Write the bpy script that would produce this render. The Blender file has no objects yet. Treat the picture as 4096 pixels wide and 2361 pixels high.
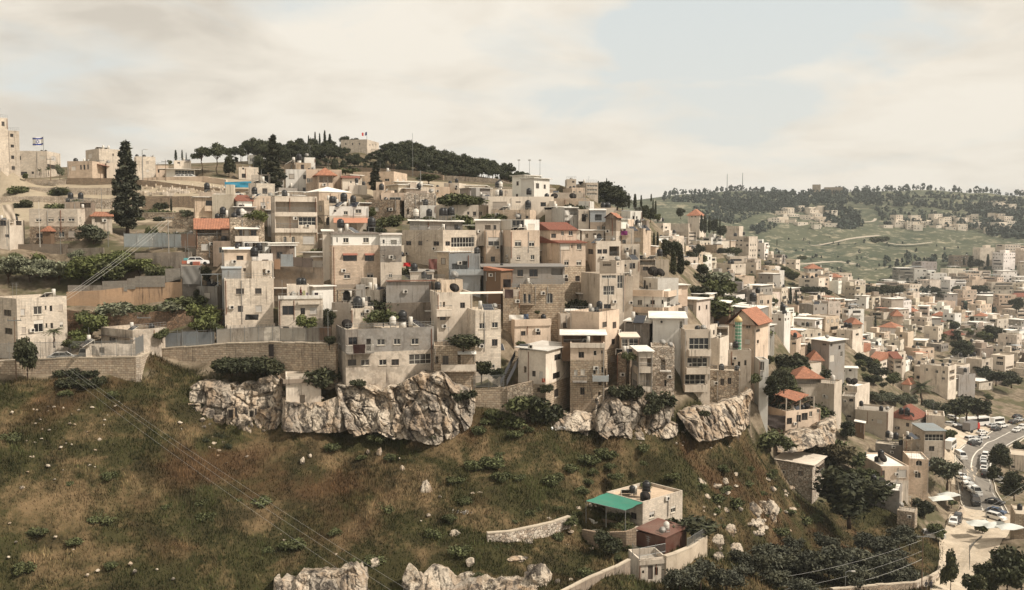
import bpy, bmesh, math, random
import numpy as np
from mathutils import Vector, Matrix, noise as mnoise
R=math.radians
random.seed(7); rng=np.random.default_rng(7)
scene=bpy.context.scene
COL=scene.collection
# ------------------------------------------------ camera, world, sun, exposure
FPX=3800.0; CX=2048.0; CY=1180.5; PITCH=R(3.74)
cam_d=bpy.data.cameras.new('camera'); cam=bpy.data.objects.new('camera',cam_d); COL.objects.link(cam)
cam_d.sensor_width=36.0; cam_d.lens=36.0*FPX/4096.0; cam_d.clip_start=0.5; cam_d.clip_end=30000
cam.location=(0,0,0); cam.rotation_euler=(R(90)-PITCH,0,0); scene.camera=cam
scene.view_settings.view_transform='Standard'; scene.view_settings.look='None'
scene.view_settings.exposure=0.2; scene.view_settings.gamma=1.0; scene.view_settings.use_curve_mapping=False
SUNV=Vector((0.66,-0.22,0.74)).normalized()
sd=bpy.data.lights.new('sun','SUN'); sd.energy=4.9; sd.angle=R(3.0); sd.color=(1.0,0.92,0.81)
so=bpy.data.objects.new('sun',sd); COL.objects.link(so); so.rotation_euler=SUNV.to_track_quat('Z','Y').to_euler()
try:
    scene.cycles.volume_step_rate=10; scene.cycles.max_bounces=6; scene.cycles.diffuse_bounces=3; scene.cycles.volume_bounces=0
    scene.cycles.use_denoising=True
except Exception: pass

def nodes_of(nt):
    nt.nodes.clear(); return nt.nodes, nt.links
class NT:
    """small node-tree writer"""
    def __init__(s,nt): s.nt=nt; s.n=nt.nodes; s.l=nt.links
    def new(s,t,**k):
        nd=s.n.new(t)
        for a,b in k.items(): setattr(nd,a,b)
        return nd
    def put(s,nd,key,val):
        if val is None: return
        i=nd.inputs[key]
        if isinstance(val,bpy.types.NodeSocket): s.l.new(val,i)
        else:
            if hasattr(i.default_value,'__len__') and isinstance(val,(tuple,list)) and len(i.default_value)==4 and len(val)==3: val=(*val,1)
            i.default_value=val
    def math(s,op,a,b=None,c=None,clamp=False):
        nd=s.new('ShaderNodeMath',operation=op); nd.use_clamp=clamp
        s.put(nd,0,a); s.put(nd,1,b)
        if c is not None: s.put(nd,2,c)
        return nd.outputs[0]
    def vmath(s,op,a,b=None):
        nd=s.new('ShaderNodeVectorMath',operation=op); s.put(nd,0,a); s.put(nd,1,b)
        return nd.outputs['Value'] if op in('DOT_PRODUCT','LENGTH') else nd.outputs[0]
    def mix(s,f,a,b,mode='MIX'):
        nd=s.new('ShaderNodeMix',data_type='RGBA',blend_type=mode); nd.clamp_factor=True
        s.put(nd,0,f); s.put(nd,6,a); s.put(nd,7,b); return nd.outputs[2]
    def ramp(s,f,pts,interp='LINEAR'):
        nd=s.new('ShaderNodeValToRGB'); e=nd.color_ramp.elements; nd.color_ramp.interpolation=interp
        while len(e)<len(pts): e.new(.5)
        for el,(p,c) in zip(e,pts):
            el.position=p; el.color=(c,c,c,1) if not isinstance(c,(tuple,list)) else (*c,1)
        s.put(nd,0,f); return nd.outputs[0]
    def noise(s,vec,scale,detail=4,rough=.55,out=0,dist=0):
        nd=s.new('ShaderNodeTexNoise'); s.put(nd,'Vector',vec); nd.inputs['Scale'].default_value=scale
        nd.inputs['Detail'].default_value=detail; nd.inputs['Roughness'].default_value=rough; nd.inputs['Distortion'].default_value=dist
        return nd.outputs[out]
    def mapr(s,v,a,b,c,d):
        nd=s.new('ShaderNodeMapRange'); s.put(nd,0,v)
        for i,x in enumerate((a,b,c,d)): nd.inputs[i+1].default_value=x
        return nd.outputs[0]
    def scale(s,vec,sc):
        nd=s.new('ShaderNodeMapping'); s.put(nd,0,vec); nd.inputs['Scale'].default_value=sc; return nd.outputs[0]

def build_world():
    w=bpy.data.worlds.new('World'); scene.world=w; w.use_nodes=True
    nt=w.node_tree; nt.nodes.clear(); t=NT(nt)
    out=t.new('ShaderNodeOutputWorld'); bg=t.new('ShaderNodeBackground'); nt.links.new(bg.outputs[0],out.inputs[0])
    sky=t.new('ShaderNodeTexSky',sky_type='NISHITA'); sky.sun_disc=False
    sky.sun_elevation=math.asin(SUNV.z); sky.sun_rotation=math.atan2(SUNV.x,SUNV.y)
    sky.air_density=1.0; sky.dust_density=2.5; sky.ozone_density=1.0
    d=t.new('ShaderNodeTexCoord').outputs['Generated']
    sx=t.new('ShaderNodeSeparateXYZ'); t.put(sx,0,d)
    z=t.math('MAXIMUM',sx.outputs[2],0.02)
    # cloud sheet: direction projected on a soft dome, so clouds flatten towards the horizon
    k=t.math('DIVIDE',1.0,t.math('ADD',z,0.22))
    cb=t.new('ShaderNodeCombineXYZ'); t.put(cb,0,t.math('MULTIPLY',sx.outputs[0],k)); t.put(cb,1,t.math('MULTIPLY',sx.outputs[1],k)); t.put(cb,2,t.math('MULTIPLY',z,3.0))
    v=t.vmath('ADD',cb.outputs[0],(3.1,1.7,.4))
    n1=t.noise(v,1.9,8,.52,dist=.35)
    n2=t.noise(t.vmath('ADD',v,(7,3,1)),3.1,7,.53,dist=.3)
    n3=t.noise(t.vmath('ADD',v,(1,9,2)),.7,3,.5)
    # the clear gap over the middle of the view
    def lobe(u,vv,wid):
        q=ray(u,vv).normalized(); g=t.vmath('DOT_PRODUCT',t.vmath('NORMALIZE',d),(q.x,q.y,q.z))
        return t.mapr(g,math.cos(R(wid)),1.0,0.0,1.0)
    gap=t.math('ADD',lobe(2600,-120,12),lobe(3000,180,9)); gap=t.math('ADD',gap,t.math('MULTIPLY',lobe(2100,200,6),.3))
    dark=lobe(350,150,12)
    cov=t.math('SUBTRACT',t.math('ADD',n1,.22),t.math('MULTIPLY',gap,.16))
    cover=t.ramp(cov,[(.53,0.0),(.60,.55),(.70,1.0)])
    lit=t.math('SUBTRACT',t.math('ADD',t.math('MULTIPLY',n2,.85),t.math('MULTIPLY',n3,.35)),t.math('MULTIPLY',dark,.20))
    shade=t.ramp(lit,[(.33,(5.3,4.8,4.1)),(.44,(6.6,6.05,5.2)),(.53,(7.6,7.0,6.05)),(.64,(8.3,7.75,6.8))])
    blue=t.mix(.86,t.mix(1.0,sky.outputs[0],(.9,.95,.95),'MULTIPLY'),(6.5,7.0,6.95))
    low=t.mapr(z,.0,.30,1.0,0.0)
    c=t.mix(cover,blue,shade)
    c=t.mix(t.math('MULTIPLY',low,.6),c,(7.6,7.0,6.1))
    nt.links.new(c,bg.inputs[0]); bg.inputs[1].default_value=0.1
# ------------------------------------------------ pixel <-> place (4096 x 2361 photograph)
CP,SP=math.cos(PITCH),math.sin(PITCH)
def ray(u,v):
    a=(u-CX)/FPX; b=(v-CY)/FPX
    return Vector((a,CP-SP*b,-SP-CP*b))
def P(u,v,Y):
    d=ray(u,v); return d*(Y/d.y)
def proj(p):
    dep=p[1]*CP-p[2]*SP; up=p[1]*SP+p[2]*CP
    return CX+FPX*p[0]/dep, CY-FPX*up/dep
build_world()
S=1024/2526.0
ORG=[0,0]
REG=dict(A=(0,440),B=(0,960),C=(900,480),D=(900,960),E=(1800,700),F=(1800,1200),G=(2600,700),H=(2600,1200),I=(3072,900),J=(3072,1400),K=(3072,1771),L=(2100,1771),M=(1100,1771))
def reg(k): ORG[0],ORG[1]=REG[k]
def U(x): return ORG[0]+S*x
def V(y): return ORG[1]+S*y
# ------------------------------------------------ mesh builder and object helpers
class MB:
    def __init__(s): s.v=[]; s.f=[]; s.m=[]; s.uvr=None
    def quad(s,a,b,c,d,m=0):
        i=len(s.v); s.v+= [tuple(a),tuple(b),tuple(c),tuple(d)]; s.f.append((i,i+1,i+2,i+3)); s.m.append(m)
    def poly(s,pts,m=0):
        i=len(s.v); s.v+=[tuple(p) for p in pts]; s.f.append(tuple(range(i,i+len(pts)))); s.m.append(m)
    def hexa(s,b,t,m=0):
        """b,t: 4 bottom and 4 top points, counter-clockwise from above"""
        i=len(s.v); s.v+=[tuple(p) for p in b]+[tuple(p) for p in t]
        for f in ((3,2,1,0),(4,5,6,7),(0,1,5,4),(1,2,6,5),(2,3,7,6),(3,0,4,7)): s.f.append(tuple(i+j for j in f)); s.m.append(m)
    def box(s,x0,y0,z0,x1,y1,z1,m=0):
        s.hexa([(x0,y0,z0),(x1,y0,z0),(x1,y1,z0),(x0,y1,z0)],[(x0,y0,z1),(x1,y0,z1),(x1,y1,z1),(x0,y1,z1)],m)
    def obox(s,o,ax,ay,az,m=0):
        """box from corner o with edge vectors ax, ay, az"""
        o,ax,ay,az=map(Vector,(o,ax,ay,az))
        b=[o,o+ax,o+ax+ay,o+ay]; s.hexa(b,[p+az for p in b],m)
    def tube(s,pts,rad,n=6,m=0,caps=True):
        pts=[Vector(p) for p in pts]; rs=rad if isinstance(rad,(list,tuple)) else [rad]*len(pts)
        i0=len(s.v)
        for k,p in enumerate(pts):
            d=(pts[min(k+1,len(pts)-1)]-pts[max(k-1,0)]).normalized()
            a=d.cross(Vector((0,0,1)));
            if a.length<1e-3: a=Vector((1,0,0))
            a.normalize(); b=d.cross(a)
            for j in range(n):
                t=2*math.pi*j/n; q=p+a*(math.cos(t)*rs[k])+b*(math.sin(t)*rs[k]); s.v.append(tuple(q))
        for k in range(len(pts)-1):
            for j in range(n):
                a=i0+k*n+j; b=i0+k*n+(j+1)%n
                s.f.append((a,b,b+n,a+n)); s.m.append(m)
        if caps:
            s.f.append(tuple(i0+j for j in range(n))[::-1]); s.m.append(m)
            e=i0+(len(pts)-1)*n; s.f.append(tuple(e+j for j in range(n))); s.m.append(m)
    def lathe(s,c,prof,n=12,m=0):
        """profile [(r,z)] about the vertical through c"""
        i0=len(s.v)
        for r,z in prof:
            for j in range(n):
                t=2*math.pi*j/n; s.v.append((c[0]+r*math.cos(t),c[1]+r*math.sin(t),c[2]+z))
        for k in range(len(prof)-1):
            for j in range(n):
                a=i0+k*n+j; b=i0+k*n+(j+1)%n; s.f.append((a,b,b+n,a+n)); s.m.append(m)
        s.f.append(tuple(i0+j for j in range(n))[::-1]); s.m.append(m)
        e=i0+(len(prof)-1)*n; s.f.append(tuple(e+j for j in range(n))); s.m.append(m)
    def mesh(s,name,mats,smooth=False):
        me=bpy.data.meshes.new(name); me.from_pydata(s.v,[],s.f)
        for m in mats: me.materials.append(MAT(m) if isinstance(m,str) else m)
        if len(mats)>1: me.polygons.foreach_set('material_index',s.m)
        uvl=me.uv_layers.new(name='UVMap')
        nl=len(me.loops); vi=np.empty(nl,np.int32); me.loops.foreach_get('vertex_index',vi)
        co=np.array(s.v,np.float32).reshape(-1,3)
        npoly=len(me.polygons); nr=np.empty(npoly*3,np.float32); me.polygons.foreach_get('normal',nr); nr=nr.reshape(-1,3)
        lt=np.empty(npoly,np.int32); me.polygons.foreach_get('loop_total',lt); pn=np.repeat(nr,lt,axis=0)
        t=np.stack([-pn[:,1],pn[:,0],np.zeros(nl,np.float32)],1); L=np.linalg.norm(t,axis=1)
        flat=L<.05; t[flat]=(1,0,0); L[flat]=1; t/=L[:,None]
        sv=np.cross(pn,t); sv[flat]=(0,1,0); p=co[vi]
        uv=np.stack([(p*t).sum(1),(p*sv).sum(1)],1).astype(np.float32); uvl.data.foreach_set('uv',uv.ravel())
        if smooth: me.polygons.foreach_set('use_smooth',[True]*npoly)
        return me
def link(name,me,parent=None,loc=(0,0,0),color=None):
    o=bpy.data.objects.new(name,me); COL.objects.link(o); o.location=loc
    if parent is not None: o.parent=parent
    if color is not None: o.color=(*color[:3],1)
    return o
def tag(o,label=None,cat=None,group=None,kind=None):
    if label: o['label']=label
    if cat: o['category']=cat
    if group: o['group']=group
    if kind: o['kind']=kind
    return o
def empty(name,loc,label,cat,group=None,rz=0):
    o=bpy.data.objects.new(name,None); COL.objects.link(o); o.location=loc; o.rotation_euler=(0,0,rz); o.empty_display_size=.5
    return tag(o,label,cat,group)
KIDS={}
def copy_tree(o,kids,loc,rz=0,sc=1.0,label=None,group=None,color=None):
    """a copy of a thing with copies of its parts and sub-parts; kids: {object: [children]}"""
    def rec(x,par):
        c=x.copy(); COL.objects.link(c)
        if par is not None: c.parent=par
        for k in kids.get(x.name,[]): rec(k,c)
        return c
    c=rec(o,None); c.location=loc; c.rotation_euler=(0,0,rz); c.scale=(sc,sc,sc) if not hasattr(sc,'__len__') else sc
    if label: c['label']=label
    if group: c['group']=group
    return c
# ------------------------------------------------ materials
_M={}
def MAT(k):
    if k not in _M: _M[k]=MATS[k](k)
    return _M[k]
def base(name,rough=.85,spec=.25,metal=0):
    m=bpy.data.materials.new(name); m.use_nodes=True; nt=m.node_tree; nt.nodes.clear(); t=NT(nt)
    o=t.new('ShaderNodeOutputMaterial'); b=t.new('ShaderNodeBsdfPrincipled'); nt.links.new(b.outputs[0],o.inputs[0])
    b.inputs['Roughness'].default_value=rough; b.inputs['Metallic'].default_value=metal
    b.inputs['Specular IOR Level'].default_value=spec
    return m,t,b
def uvn(t): return t.new('ShaderNodeUVMap').outputs[0]
def geo(t): return t.new('ShaderNodeNewGeometry').outputs['Position']
def ocol(t): return t.new('ShaderNodeObjectInfo').outputs['Color']
def bump(t,b,h,st=.4,dist=.05):
    n=t.new('ShaderNodeBump'); n.inputs['Strength'].default_value=st; n.inputs['Distance'].default_value=dist
    t.put(n,'Height',h); t.l.new(n.outputs[0],b.inputs['Normal'])
def weather(t,c,amt=1.0,streak=1.0):
    """blotches, vertical run-off stains and grime, in world space"""
    g=geo(t)
    n=t.noise(g,.32,5,.6); c=t.mix(t.math('MULTIPLY',t.ramp(n,[(.40,0.0),(.68,1.0)]),.42*amt),c,(.24,.19,.145))
    st=t.noise(t.scale(g,(2.6,2.6,.16)),1.0,5,.68); pm=t.ramp(t.noise(t.vmath('ADD',g,(5,11,3)),.21,3,.5),[(.44,0.0),(.62,1.0)])
    c=t.mix(t.math('MULTIPLY',t.math('MULTIPLY',t.ramp(st,[(.50,0.0),(.66,1.0)]),pm),.85*streak),c,(.075,.056,.043))
    f=t.noise(g,3.1,4,.65); c=t.mix(t.math('MULTIPLY',t.ramp(f,[(.35,0.0),(.75,1.0)]),.30*amt),c,(.52,.43,.32),'MULTIPLY')
    return c
def m_plaster(k):
    m,t,b=base(k,.92,.15); c=weather(t,ocol(t)); t.put(b,'Base Color',c)
    bump(t,b,t.noise(geo(t),6,4,.7),.35,.03); return m
def m_clean(k):
    m,t,b=base(k,.8,.2); c=weather(t,ocol(t),.45,.55); t.put(b,'Base Color',c); return m
def m_concrete(k):
    m,t,b=base(k,.95,.15); c=weather(t,ocol(t),1.3,1.35)
    g=geo(t); n=t.noise(g,.75,6,.7); c=t.mix(t.math('MULTIPLY',t.ramp(n,[(.47,0.0),(.56,1.0)]),.35),c,(.10,.088,.075))
    t.put(b,'Base Color',c); bump(t,b,t.noise(g,4,5,.7),.4,.04); return m
def brick(t,uv,w,h,mort,jit=.35):
    nd=t.new('ShaderNodeTexBrick'); t.put(nd,'Vector',uv); nd.inputs['Scale'].default_value=1
    nd.inputs['Brick Width'].default_value=w; nd.inputs['Row Height'].default_value=h; nd.inputs['Mortar Size'].default_value=mort
    nd.inputs['Mortar Smooth'].default_value=.3; nd.inputs['Bias'].default_value=0
    nd.inputs['Color1'].default_value=(.72,.72,.72,1); nd.inputs['Color2'].default_value=(1.12,1.1,1.06,1); nd.inputs['Mortar'].default_value=(.40,.36,.32,1)
    return nd
def m_ashlar(k,w=.55,h=.27,mort=.012):
    m,t,b=base(k,.9,.15); uv=uvn(t); nd=brick(t,uv,w,h,mort)
    c=t.mix(.62,ocol(t),t.mix(1.0,ocol(t),nd.outputs[0],'MULTIPLY')); c=weather(t,c,.9,.8)
    t.put(b,'Base Color',c); bump(t,b,t.math('SUBTRACT',1.0,nd.outputs[1]),.4,.03); return m
def m_block(k):
    m,t,b=base(k,.95,.1); uv=uvn(t)
    wob=t.vmath('MULTIPLY',t.vmath('SUBTRACT',t.noise(uv,.8,3,.6,out=1),(.5,.5,.5)),(.30,.22,0)); uv2=t.vmath('ADD',uv,wob)
    nd=brick(t,uv2,.62,.36,.028)
    cell=t.noise(t.scale(uv2,(1.7,2.9,1)),1.0,2,.5)
    c=t.mix(1.0,ocol(t),nd.outputs[0],'MULTIPLY'); c=t.mix(t.math('MULTIPLY',t.ramp(cell,[(.42,0.0),(.7,1.0)]),.5),c,(.30,.19,.12),'MIX')
    c=weather(t,c,1.0,.8); t.put(b,'Base Color',c)
    h=t.math('SUBTRACT',t.math('MULTIPLY',t.noise(uv2,5,3,.6),.5),nd.outputs[1]); bump(t,b,h,.8,.07); return m
def m_rubble(k):
    m,t,b=base(k,.95,.1); uv=uvn(t)
    wob=t.vmath('MULTIPLY',t.vmath('SUBTRACT',t.noise(uv,1.5,3,.6,out=1),(.5,.5,.5)),(.35,.3,0)); uv2=t.scale(t.vmath('ADD',uv,wob),(1.0,1.45,1))
    vo=t.new('ShaderNodeTexVoronoi',feature='DISTANCE_TO_EDGE'); t.put(vo,'Vector',uv2); vo.inputs['Scale'].default_value=2.1
    vc=t.new('ShaderNodeTexVoronoi'); t.put(vc,'Vector',uv2); vc.inputs['Scale'].default_value=2.1
    sp=t.new('ShaderNodeSeparateXYZ'); t.put(sp,0,vc.outputs['Color'])
    c=t.mix(1.0,ocol(t),t.ramp(sp.outputs[0],[(0,.55),(1,1.25)]),'MULTIPLY')
    c=t.mix(t.math('MULTIPLY',t.ramp(sp.outputs[1],[(.6,0.0),(.8,1.0)]),.4),c,(.32,.2,.12))
    j=t.ramp(vo.outputs['Distance'],[(.02,1.0),(.09,0.0)]); c=t.mix(t.math('MULTIPLY',j,.85),c,(.09,.068,.05))
    c=weather(t,c,.9,.7); t.put(b,'Base Color',c); bump(t,b,t.math('SUBTRACT',1.0,j),.7,.08); return m
def m_corr(k):
    m,t,b=base(k,.55,.4,.15); uv=uvn(t); wv=t.new('ShaderNodeTexWave',wave_type='BANDS',bands_direction='X'); t.put(wv,'Vector',uv); wv.inputs['Scale'].default_value=1.6
    c=t.mix(t.math('MULTIPLY',wv.outputs[1],.35),ocol(t),(.12,.10,.09)); c=weather(t,c,.9,.9); t.put(b,'Base Color',c); bump(t,b,wv.outputs[1],.6,.05); return m
def m_tile(k):
    m,t,b=base(k,.85,.2); uv=uvn(t); nd=brick(t,uv,.30,.42,.03)
    c=t.mix(.85,ocol(t),t.mix(1.0,ocol(t),nd.outputs[0],'MULTIPLY')); g=geo(t)
    c=t.mix(t.math('MULTIPLY',t.ramp(t.noise(g,.9,5,.65),[(.42,0.0),(.7,1.0)]),.5),c,(.16,.085,.055)); t.put(b,'Base Color',c)
    wv=t.new('ShaderNodeTexWave',wave_type='BANDS',bands_direction='X'); t.put(wv,'Vector',uv); wv.inputs['Scale'].default_value=1.05; bump(t,b,wv.outputs[1],.9,.08); return m
def m_flat(k,rough=.8,spec=.25,metal=0,w=0.5):
    m,t,b=base(k,rough,spec,metal); c=ocol(t)
    if w: c=weather(t,c,w,w*.8)
    t.put(b,'Base Color',c); return m
def m_fixed(col,rough=.6,spec=.3,metal=0,var=.25):
    def f(k):
        m,t,b=base(k,rough,spec,metal); n=t.noise(geo(t),1.7,3,.6)
        t.put(b,'Base Color',t.mix(t.math('MULTIPLY',n,var),(*col,1),tuple(x*.45 for x in col))); return m
    return f
def m_glass(k):
    m,t,b=base(k,.12,.5); rnd=t.new('ShaderNodeObjectInfo').outputs['Random']
    n=t.noise(t.scale(geo(t),(1.3,1.3,.8)),1.0,3,.5)
    c=t.mix(t.math('MULTIPLY',t.ramp(t.math('ADD',t.math('MULTIPLY',n,.4),t.math('MULTIPLY',rnd,.62)),[(.45,0.0),(.95,1.0)]),.6),(.012,.012,.013),(.15,.13,.11)); t.put(b,'Base Color',c); return m
def m_leaf(k):
    m,t,b=base(k,.7,.2); u=t.new('ShaderNodeSeparateXYZ'); t.put(u,0,uvn(t))
    c=t.mix(1.0,ocol(t),t.ramp(u.outputs[0],[(0,.45),(.6,1.0),(1,1.75)]),'MULTIPLY')
    n=t.noise(geo(t),.55,3,.5); c=t.mix(t.math('MULTIPLY',t.ramp(n,[(.45,0.0),(.7,1.0)]),.35),c,(.085,.075,.03))
    t.put(b,'Base Color',c); b.inputs['Subsurface Weight'].default_value=0; return m
def m_bark(k): return m_fixed((.10,.07,.05),.95,.1)(k)
def groundcol(t,g):
    """green and dry grass in drifts; shared by the soil and the blades that stand on it"""
    n1=t.noise(g,.055,5,.6,dist=.4); n2=t.noise(t.vmath('ADD',g,(31,7,0)),.11,5,.62,dist=.6); n3=t.noise(g,.42,4,.65)
    c=t.mix(t.ramp(n3,[(.3,0.0),(.7,1.0)]),(.021,.025,.010),(.050,.056,.022))
    n4=t.noise(g,1.3,4,.7); dry=t.math('ADD',t.math('ADD',t.math('MULTIPLY',n2,.62),t.math('MULTIPLY',n3,.20)),t.math('MULTIPLY',n4,.20))
    c=t.mix(t.ramp(dry,[(.50,0.0),(.63,.85)]),c,(.22,.16,.092))
    c=t.mix(t.math('MULTIPLY',t.ramp(n1,[(.52,0.0),(.64,1.0)]),.7),c,(.085,.046,.026))
    c=t.mix(t.math('MULTIPLY',t.ramp(t.noise(t.vmath('ADD',g,(3,77,0)),.16,4,.6),[(.52,0.0),(.66,1.0)]),.75),c,(.016,.018,.009))
    return t.mix(1.0,c,(1.0,.93,.88),'MULTIPLY')
def m_ground(k):
    m,t,b=base(k,1.0,.05); g=geo(t)
    at=t.new('ShaderNodeAttribute',attribute_name='zone'); s=t.new('ShaderNodeSeparateColor'); t.put(s,0,at.outputs['Color'])
    near=t.mix(.35,groundcol(t,g),(.055,.038,.022))
    n=t.noise(g,.018,6,.62); n2=t.noise(t.vmath('ADD',t.scale(g,(1,1,3.)),(9,4,2)),.05,6,.66)
    far=t.mix(t.ramp(n,[(.35,0.0),(.65,1.0)]),(.046,.056,.036),(.092,.094,.058))
    far=t.mix(t.ramp(n2,[(.55,0.0),(.64,.75)]),far,(.27,.235,.165))
    far=t.mix(t.math('MULTIPLY',t.ramp(t.noise(g,.14,5,.7),[(.57,0.0),(.64,1.0)]),.6),far,(.38,.33,.25))
    soil=t.mix(t.ramp(t.noise(g,.5,5,.65),[(.35,0.0),(.65,1.0)]),(.11,.085,.06),(.27,.215,.155))
    soil=t.mix(t.ramp(t.noise(g,.12,4,.6),[(.48,0.0),(.58,.8)]),soil,(.07,.07,.035))
    c=t.mix(s.outputs[0],near,far); c=t.mix(s.outputs[1],c,soil)
    c=t.mix(s.outputs[2],c,t.mix(t.noise(g,.6,5,.6),(.26,.21,.15),(.5,.42,.31)))
    t.put(b,'Base Color',c); bump(t,b,t.noise(g,1.2,6,.7),.6,.3); return m
def m_grass(k):
    m,t,b=base(k,.9,.1); g=geo(t); u=t.new('ShaderNodeSeparateXYZ'); t.put(u,0,uvn(t))
    c=t.mix(1.0,groundcol(t,g),t.ramp(u.outputs[0],[(0,.6),(.7,1.15),(1,2.1)]),'MULTIPLY'); t.put(b,'Base Color',c); return m
def m_rock(k):
    m,t,b=base(k,.95,.1); g=geo(t)
    w=t.vmath('ADD',g,t.vmath('MULTIPLY',t.vmath('SUBTRACT',t.noise(g,.25,4,.6,out=1),(.5,.5,.5)),(3.5,3.5,2.0)))
    n=t.noise(w,.30,7,.65); c=t.mix(t.ramp(n,[(.34,0.0),(.54,1.0)]),(.40,.28,.18),(.59,.50,.395))
    c=t.mix(t.math('MULTIPLY',t.ramp(t.noise(w,.9,5,.65),[(.55,0.0),(.68,1.0)]),.6),c,(.70,.63,.52))
    at=t.new('ShaderNodeAttribute',attribute_name='bed'); sp=t.new('ShaderNodeSeparateColor'); t.put(sp,0,at.outputs['Color'])
    c=t.mix(t.math('MULTIPLY',t.ramp(sp.outputs[0],[(.62,0.0),(.74,1.0)]),.42),c,(.17,.155,.14)); c=t.mix(t.math('MULTIPLY',t.ramp(sp.outputs[1],[(.66,0.0),(.78,1.0)]),.38),c,(.40,.27,.165))
    st=t.noise(t.scale(w,(.75,.75,.26)),1.0,7,.72); c=t.mix(t.math('MULTIPLY',t.ramp(st,[(.49,0.0),(.57,1.0)]),.9),c,(.075,.064,.055))
    p=t.noise(w,1.1,7,.75); c=t.mix(t.math('MULTIPLY',t.ramp(p,[(.55,0.0),(.61,1.0)]),.8),c,(.06,.052,.045))
    rd=t.new('ShaderNodeTexNoise'); rd.noise_type='RIDGED_MULTIFRACTAL'; t.put(rd,'Vector',t.scale(w,(1,1,.4))); rd.inputs['Scale'].default_value=.55; rd.inputs['Detail'].default_value=5
    cr=t.ramp(rd.outputs[0],[(.62,0.0),(.9,1.0)]); c=t.mix(t.math('MULTIPLY',cr,.45),c,(.05,.038,.03))
    t.put(b,'Base Color',c); bump(t,b,t.math('ADD',t.noise(g,2.2,8,.75),t.math('MULTIPLY',st,1.6)),1.0,.35); return m
def m_asphalt(k):
    m,t,b=base(k,.9,.2); g=geo(t); t.put(b,'Base Color',t.mix(t.ramp(t.noise(g,.4,5,.6),[(.3,0.0),(.7,1.0)]),(.12,.105,.09),(.20,.178,.15))); return m
def m_paving(k):
    m,t,b=base(k,.9,.2); g=geo(t); nd=brick(t,uvn(t),.8,.8,.03); c=t.mix(t.ramp(t.noise(g,.3,5,.6),[(.3,0.0),(.7,1.0)]),(.38,.31,.23),(.52,.44,.34)); c=t.mix(.5,c,t.mix(1.0,c,nd.outputs[0],'MULTIPLY')); t.put(b,'Base Color',c); return m
MATS=dict(plaster=m_plaster,clean=m_clean,concrete=m_concrete,ashlar=m_ashlar,block=m_block,rubble=m_rubble,corrugated=m_corr,tile=m_tile,
 paint=lambda k:m_flat(k,.5,.4,0,.3),carpaint=lambda k:m_flat(k,.25,.6,.1,0),cloth=lambda k:m_flat(k,.95,.1,0,.25),slab=lambda k:m_flat(k,.9,.15,0,.8),
 glass=m_glass,frame_white=m_fixed((.62,.58,.50)),shutter_paint=m_fixed((.42,.37,.31)),frame_dark=m_fixed((.12,.095,.08)),rail=m_fixed((.22,.22,.21),.5,.4,.4),rust=m_fixed((.20,.075,.04),.85,.2,0,.5),
 black=m_fixed((.016,.015,.015),.4,.4),whiteplastic=m_fixed((.55,.51,.45),.5,.4),steel=m_fixed((.45,.43,.40),.35,.5,.6),solar=m_fixed((.02,.022,.03),.15,.6),
 dish=m_fixed((.30,.28,.25),.5,.4),rubber=m_fixed((.02,.02,.02),.8,.2),wood=m_fixed((.17,.11,.07),.85,.2,0,.5),leaf=m_leaf,bark=m_bark,ground=m_ground,grass=m_grass,rock=m_rock,
 asphalt=m_asphalt,paving=m_paving,markings=m_fixed((.62,.58,.5),.8,.2,0,.4),dark=m_fixed((.03,.025,.022),.9,.1),skin=m_fixed((.45,.28,.2),.7),redlamp=m_fixed((.4,.03,.02),.3))
C_=dict(c=(.66,.58,.485),p=(.62,.495,.385),b=(.53,.46,.38),g=(.30,.28,.255),w=(.74,.71,.65),s=(.52,.435,.335),d=(.35,.28,.21),n=(.29,.235,.185),l=(.35,.375,.385),W=(.76,.73,.67),k=(.14,.12,.10),t=(.36,.155,.095),T=(.24,.09,.062),q=(.41,.185,.115))
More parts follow.
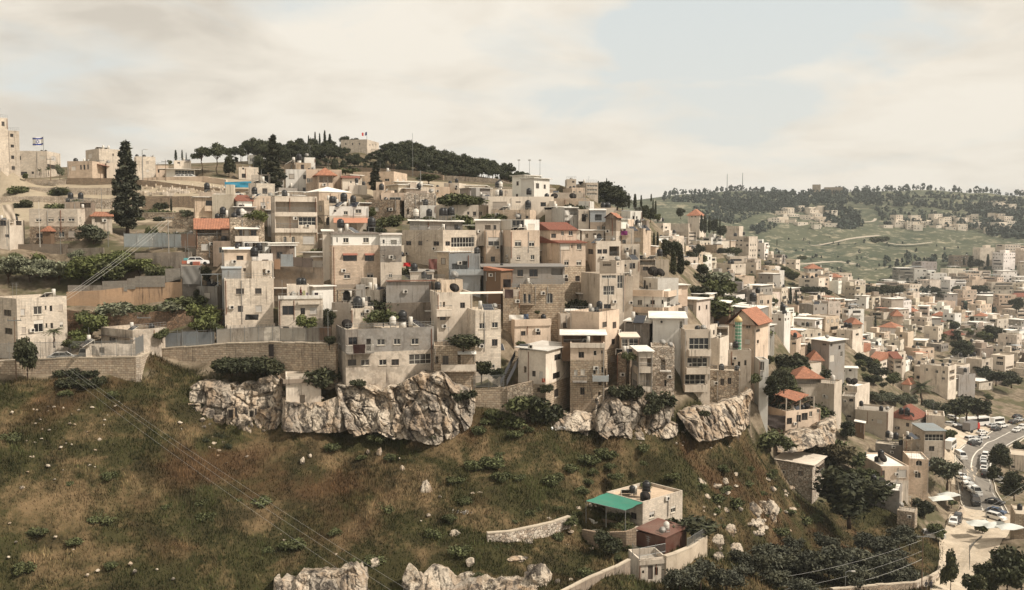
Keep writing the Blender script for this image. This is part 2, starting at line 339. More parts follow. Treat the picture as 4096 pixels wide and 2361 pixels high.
# ------------------------------------------------ house machine
HS=[]; BYN={}
def house(nick,sp,Y,mat='plaster',col='c',wins='',th=None,bands='',par=.55,roof='flat',D=8.0,ext=3.0,bal='',rcol=None,cat='house',name='house',over=.35,rise=None,rmat=None,ground=True,label=None,rtilt=0):
    ul,uc,ur,vt,vb=[float(x) for x in sp.split()]
    h=dict(nick=nick,ul=U(ul),uc=U(uc),ur=U(ur),vt=V(vt),vb=V(vb),Y=Y,mat=mat,col=col,th=th,par=par,roof=roof,D=D,ext=ext,rcol=rcol,cat=cat,name=name,over=over,rise=rise,rmat=rmat,ground=ground,label=label,rtilt=rtilt)
    W=[]
    for w in wins.split(';'):
        w=w.strip()
        if not w: continue
        q=w.split(','); W.append((U(float(q[0])),V(float(q[1])),U(float(q[2])),V(float(q[3])),q[4] if len(q)>4 else 'w'))
    h['wins']=W
    B=[]
    for w in bal.split(';'):
        w=w.strip()
        if not w: continue
        q=w.split(','); B.append((U(float(q[0])),V(float(q[1])),U(float(q[2])),V(float(q[3])),q[4] if len(q)>4 else 'p',float(q[5]) if len(q)>5 else 1.1,q[6] if len(q)>6 else None))
    h['bal']=B
    bb=[]
    for w in bands.split(';'):
        w=w.strip()
        if not w: continue
        q=w.split(','); bb.append((V(float(q[0])),q[1],q[2]))
    h['bands']=bb
    for key,nm in (('apartment','apartment_block'),('block','block_house'),('shed','shed'),('hut','hut'),('tower','tower_house'),('storey','upper_storey'),('room','rooftop_room'),('annex','annex'),('pavilion','pavilion'),('kiosk','kiosk'),('cabin','cabin'),('loft','rooftop_loft'),('box','box_house'),('convent','convent'),('palace','palace'),('villa','villa')):
        if key in nick.replace('boxes','').split(' ') and name=='house': h['name']=nm; h['cat']=nm.replace('_',' '); break
    solve(h); HS.append(h); BYN[nick]=h
    return h
def endlen(C,d,u):
    k=(u-CX)/FPX; den=d[0]-k*d[1]*CP
    if abs(den)<1e-6: return -1
    return (k*(C[1]*CP-C[2]*SP)-C[0])/den
def solve(h):
    Y=h['Y']; C=P(h['uc'],h['vt'],Y); ul,uc,ur=h['ul'],h['uc'],h['ur']
    th=h['th']; wl,wr=uc-ul,ur-uc
    L=lambda t:(-math.sin(t),math.cos(t)); Rr=lambda t:(math.cos(t),math.sin(t))
    a=math.atan2(C.x,C.y); am=math.atan2((((ul+ur)/2)-CX)/FPX,1)
    if th is None:
        if wl<2 or wr<2:
            th=-am+R(1.5 if wl<2 else -1.5)
            if wr<2: th+=R(90)
        else:
            best=None
            for q in range(4,87):
                t=-a+R(q)
                tl,tr=endlen(C,L(t),ul),endlen(C,Rr(t),ur)
                if tl<=0 or tr<=0: continue
                e=abs(math.log(tl/h['D']))*(1.0 if wl<=wr else .35)+abs(math.log(tr/h['D']))*(1.0 if wr<wl else .35)
                if best is None or e<best[0]: best=(e,t)
            th=best[1]
    else: th=R(th)
    h['th']=th; Ld,Rd=L(th),Rr(th)
    tl=endlen(C,Ld,ul) if wl>=2 else h['D']; tr=endlen(C,Rd,ur) if wr>=2 else h['D']
    if tl<=.3: tl=h['D']
    if tr<=.3: tr=h['D']
    h['tl']=min(tl,24); h['tr']=min(tr,30)
    h['C']=C; h['zt']=C.z; h['zb']=P(h['uc'],h['vb'],Y).z
    h['Rd']=Vector((*Rd,0)); h['Ld']=Vector((*Ld,0)); h['nR']=Vector((Rd[1],-Rd[0],0)); h['nL']=Vector((-Ld[1],Ld[0],0))
def facehit(h,side,u,v):
    """(s along face, z) where the sight line through the photo's point meets that face"""
    n=h['nR'] if side=='R' else h['nL']; dr=h['Rd'] if side=='R' else h['Ld']
    d=ray(u,v); den=d.dot(n)
    if abs(den)<1e-6: return None
    C=h['C']; t=(C.x*n.x+C.y*n.y)/den; p=d*t
    return (p.x-C.x)*dr.x+(p.y-C.y)*dr.y, p.z
def side_of(h,u):
    wl,wr=h['uc']-h['ul'],h['ur']-h['uc']
    if wl<2: return 'R'
    if wr<2: return 'L'
    return 'L' if u<h['uc'] else 'R'
def face_rect(h,u0,v0,u1,v1,side=None):
    um,vm=(u0+u1)/2,(v0+v1)/2; side=side or side_of(h,um)
    s=[facehit(h,side,u0,vm)[0],facehit(h,side,u1,vm)[0]]; z=[facehit(h,side,um,v1)[1],facehit(h,side,um,v0)[1]]
    return side,min(s),max(s),min(z),max(z)
WALLMAT_DEF={}
def build_house(h):
    C=h['C']; zt=h['zt']; zb=h['zb']-h['ext']; base=Vector((C.x,C.y,h['zb'])); h['base']=base
    lab=h['label'] or (h['nick'][4:] if h['nick'].startswith('the ') else h['nick'])
    root=empty(h['name'],base,lab,h['cat']); h['root']=root
    col=lambda k:C_[k] if isinstance(k,str) else k
    cj=lambda c:tuple(min(.85,x*f) for x,f in zip(c,[random.uniform(.84,1.08)]*3))
    bands=[(zt,h['mat'],cj(col(h['col'])))]
    for v,m,c in h['bands']: bands.append((P(h['uc'],v,h['Y']).z,m,cj(col(c))))
    mbs=[MB() for _ in bands]
    def bidx(z):
        k=0
        for i,b in enumerate(bands):
            if z<b[0]-1e-4: k=i
        return k
    rects={'L':[],'R':[]}
    for (u0,v0,u1,v1,ty) in h['wins']:
        sd,s0,s1,z0,z1=face_rect(h,u0,v0,u1,v1); LEN=h['tl'] if sd=='L' else h['tr']
        s0=max(s0,.12); s1=min(s1,LEN-.12); z1=min(z1,zt-.1)
        if s1-s0<.2 or z1-z0<.2: continue
        rects[sd].append((s0,s1,z0,z1,ty))
    for sd in 'RL':
        dr=h['Rd'] if sd=='R' else h['Ld']; n=h['nR'] if sd=='R' else h['nL']; LEN=h['tr'] if sd=='R' else h['tl']
        W=lambda s,z,d=0.0:(dr.x*s-n.x*d,dr.y*s-n.y*d,z-base.z)
        rs=rects[sd]
        xs=sorted({0,LEN}|{r[0] for r in rs}|{r[1] for r in rs}); zs=sorted({zb,zt}|{r[2] for r in rs}|{r[3] for r in rs}|{b[0] for b in bands[1:] if zb<b[0]<zt})
        for i in range(len(xs)-1):
            for j in range(len(zs)-1):
                if xs[i+1]-xs[i]<1e-4 or zs[j+1]-zs[j]<1e-4: continue
                xm,zm=(xs[i]+xs[i+1])/2,(zs[j]+zs[j+1])/2
                if any(r[0]<xm<r[1] and r[2]<zm<r[3] for r in rs): continue
                q=[W(xs[i],zs[j]),W(xs[i+1],zs[j]),W(xs[i+1],zs[j+1]),W(xs[i],zs[j+1])]
                mbs[bidx(zm)].quad(*(q if sd=='R' else q[::-1]))
        for (s0,s1,z0,z1,ty) in rs:
            deep=1.5 if ty in 'lL' else (.9 if ty=='o' else .16)
            mb=mbs[bidx((z0+z1)/2)]
            mb.quad(W(s0,z0),W(s0,z1),W(s0,z1,deep),W(s0,z0,deep)); mb.quad(W(s1,z0),W(s1,z0,deep),W(s1,z1,deep),W(s1,z1))
            mb.quad(W(s0,z1),W(s1,z1),W(s1,z1,deep),W(s0,z1,deep)); mb.quad(W(s0,z0),W(s0,z0,deep),W(s1,z0,deep),W(s1,z0))
            if ty in 'lo': mb.quad(W(s0,z0,deep),W(s1,z0,deep),W(s1,z1,deep),W(s0,z1,deep))
            window(root,W,s0,s1,z0,z1,ty,deep,h,mb)
    # back faces, roof
    tl,tr=h['tl'],h['tr']; Rv=h['Rd']*tr; Lv=h['Ld']*tl; o=Vector((0,0,0))
    c4=[o,Rv,Rv+Lv,Lv]
    at=lambda p,z:(p.x,p.y,z-base.z)
    zz=[zb]+[b[0] for b in bands[1:] if zb<b[0]<zt][::-1]+[zt]
    for j in range(len(zz)-1):
        m=mbs[bidx((zz[j]+zz[j+1])/2)]
        m.quad(at(c4[1],zz[j]),at(c4[2],zz[j]),at(c4[2],zz[j+1]),at(c4[1],zz[j+1])); m.quad(at(c4[2],zz[j]),at(c4[3],zz[j]),at(c4[3],zz[j+1]),at(c4[2],zz[j+1]))
    par=h['par'] if h['roof']=='flat' else 0
    if h['roof']=='flat' and par>0:
        w=.2; ru,lu=h['Rd'],h['Ld']; inn=[ru*w+lu*w,ru*(tr-w)+lu*w,ru*(tr-w)+lu*(tl-w),ru*w+lu*(tl-w)]
        for k in range(4):
            a,b,c,d=c4[k],c4[(k+1)%4],inn[(k+1)%4],inn[k]
            mbs[0].quad(at(a,zt),at(b,zt),at(c,zt),at(d,zt)); mbs[0].quad(at(d,zt),at(c,zt),at(c,zt-par),at(d,zt-par))
        rp=inn; rz=zt-par
    else: rp=c4; rz=zt
    h['rz']=rz
    for (bz,bm,bc),mb in zip(bands,mbs):
        if mb.f: link('wall',mb.mesh('wall',[bm]),root,color=bc)
    mb=MB(); rc=h['rcol']; rm='slab'
    if h['roof']=='flat': mb.poly([at(p,rz) for p in rp]); rc=rc or random.choice([(.42,.35,.27),(.36,.31,.25),(.5,.43,.34),(.30,.27,.23)])
    else:
        ov=h['over']; ru,lu=h['Rd'],h['Ld']
        e=[ru*-ov+lu*-ov,ru*(tr+ov)+lu*-ov,ru*(tr+ov)+lu*(tl+ov),ru*-ov+lu*(tl+ov)]
        if h['roof']=='sheet':
            rm=h['rmat'] or 'slab'; rc=rc or C_['W']; ti=h['rtilt']
            dz=[0,ti*(tr),ti*tr+.25,.25] if ti else [0,0,.3,.3]
            mb.hexa([at(p,zt+.02+d) for p,d in zip(e,dz)],[at(p,zt+.14+d) for p,d in zip(e,dz)])
        else:
            rm=h['rmat'] or 'tile'; rc=rc or C_['t']; rise=h['rise'] or .32*min(tl,tr)
            lo=[at(p,zt-.05) for p in e]; A=lambda p,z:Vector(at(p,z))
            mb.poly(lo[::-1])
            if h['roof']=='hip':
                if tr>tl: r0,r1=ru*(tl/2)+lu*(tl/2),ru*(tr-tl/2)+lu*(tl/2)
                else: r0,r1=lu*(tr/2)+ru*(tr/2),lu*(tl-tr/2)+ru*(tr/2)
                a,b=at(r0,zt+rise),at(r1,zt+rise); e2=[at(p,zt+.08) for p in e]
                if tr>tl: mb.quad(e2[0],e2[1],b,a); mb.poly([e2[1],e2[2],b]); mb.quad(e2[2],e2[3],a,b); mb.poly([e2[3],e2[0],a])
                else: mb.poly([e2[0],e2[1],a]); mb.quad(e2[1],e2[2],b,a); mb.poly([e2[2],e2[3],b]); mb.quad(e2[3],e2[0],a,b)
                for k in range(4): mb.quad(lo[k],lo[(k+1)%4],e2[(k+1)%4],e2[k])
            elif h['roof'] in('gableR','gableL'):
                # gableR: the gable triangle stands over the right face
                hi=zt+rise; e2=[at(p,zt+.08) for p in e]
                if h['roof']=='gableR': a=at((e[0]+e[1])/2,hi); b=at((e[3]+e[2])/2,hi); mb.quad(e2[0],a,b,e2[3]); mb.quad(a,e2[1],e2[2],b); tri=[(c4[0],c4[1]),(c4[3],c4[2])]
                else: a=at((e[0]+e[3])/2,hi); b=at((e[1]+e[2])/2,hi); mb.quad(e2[0],e2[1],b,a); mb.quad(a,b,e2[2],e2[3]); tri=[(c4[0],c4[3]),(c4[1],c4[2])]
                for p,q in tri: g=MB(); g.poly([at(p,zt),at(q,zt),at((p+q)/2,hi-.12)]); link('gable',g.mesh('gable',[h['mat']]),root,color=bands[0][2])
            else: # shed: low edge over the front
                lowk=(0,1) if h['roof']=='shedR' else (0,3)
                zs=[zt+.08+(0 if k in lowk else rise) for k in range(4)]
                e2=[at(p,z) for p,z in zip(e,zs)]; mb.quad(*e2)
                for k in range(4): mb.quad(lo[k],lo[(k+1)%4],e2[(k+1)%4],e2[k])
        if h['roof']!='sheet' : pass
    link('roof',mb.mesh('roof',[rm]),root,color=rc)
    for b in h['bal']: balcony(h,root,b,bands)
    return root
def window(root,W,s0,s1,z0,z1,ty,deep,h,wallmb):
    far=h['Y']>225
    if ty=='o' : return
    w=s1-s0; hh=z1-z0; dk='frame_dark' if ty in 'kbdL' else 'frame_white'
    if ty=='w' and random.random()<.22: dk='frame_dark'
    if ty in 'lL':
        mb=MB(); zr=z0+min(1.0,hh*.42)
        mb.obox(W(s0,zr-.05,.06),Vector(W(s1,zr,.06))-Vector(W(s0,zr,.06)),Vector(W(s0,zr,.12))-Vector(W(s0,zr,.06)),(0,0,.06))
        n=int(w/.22)
        for k in range(n+1):
            s=s0+w*k/max(1,n); a=Vector(W(s,z0,.09)); mb.tube([a,a+Vector((0,0,zr-z0))],.018,4)
        o=link('railing',mb.mesh('railing',['rail']),root); return
    f=MB(); t=min(.075,w*.1); d0,d1=deep-.07,deep
    def bar(a,b,c,d): # s from a to b, z from c to d
        p=Vector(W(a,c,d1)); f.obox(p,Vector(W(b,c,d1))-p,Vector(W(a,c,d0))-p,(0,0,d-c))
    nm='window'
    if ty in 'de':
        nm='door'; f=MB(); p=Vector(W(s0,z0,d1)); f.obox(p,Vector(W(s1,z0,d1))-p,Vector(W(s0,z0,d0))-p,(0,0,hh))
        link('door',f.mesh('door',['paint']),root,color=(.09,.07,.06) if ty=='d' else (.5,.47,.42)); return
    bar(s0,s1,z0,z0+t); bar(s0,s1,z1-t,z1); bar(s0,s0+t,z0+t,z1-t); bar(s1-t,s1,z0+t,z1-t)
    if ty=='G':
        n=max(2,round(w/.9))
        for k in range(1,n): c=s0+w*k/n; bar(c-.03,c+.03,z0+t,z1-t)
        for q in (.42,): bar(s0+t,s1-t,z0+hh*q-.03,z0+hh*q+.03)
    elif ty=='b':
        n=max(3,int(w/.16))
        for k in range(1,n): c=s0+w*k/n; bar(c-.012,c+.012,z0+t,z1-t)
        bar(s0+t,s1-t,z0+hh*.5-.015,z0+hh*.5+.015)
    elif w>.55: bar((s0+s1)/2-.03,(s0+s1)/2+.03,z0+t,z1-t)
    if ty=='a':
        r=w/2; cx=(s0+s1)/2; zc=z1-r
        if zc>z0+.1:
            for sg in (-1,1):
                pts=[W(cx+sg*r*math.sin(q*math.pi/12),zc+r*math.cos(q*math.pi/12),.002) for q in range(7)]
                wallmb.poly([W(cx+sg*r,z1,.002)]+ (pts if sg>0 else pts)[::1])
    fr=link('window',f.mesh('window',[dk]),root)
    g=MB(); g.quad(W(s0,z0,d1-.01),W(s1,z0,d1-.01),W(s1,z1,d1-.01),W(s0,z1,d1-.01)); link('pane',g.mesh('pane',['glass']),fr)
    if ty in 'sh':
        g=MB(); zz=z0 if ty=='s' else z0+hh*random.uniform(.45,.7); p=Vector(W(s0+.02,zz,.10)); g.obox(p,Vector(W(s1-.02,zz,.10))-p,Vector(W(s0+.02,zz,.06))-p,(0,0,z1-zz))
        link('shutter',g.mesh('shutter',['corrugated' if False else 'paint']),fr,color=random.choice([(.52,.47,.40),(.45,.42,.38),(.6,.55,.48),(.36,.31,.26)]))
    if ty in 'whsb' and not far and w>.6:
        g=MB(); p=Vector(W(s0-.08,z0-.09,.1)); g.obox(p,Vector(W(s1+.08,z0-.09,.1))-p,Vector(W(s0-.08,z0-.09,-.09))-p,(0,0,.085)); link('sill',g.mesh('sill',['slab']),fr,color=(.5,.44,.36))
def balcony(h,root,b,bands):
    u0,v0,u1,v1,ty,dep,cc=b
    sd,s0,s1,z0,z1=face_rect(h,u0,v0,u1,v1)
    dr=h['Rd'] if sd=='R' else h['Ld']; n=h['nR'] if sd=='R' else h['nL']; base=h['base']
    W=lambda s,z,d=0.0:Vector((dr.x*s-n.x*d,dr.y*s-n.y*d,z-base.z))
    c=C_[cc] if cc else bands[0][2]
    def ob(mb,a,bb,z,zz,d0,d1):
        p=W(a,z,d0); mb.obox(p,W(bb,z,d0)-p,W(a,z,d1)-p,(0,0,zz-z))
    mb=MB()
    if ty=='a': # awning sheet
        p=[W(s0,z1,.0),W(s1,z1,.0),W(s1,z0,-dep),W(s0,z0,-dep)]; up=Vector((0,0,.06)); mb.hexa([p[3],p[2],p[1],p[0]],[q+up for q in (p[3],p[2],p[1],p[0])])
        o=link('awning',mb.mesh('awning',['paint']),root,color=c); return
    ob(mb,s0,s1,z0,z0+.18,-dep,.0); slab=link('balcony',mb.mesh('balcony',[bands[0][1] if bands[0][1]!='rubble' else 'plaster']),root,color=c)
    mb=MB()
    if ty=='p': ob(mb,s0,s1,z0+.18,z1,-dep,-dep+.12); ob(mb,s0,s0+.12,z0+.18,z1,-dep+.12,0); ob(mb,s1-.12,s1,z0+.18,z1,-dep+.12,0); link('parapet',mb.mesh('parapet',['plaster']),slab,color=c)
    else:
        ob(mb,s0,s1,z1-.05,z1,-dep,-dep+.05); ob(mb,s0,s0+.05,z1-.05,z1,-dep+.05,0); ob(mb,s1-.05,s1,z1-.05,z1,-dep+.05,0)
        k=int((s1-s0)/.17)
        for i in range(k+1):
            s=s0+.02+(s1-s0-.04)*i/max(k,1); a=W(s,z0+.18,-dep+.025); mb.tube([a,a+Vector((0,0,z1-z0-.2))],.016,4)
        link('railing',mb.mesh('railing',['frame_white' if ty=='R' else 'rail']),slab)
# ------------------------------------------------ the houses, read off the photograph region by region
reg('A')
house('the tall stone block with a brick-red strip and four windows','-85 -85 188 195 700',262,'ashlar','c','100,235,132,268,k;105,342,138,372,k;110,450,140,485,k;115,555,147,592,k;118,672,150,692,k',D=12)
house('the stair tower rising above the tall stone block','-85 -85 74 72 230',261,'ashlar','c','15,115,45,160,k',D=8)
house('the pale block flying the blue and white flag','185 460 595 405 660',288,'ashlar','c','390,452,443,492,s;508,458,552,505,s;187,455,207,495,k;410,535,545,575,k;205,610,268,645,k;310,608,335,632,k',D=10)
house('the square stone block with two rooftop heaters','843 975 1192 380 560',292,'ashlar','c','870,435,908,475,s;1110,430,1122,455,k',D=10)
house('the low stone house with four small windows beside a red porch','662 908 1055 505 665',274,'ashlar','p','705,555,748,598,s;790,545,805,590,k;822,542,842,590,k;860,540,875,588,k;1125,575,1165,620',D=9,bal='955,540,1042,556,a,2,T')
house('the grey stepped house behind the big conifer','1050 1050 1366 525 670',280,'clean','b','1065,452,1090,466;1130,575,1165,620,s;1318,545,1345,590;1320,578,1345,605',D=8)
house('the pale square house with two windows by the road lamp','1322 1336 1533 458 680',283,'ashlar','c','1440,505,1468,535,s;1442,585,1470,615,s',D=9)
house('the small peach box house beside the white pavilion','1538 1538 1662 548 645',288,'plaster','p','1557,585,1573,620,k',D=7)
house('the white flat roofed pavilion with glass sides','1630 1630 1925 585 660',278,'clean','w','1725,595,1915,640,G',D=8,roof='sheet',over=1.6,rcol=C_['W'])
house('the small box storey above the white pavilion','1716 1716 1885 498 560',284,'clean','b','1750,515,1775,530,k',D=6)
house('the two storey stone house with four half shuttered windows','285 765 938 975 1290',193,'ashlar','c','350,1065,408,1102,h;470,1060,530,1098,h;572,1058,632,1098,h;672,1058,735,1098,h;355,1218,420,1262;580,1200,635,1255;672,1192,740,1255,s;495,1210,540,1290,o;785,1058,800,1090;875,1055,888,1088;830,1105,842,1125',D=9,bands='1150,rubble,d')
house('the brown rooftop shed with two water tanks','634 900 938 912 975',197,'concrete','n','790,915,895,965,o',D=5,par=.2)
house('the red roofed porch on the two storey stone house','420 500 555 1198 1290',190.8,'wood','n','',D=3,roof='hip',rise=1.1,par=0,name='porch',cat='porch',ground=False)
house('the damaged white house with a torn awning','-70 92 240 1085 1310',186,'plaster','c','0,1085,60,1145,k;100,1085,140,1140,o;158,1095,216,1140,k;50,1228,92,1258,k',D=8)
house('the lean-to shed with a red sheet roof','905 905 1105 1050 1130',196,'plaster','b','935,1060,1000,1110,o',D=5,roof='shedR',rise=1.0,rcol=C_['q'])
house('the rubble house with a sloping orange tile porch','1930 1930 2268 1178 1440',182,'rubble','d','1945,1180,2255,1245,l;1985,1320,2055,1385,s;2135,1320,2210,1385,s',D=5,roof='shedR',rise=2.1,rcol=C_['q'])
house('the white shack behind the blue corrugated fence','1712 1712 1932 1232 1310',184,'clean','c','1770,1255,1796,1290,k',D=5)
house('the stone hut under the tilted solar heater','1905 1905 2265 1075 1120',190,'rubble','d','',D=7,par=.2)
reg('C')
house('the old stone tower house with a tank on top','580 692 848 420 700',234,'ashlar','d','645,440,662,485;748,442,782,485,b;738,575,775,622,b;650,575,672,615;610,580,632,615;1,1,2,2',D=8)
house('the white rooftop shed on the stone tower house','785 785 890 370 425',238,'clean','w','',D=4,par=.1)
house('the plastered annex beside the stone tower house','800 800 1150 487 700',229,'plaster','p','805,575,838,620;840,578,865,612,s',D=8)
house('the terrace pavilion with an orange hip roof','892 925 1068 548 705',225,'plaster','p','930,556,1062,620,l',D=7,roof='hip',rcol=C_['q'],over=.9,rise=2.0)
house('the whitewashed shed with a curved gable','1158 1158 1322 575 680',227,'clean','c','1235,600,1250,625',D=5,roof='shedR',rise=.8,rcol=C_['T'])
house('the wide stone house behind the small cypress','1265 1665 1797 508 695',243,'ashlar','p','1575,578,1622,606;1752,585,1776,612,s;1695,580,1716,612,s;1590,655,1668,690,o;1330,580,1360,610,s',D=11)
house('the low white shed with a flat roof','1218 1218 1402 642 712',222,'clean','c','',D=5,par=.15)
house('the long peach wall house under a white domed roof','775 925 1242 708 865',207,'ashlar','p','1000,800,1045,850,k',D=8,roof='hip',rmat='slab',rcol=C_['w'],over=.1,rise=1.3)
house('the peach house with a shuttered window','268 268 452 752 1010',199,'plaster','p','350,812,398,850,s;412,808,436,824,s',D=7,bands='785,plaster,p')
house('the white loft with a sloping brown roof','65 125 268 800 965',197,'clean','w','135,835,192,866,k;72,850,118,864,s;225,890,260,925,k',D=5,roof='shedR',rise=1.4,rcol=C_['T'])
house('the stone house with paired arched windows and loggias','450 490 908 752 1345',187,'plaster','c','495,808,905,908,l;497,957,722,1068,l;725,957,897,1040,G;575,1150,608,1240,a;657,1150,690,1240,a;770,1147,882,1225,s;805,1335,825,1345',bands='808,plaster,b;915,plaster,c;1112,ashlar,s',D=9,par=.9,bal='490,912,908,952,p,.35;490,1072,906,1112,p,.35')
house('the rubble stone house with a white balcony awning','42 50 387 962 1330',181,'rubble','s','140,1085,168,1142,k;255,1085,312,1146,k;192,1088,235,1146,e;110,1128,124,1144,k',D=7,bal='95,1145,325,1200,p,1.4,c;88,1060,328,1078,a,1.9,w')
house('the white panelled upper house above a red tile awning','1030 1030 1416 852 1098',190,'clean','w','1072,888,1098,908;1170,900,1212,936;1285,882,1346,922;1120,1020,1190,1090,o;1230,1020,1300,1090,o',D=6,bands='945,plaster,b',par=.2,bal='1070,968,1412,1018,a,2.4,q')
house('the dark rubble house with a shuttered window','1380 1690 1772 786 965',205,'rubble','d','1480,862,1515,900,s;1595,865,1646,906,k;1725,735,1745,770;1725,860,1742,905',D=8)
house('the pale rubble house behind a ruined wall','1768 1768 2085 722 965',208,'rubble','c','1795,880,1815,930,o',D=7,par=.3)
house('the tan flat topped house above the ruined wall','2012 2012 2218 660 740',236,'plaster','p','2030,710,2048,730',D=8)
house('the pale two storey house with a small window high on the slope','2160 2310 2378 622 735',240,'plaster','c','2268,668,2288,690,k;2328,690,2345,702,k',D=7)
house('the cream house with a leafy roof terrace','2082 2082 2502 838 990',208,'plaster','c','2390,905,2410,935;2446,905,2478,946,b;2500,930,2530,975',D=8)
house('the pair of white sheet sheds beside the white barrels','1925 1925 2078 842 955',204,'corrugated','w','',D=4,par=.1)
house('the grey loft with a long white sloping roof','1820 1825 2345 998 1095',190,'plaster','g','1872,1028,1918,1045;2155,1035,2182,1075,k;2262,1030,2300,1076,k',D=6,roof='sheet',over=.4,rtilt=-.02)
house('the long beige block with a glazed corner balcony','1745 2150 2488 1086 1430',178,'ashlar','b','1785,1195,1838,1238,k;1905,1195,1948,1238,k;1985,1185,2000,1200;2055,1198,2112,1242,k;2175,1198,2222,1242,k;2232,1158,2462,1255,G',D=10)
house('the cream cabin with a flat overhanging roof','965 965 1060 1102 1140',172,'clean','c','',D=4,roof='sheet',over=.3)
reg('D')
house('the big peach apartment house with red window awnings','965 1058 1532 54 770',170,'ashlar','p','1165,148,1302,210,k;1380,148,1472,210,k;1172,328,1236,382,h;1400,325,1466,376,h;1070,150,1080,190;1104,150,1113,195;1001,118,1018,165;1031,115,1046,165;1014,275,1026,330;1038,280,1049,335;1065,300,1076,346;1102,310,1112,362;980,115,986,150;980,290,988,330',D=9,bands='440,plaster,n;482,block,s',bal='1160,136,1306,152,a,.5,T;1376,136,1474,152,a,.5,T',par=.1)
house('the white panel storey with black battens','978 1064 1526 -58 54',170.6,'clean','w','1165,-20,1220,28;1362,-22,1420,28;1555,0,1575,35;1070,-25,1082,20;1100,-25,1112,25;1000,-30,1055,40,G',D=8,roof='sheet',rcol=(.2,.17,.15),over=.35,ground=False)
house('the cream annex on the flank of the peach apartment house','1534 1534 1742 60 445',171,'plaster','c','1552,150,1580,166;1652,152,1686,198;1615,320,1650,370,h',D=7,bands='60,concrete,g;220,plaster,c',bal='1600,345,1742,400,r,1')
house('the white lean-to behind the white panel storey','1528 1528 1740 -45 58',173,'clean','w','1555,-3,1575,35;1635,0,1695,45,o',D=4,roof='sheet',over=.2,rcol=(.5,.45,.4))
house('the cream stone block with four windows over a cluttered terrace','-8 -8 472 384 920',160,'ashlar','c','107,480,187,535,b;297,478,361,533,b;125,650,178,712,k;300,648,363,712,s;-1,1,0,2',D=8,bal='22,826,490,908,p,1.6,c')
house('the peach rooftop room with one window','-8 -8 262 100 300',165,'plaster','p','113,155,182,200,k;180,278,206,310,o',D=6,roof='sheet',over=.3,bands='205,plaster,c')
house('the low cream rooftop wall room','262 262 478 212 390',165.5,'plaster','c','370,288,405,345,o',D=4,par=.3)
house('the pale sheet metal rooftop hut','-30 -30 160 285 384',163,'corrugated','l','',D=3,roof='sheet',over=.15,rcol=C_['l'])
house('the small stone house with a laundry terrace','525 525 966 582 912',157,'ashlar','c','565,650,681,742,k;745,672,790,738,k;838,668,906,732,s;572,855,632,908,k;1,1,2,2',D=7,par=.35,bal='525,548,966,582,p,.15,w;718,610,935,636,p,.5,c')
house('the whitewashed hut behind the laundry','612 612 830 446 590',161,'clean','c','',D=4,par=.2)
house('the stained white hut with a rooftop barrel','1246 1246 1466 676 850',156,'concrete','c','1338,715,1374,750',D=4,par=.15)
house('the grey plastered blank block with a red railed terrace','1588 1588 2036 416 640',166,'plaster','g','',D=8,par=.3,bal='1585,345,2168,408,r,.3,T')
house('the white kiosk on the red railed terrace','1828 1828 2058 320 400',169,'clean','c','1990,340,2045,392,k',D=4,roof='sheet',over=.2,rcol=(.3,.28,.25),ground=False)
house('the small balcony house under a rooftop dish','2020 2092 2440 520 930',158,'plaster','c','2118,615,2136,662,e;2150,612,2172,662,o;2320,618,2368,674,k;2120,760,2180,792,k',D=8,bal='2080,690,2232,752,p,1.0,c;2078,642,2232,694,r,1.0')
house('the big grey house on the cliff with a carpet on its balcony','1096 1188 2062 886 1430',149,'concrete','g','1218,960,1306,1036;1395,975,1440,1095,o;1500,978,1580,1038;1665,975,1731,1033;1838,972,1911,1032;1212,1180,1296,1242;1340,1180,1424,1240;1520,1180,1596,1238;1642,1178,1716,1238;1815,1125,2035,1225,G;1114,950,1139,1032,a',D=9,bands='1118,concrete,b',par=.5,bal='1188,1030,1452,1116,R,1.3',ext=6)
house('the stone terrace house with a vine pergola on the cliff','2060 2060 2472 1048 1300',150.5,'block','s','2068,1150,2105,1222,o;2146,1142,2206,1232,k;2295,1120,2325,1225,o',D=6,bal='2132,1222,2476,1290,p,1.2,c;2295,1100,2478,1122,a,1.0,W',ext=8)
house('the concrete basement room under the stone terrace house','2140 2140 2448 1290 1480',151,'concrete','b','2340,1308,2360,1330,o',D=5,par=0,ext=6,ground=False)
reg('F')
house('the round fronted stone apartment house with four windows','150 250 502 104 520',154,'ashlar','c','288,228,349,286;413,220,473,276;288,395,346,456;413,388,470,456',D=7,bal='95,-78,520,-60,a,.2,c',par=.3)
house('the open ground floor on pillars under the stone apartment house','255 255 500 522 760',155,'concrete','g','275,545,372,740,o;385,545,495,690,o',D=6,par=0,ground=True)
house('the house with a white corrugated roof and steel stair','672 945 1186 505 1130',153,'plaster','c','1030,535,1099,593,k;1015,714,1089,776,k;810,700,845,757,k;880,706,916,780,e;728,655,755,720,o;1028,880,1073,957,b;860,865,898,910,o',D=10,bands='835,block,s',roof='sheet',rmat='corrugated',over=.5,ext=2)
house('the peach house with two little stone balconies','1188 1188 1527 425 1120',156,'plaster','p','1268,513,1323,573,k;1415,500,1447,551;1490,498,1507,530,k;1225,690,1258,746,e;1288,685,1332,742,s;1412,652,1440,735;1452,660,1475,735,e;1492,660,1517,722;1284,862,1329,937,k;1462,905,1486,963,o;1465,795,1496,840,o',bands='590,block,s',D=7,bal='1210,745,1350,808,r,1.1,g;1405,738,1562,796,p,1.2,l;1186,425,1528,472,p,.25,c')
house('the dark covered terrace under a patched white roof','1105 1105 1528 348 430',158,'wood','n','1120,352,1370,420,l;1415,352,1490,410,o',D=5,roof='sheet',over=.4,ground=False)
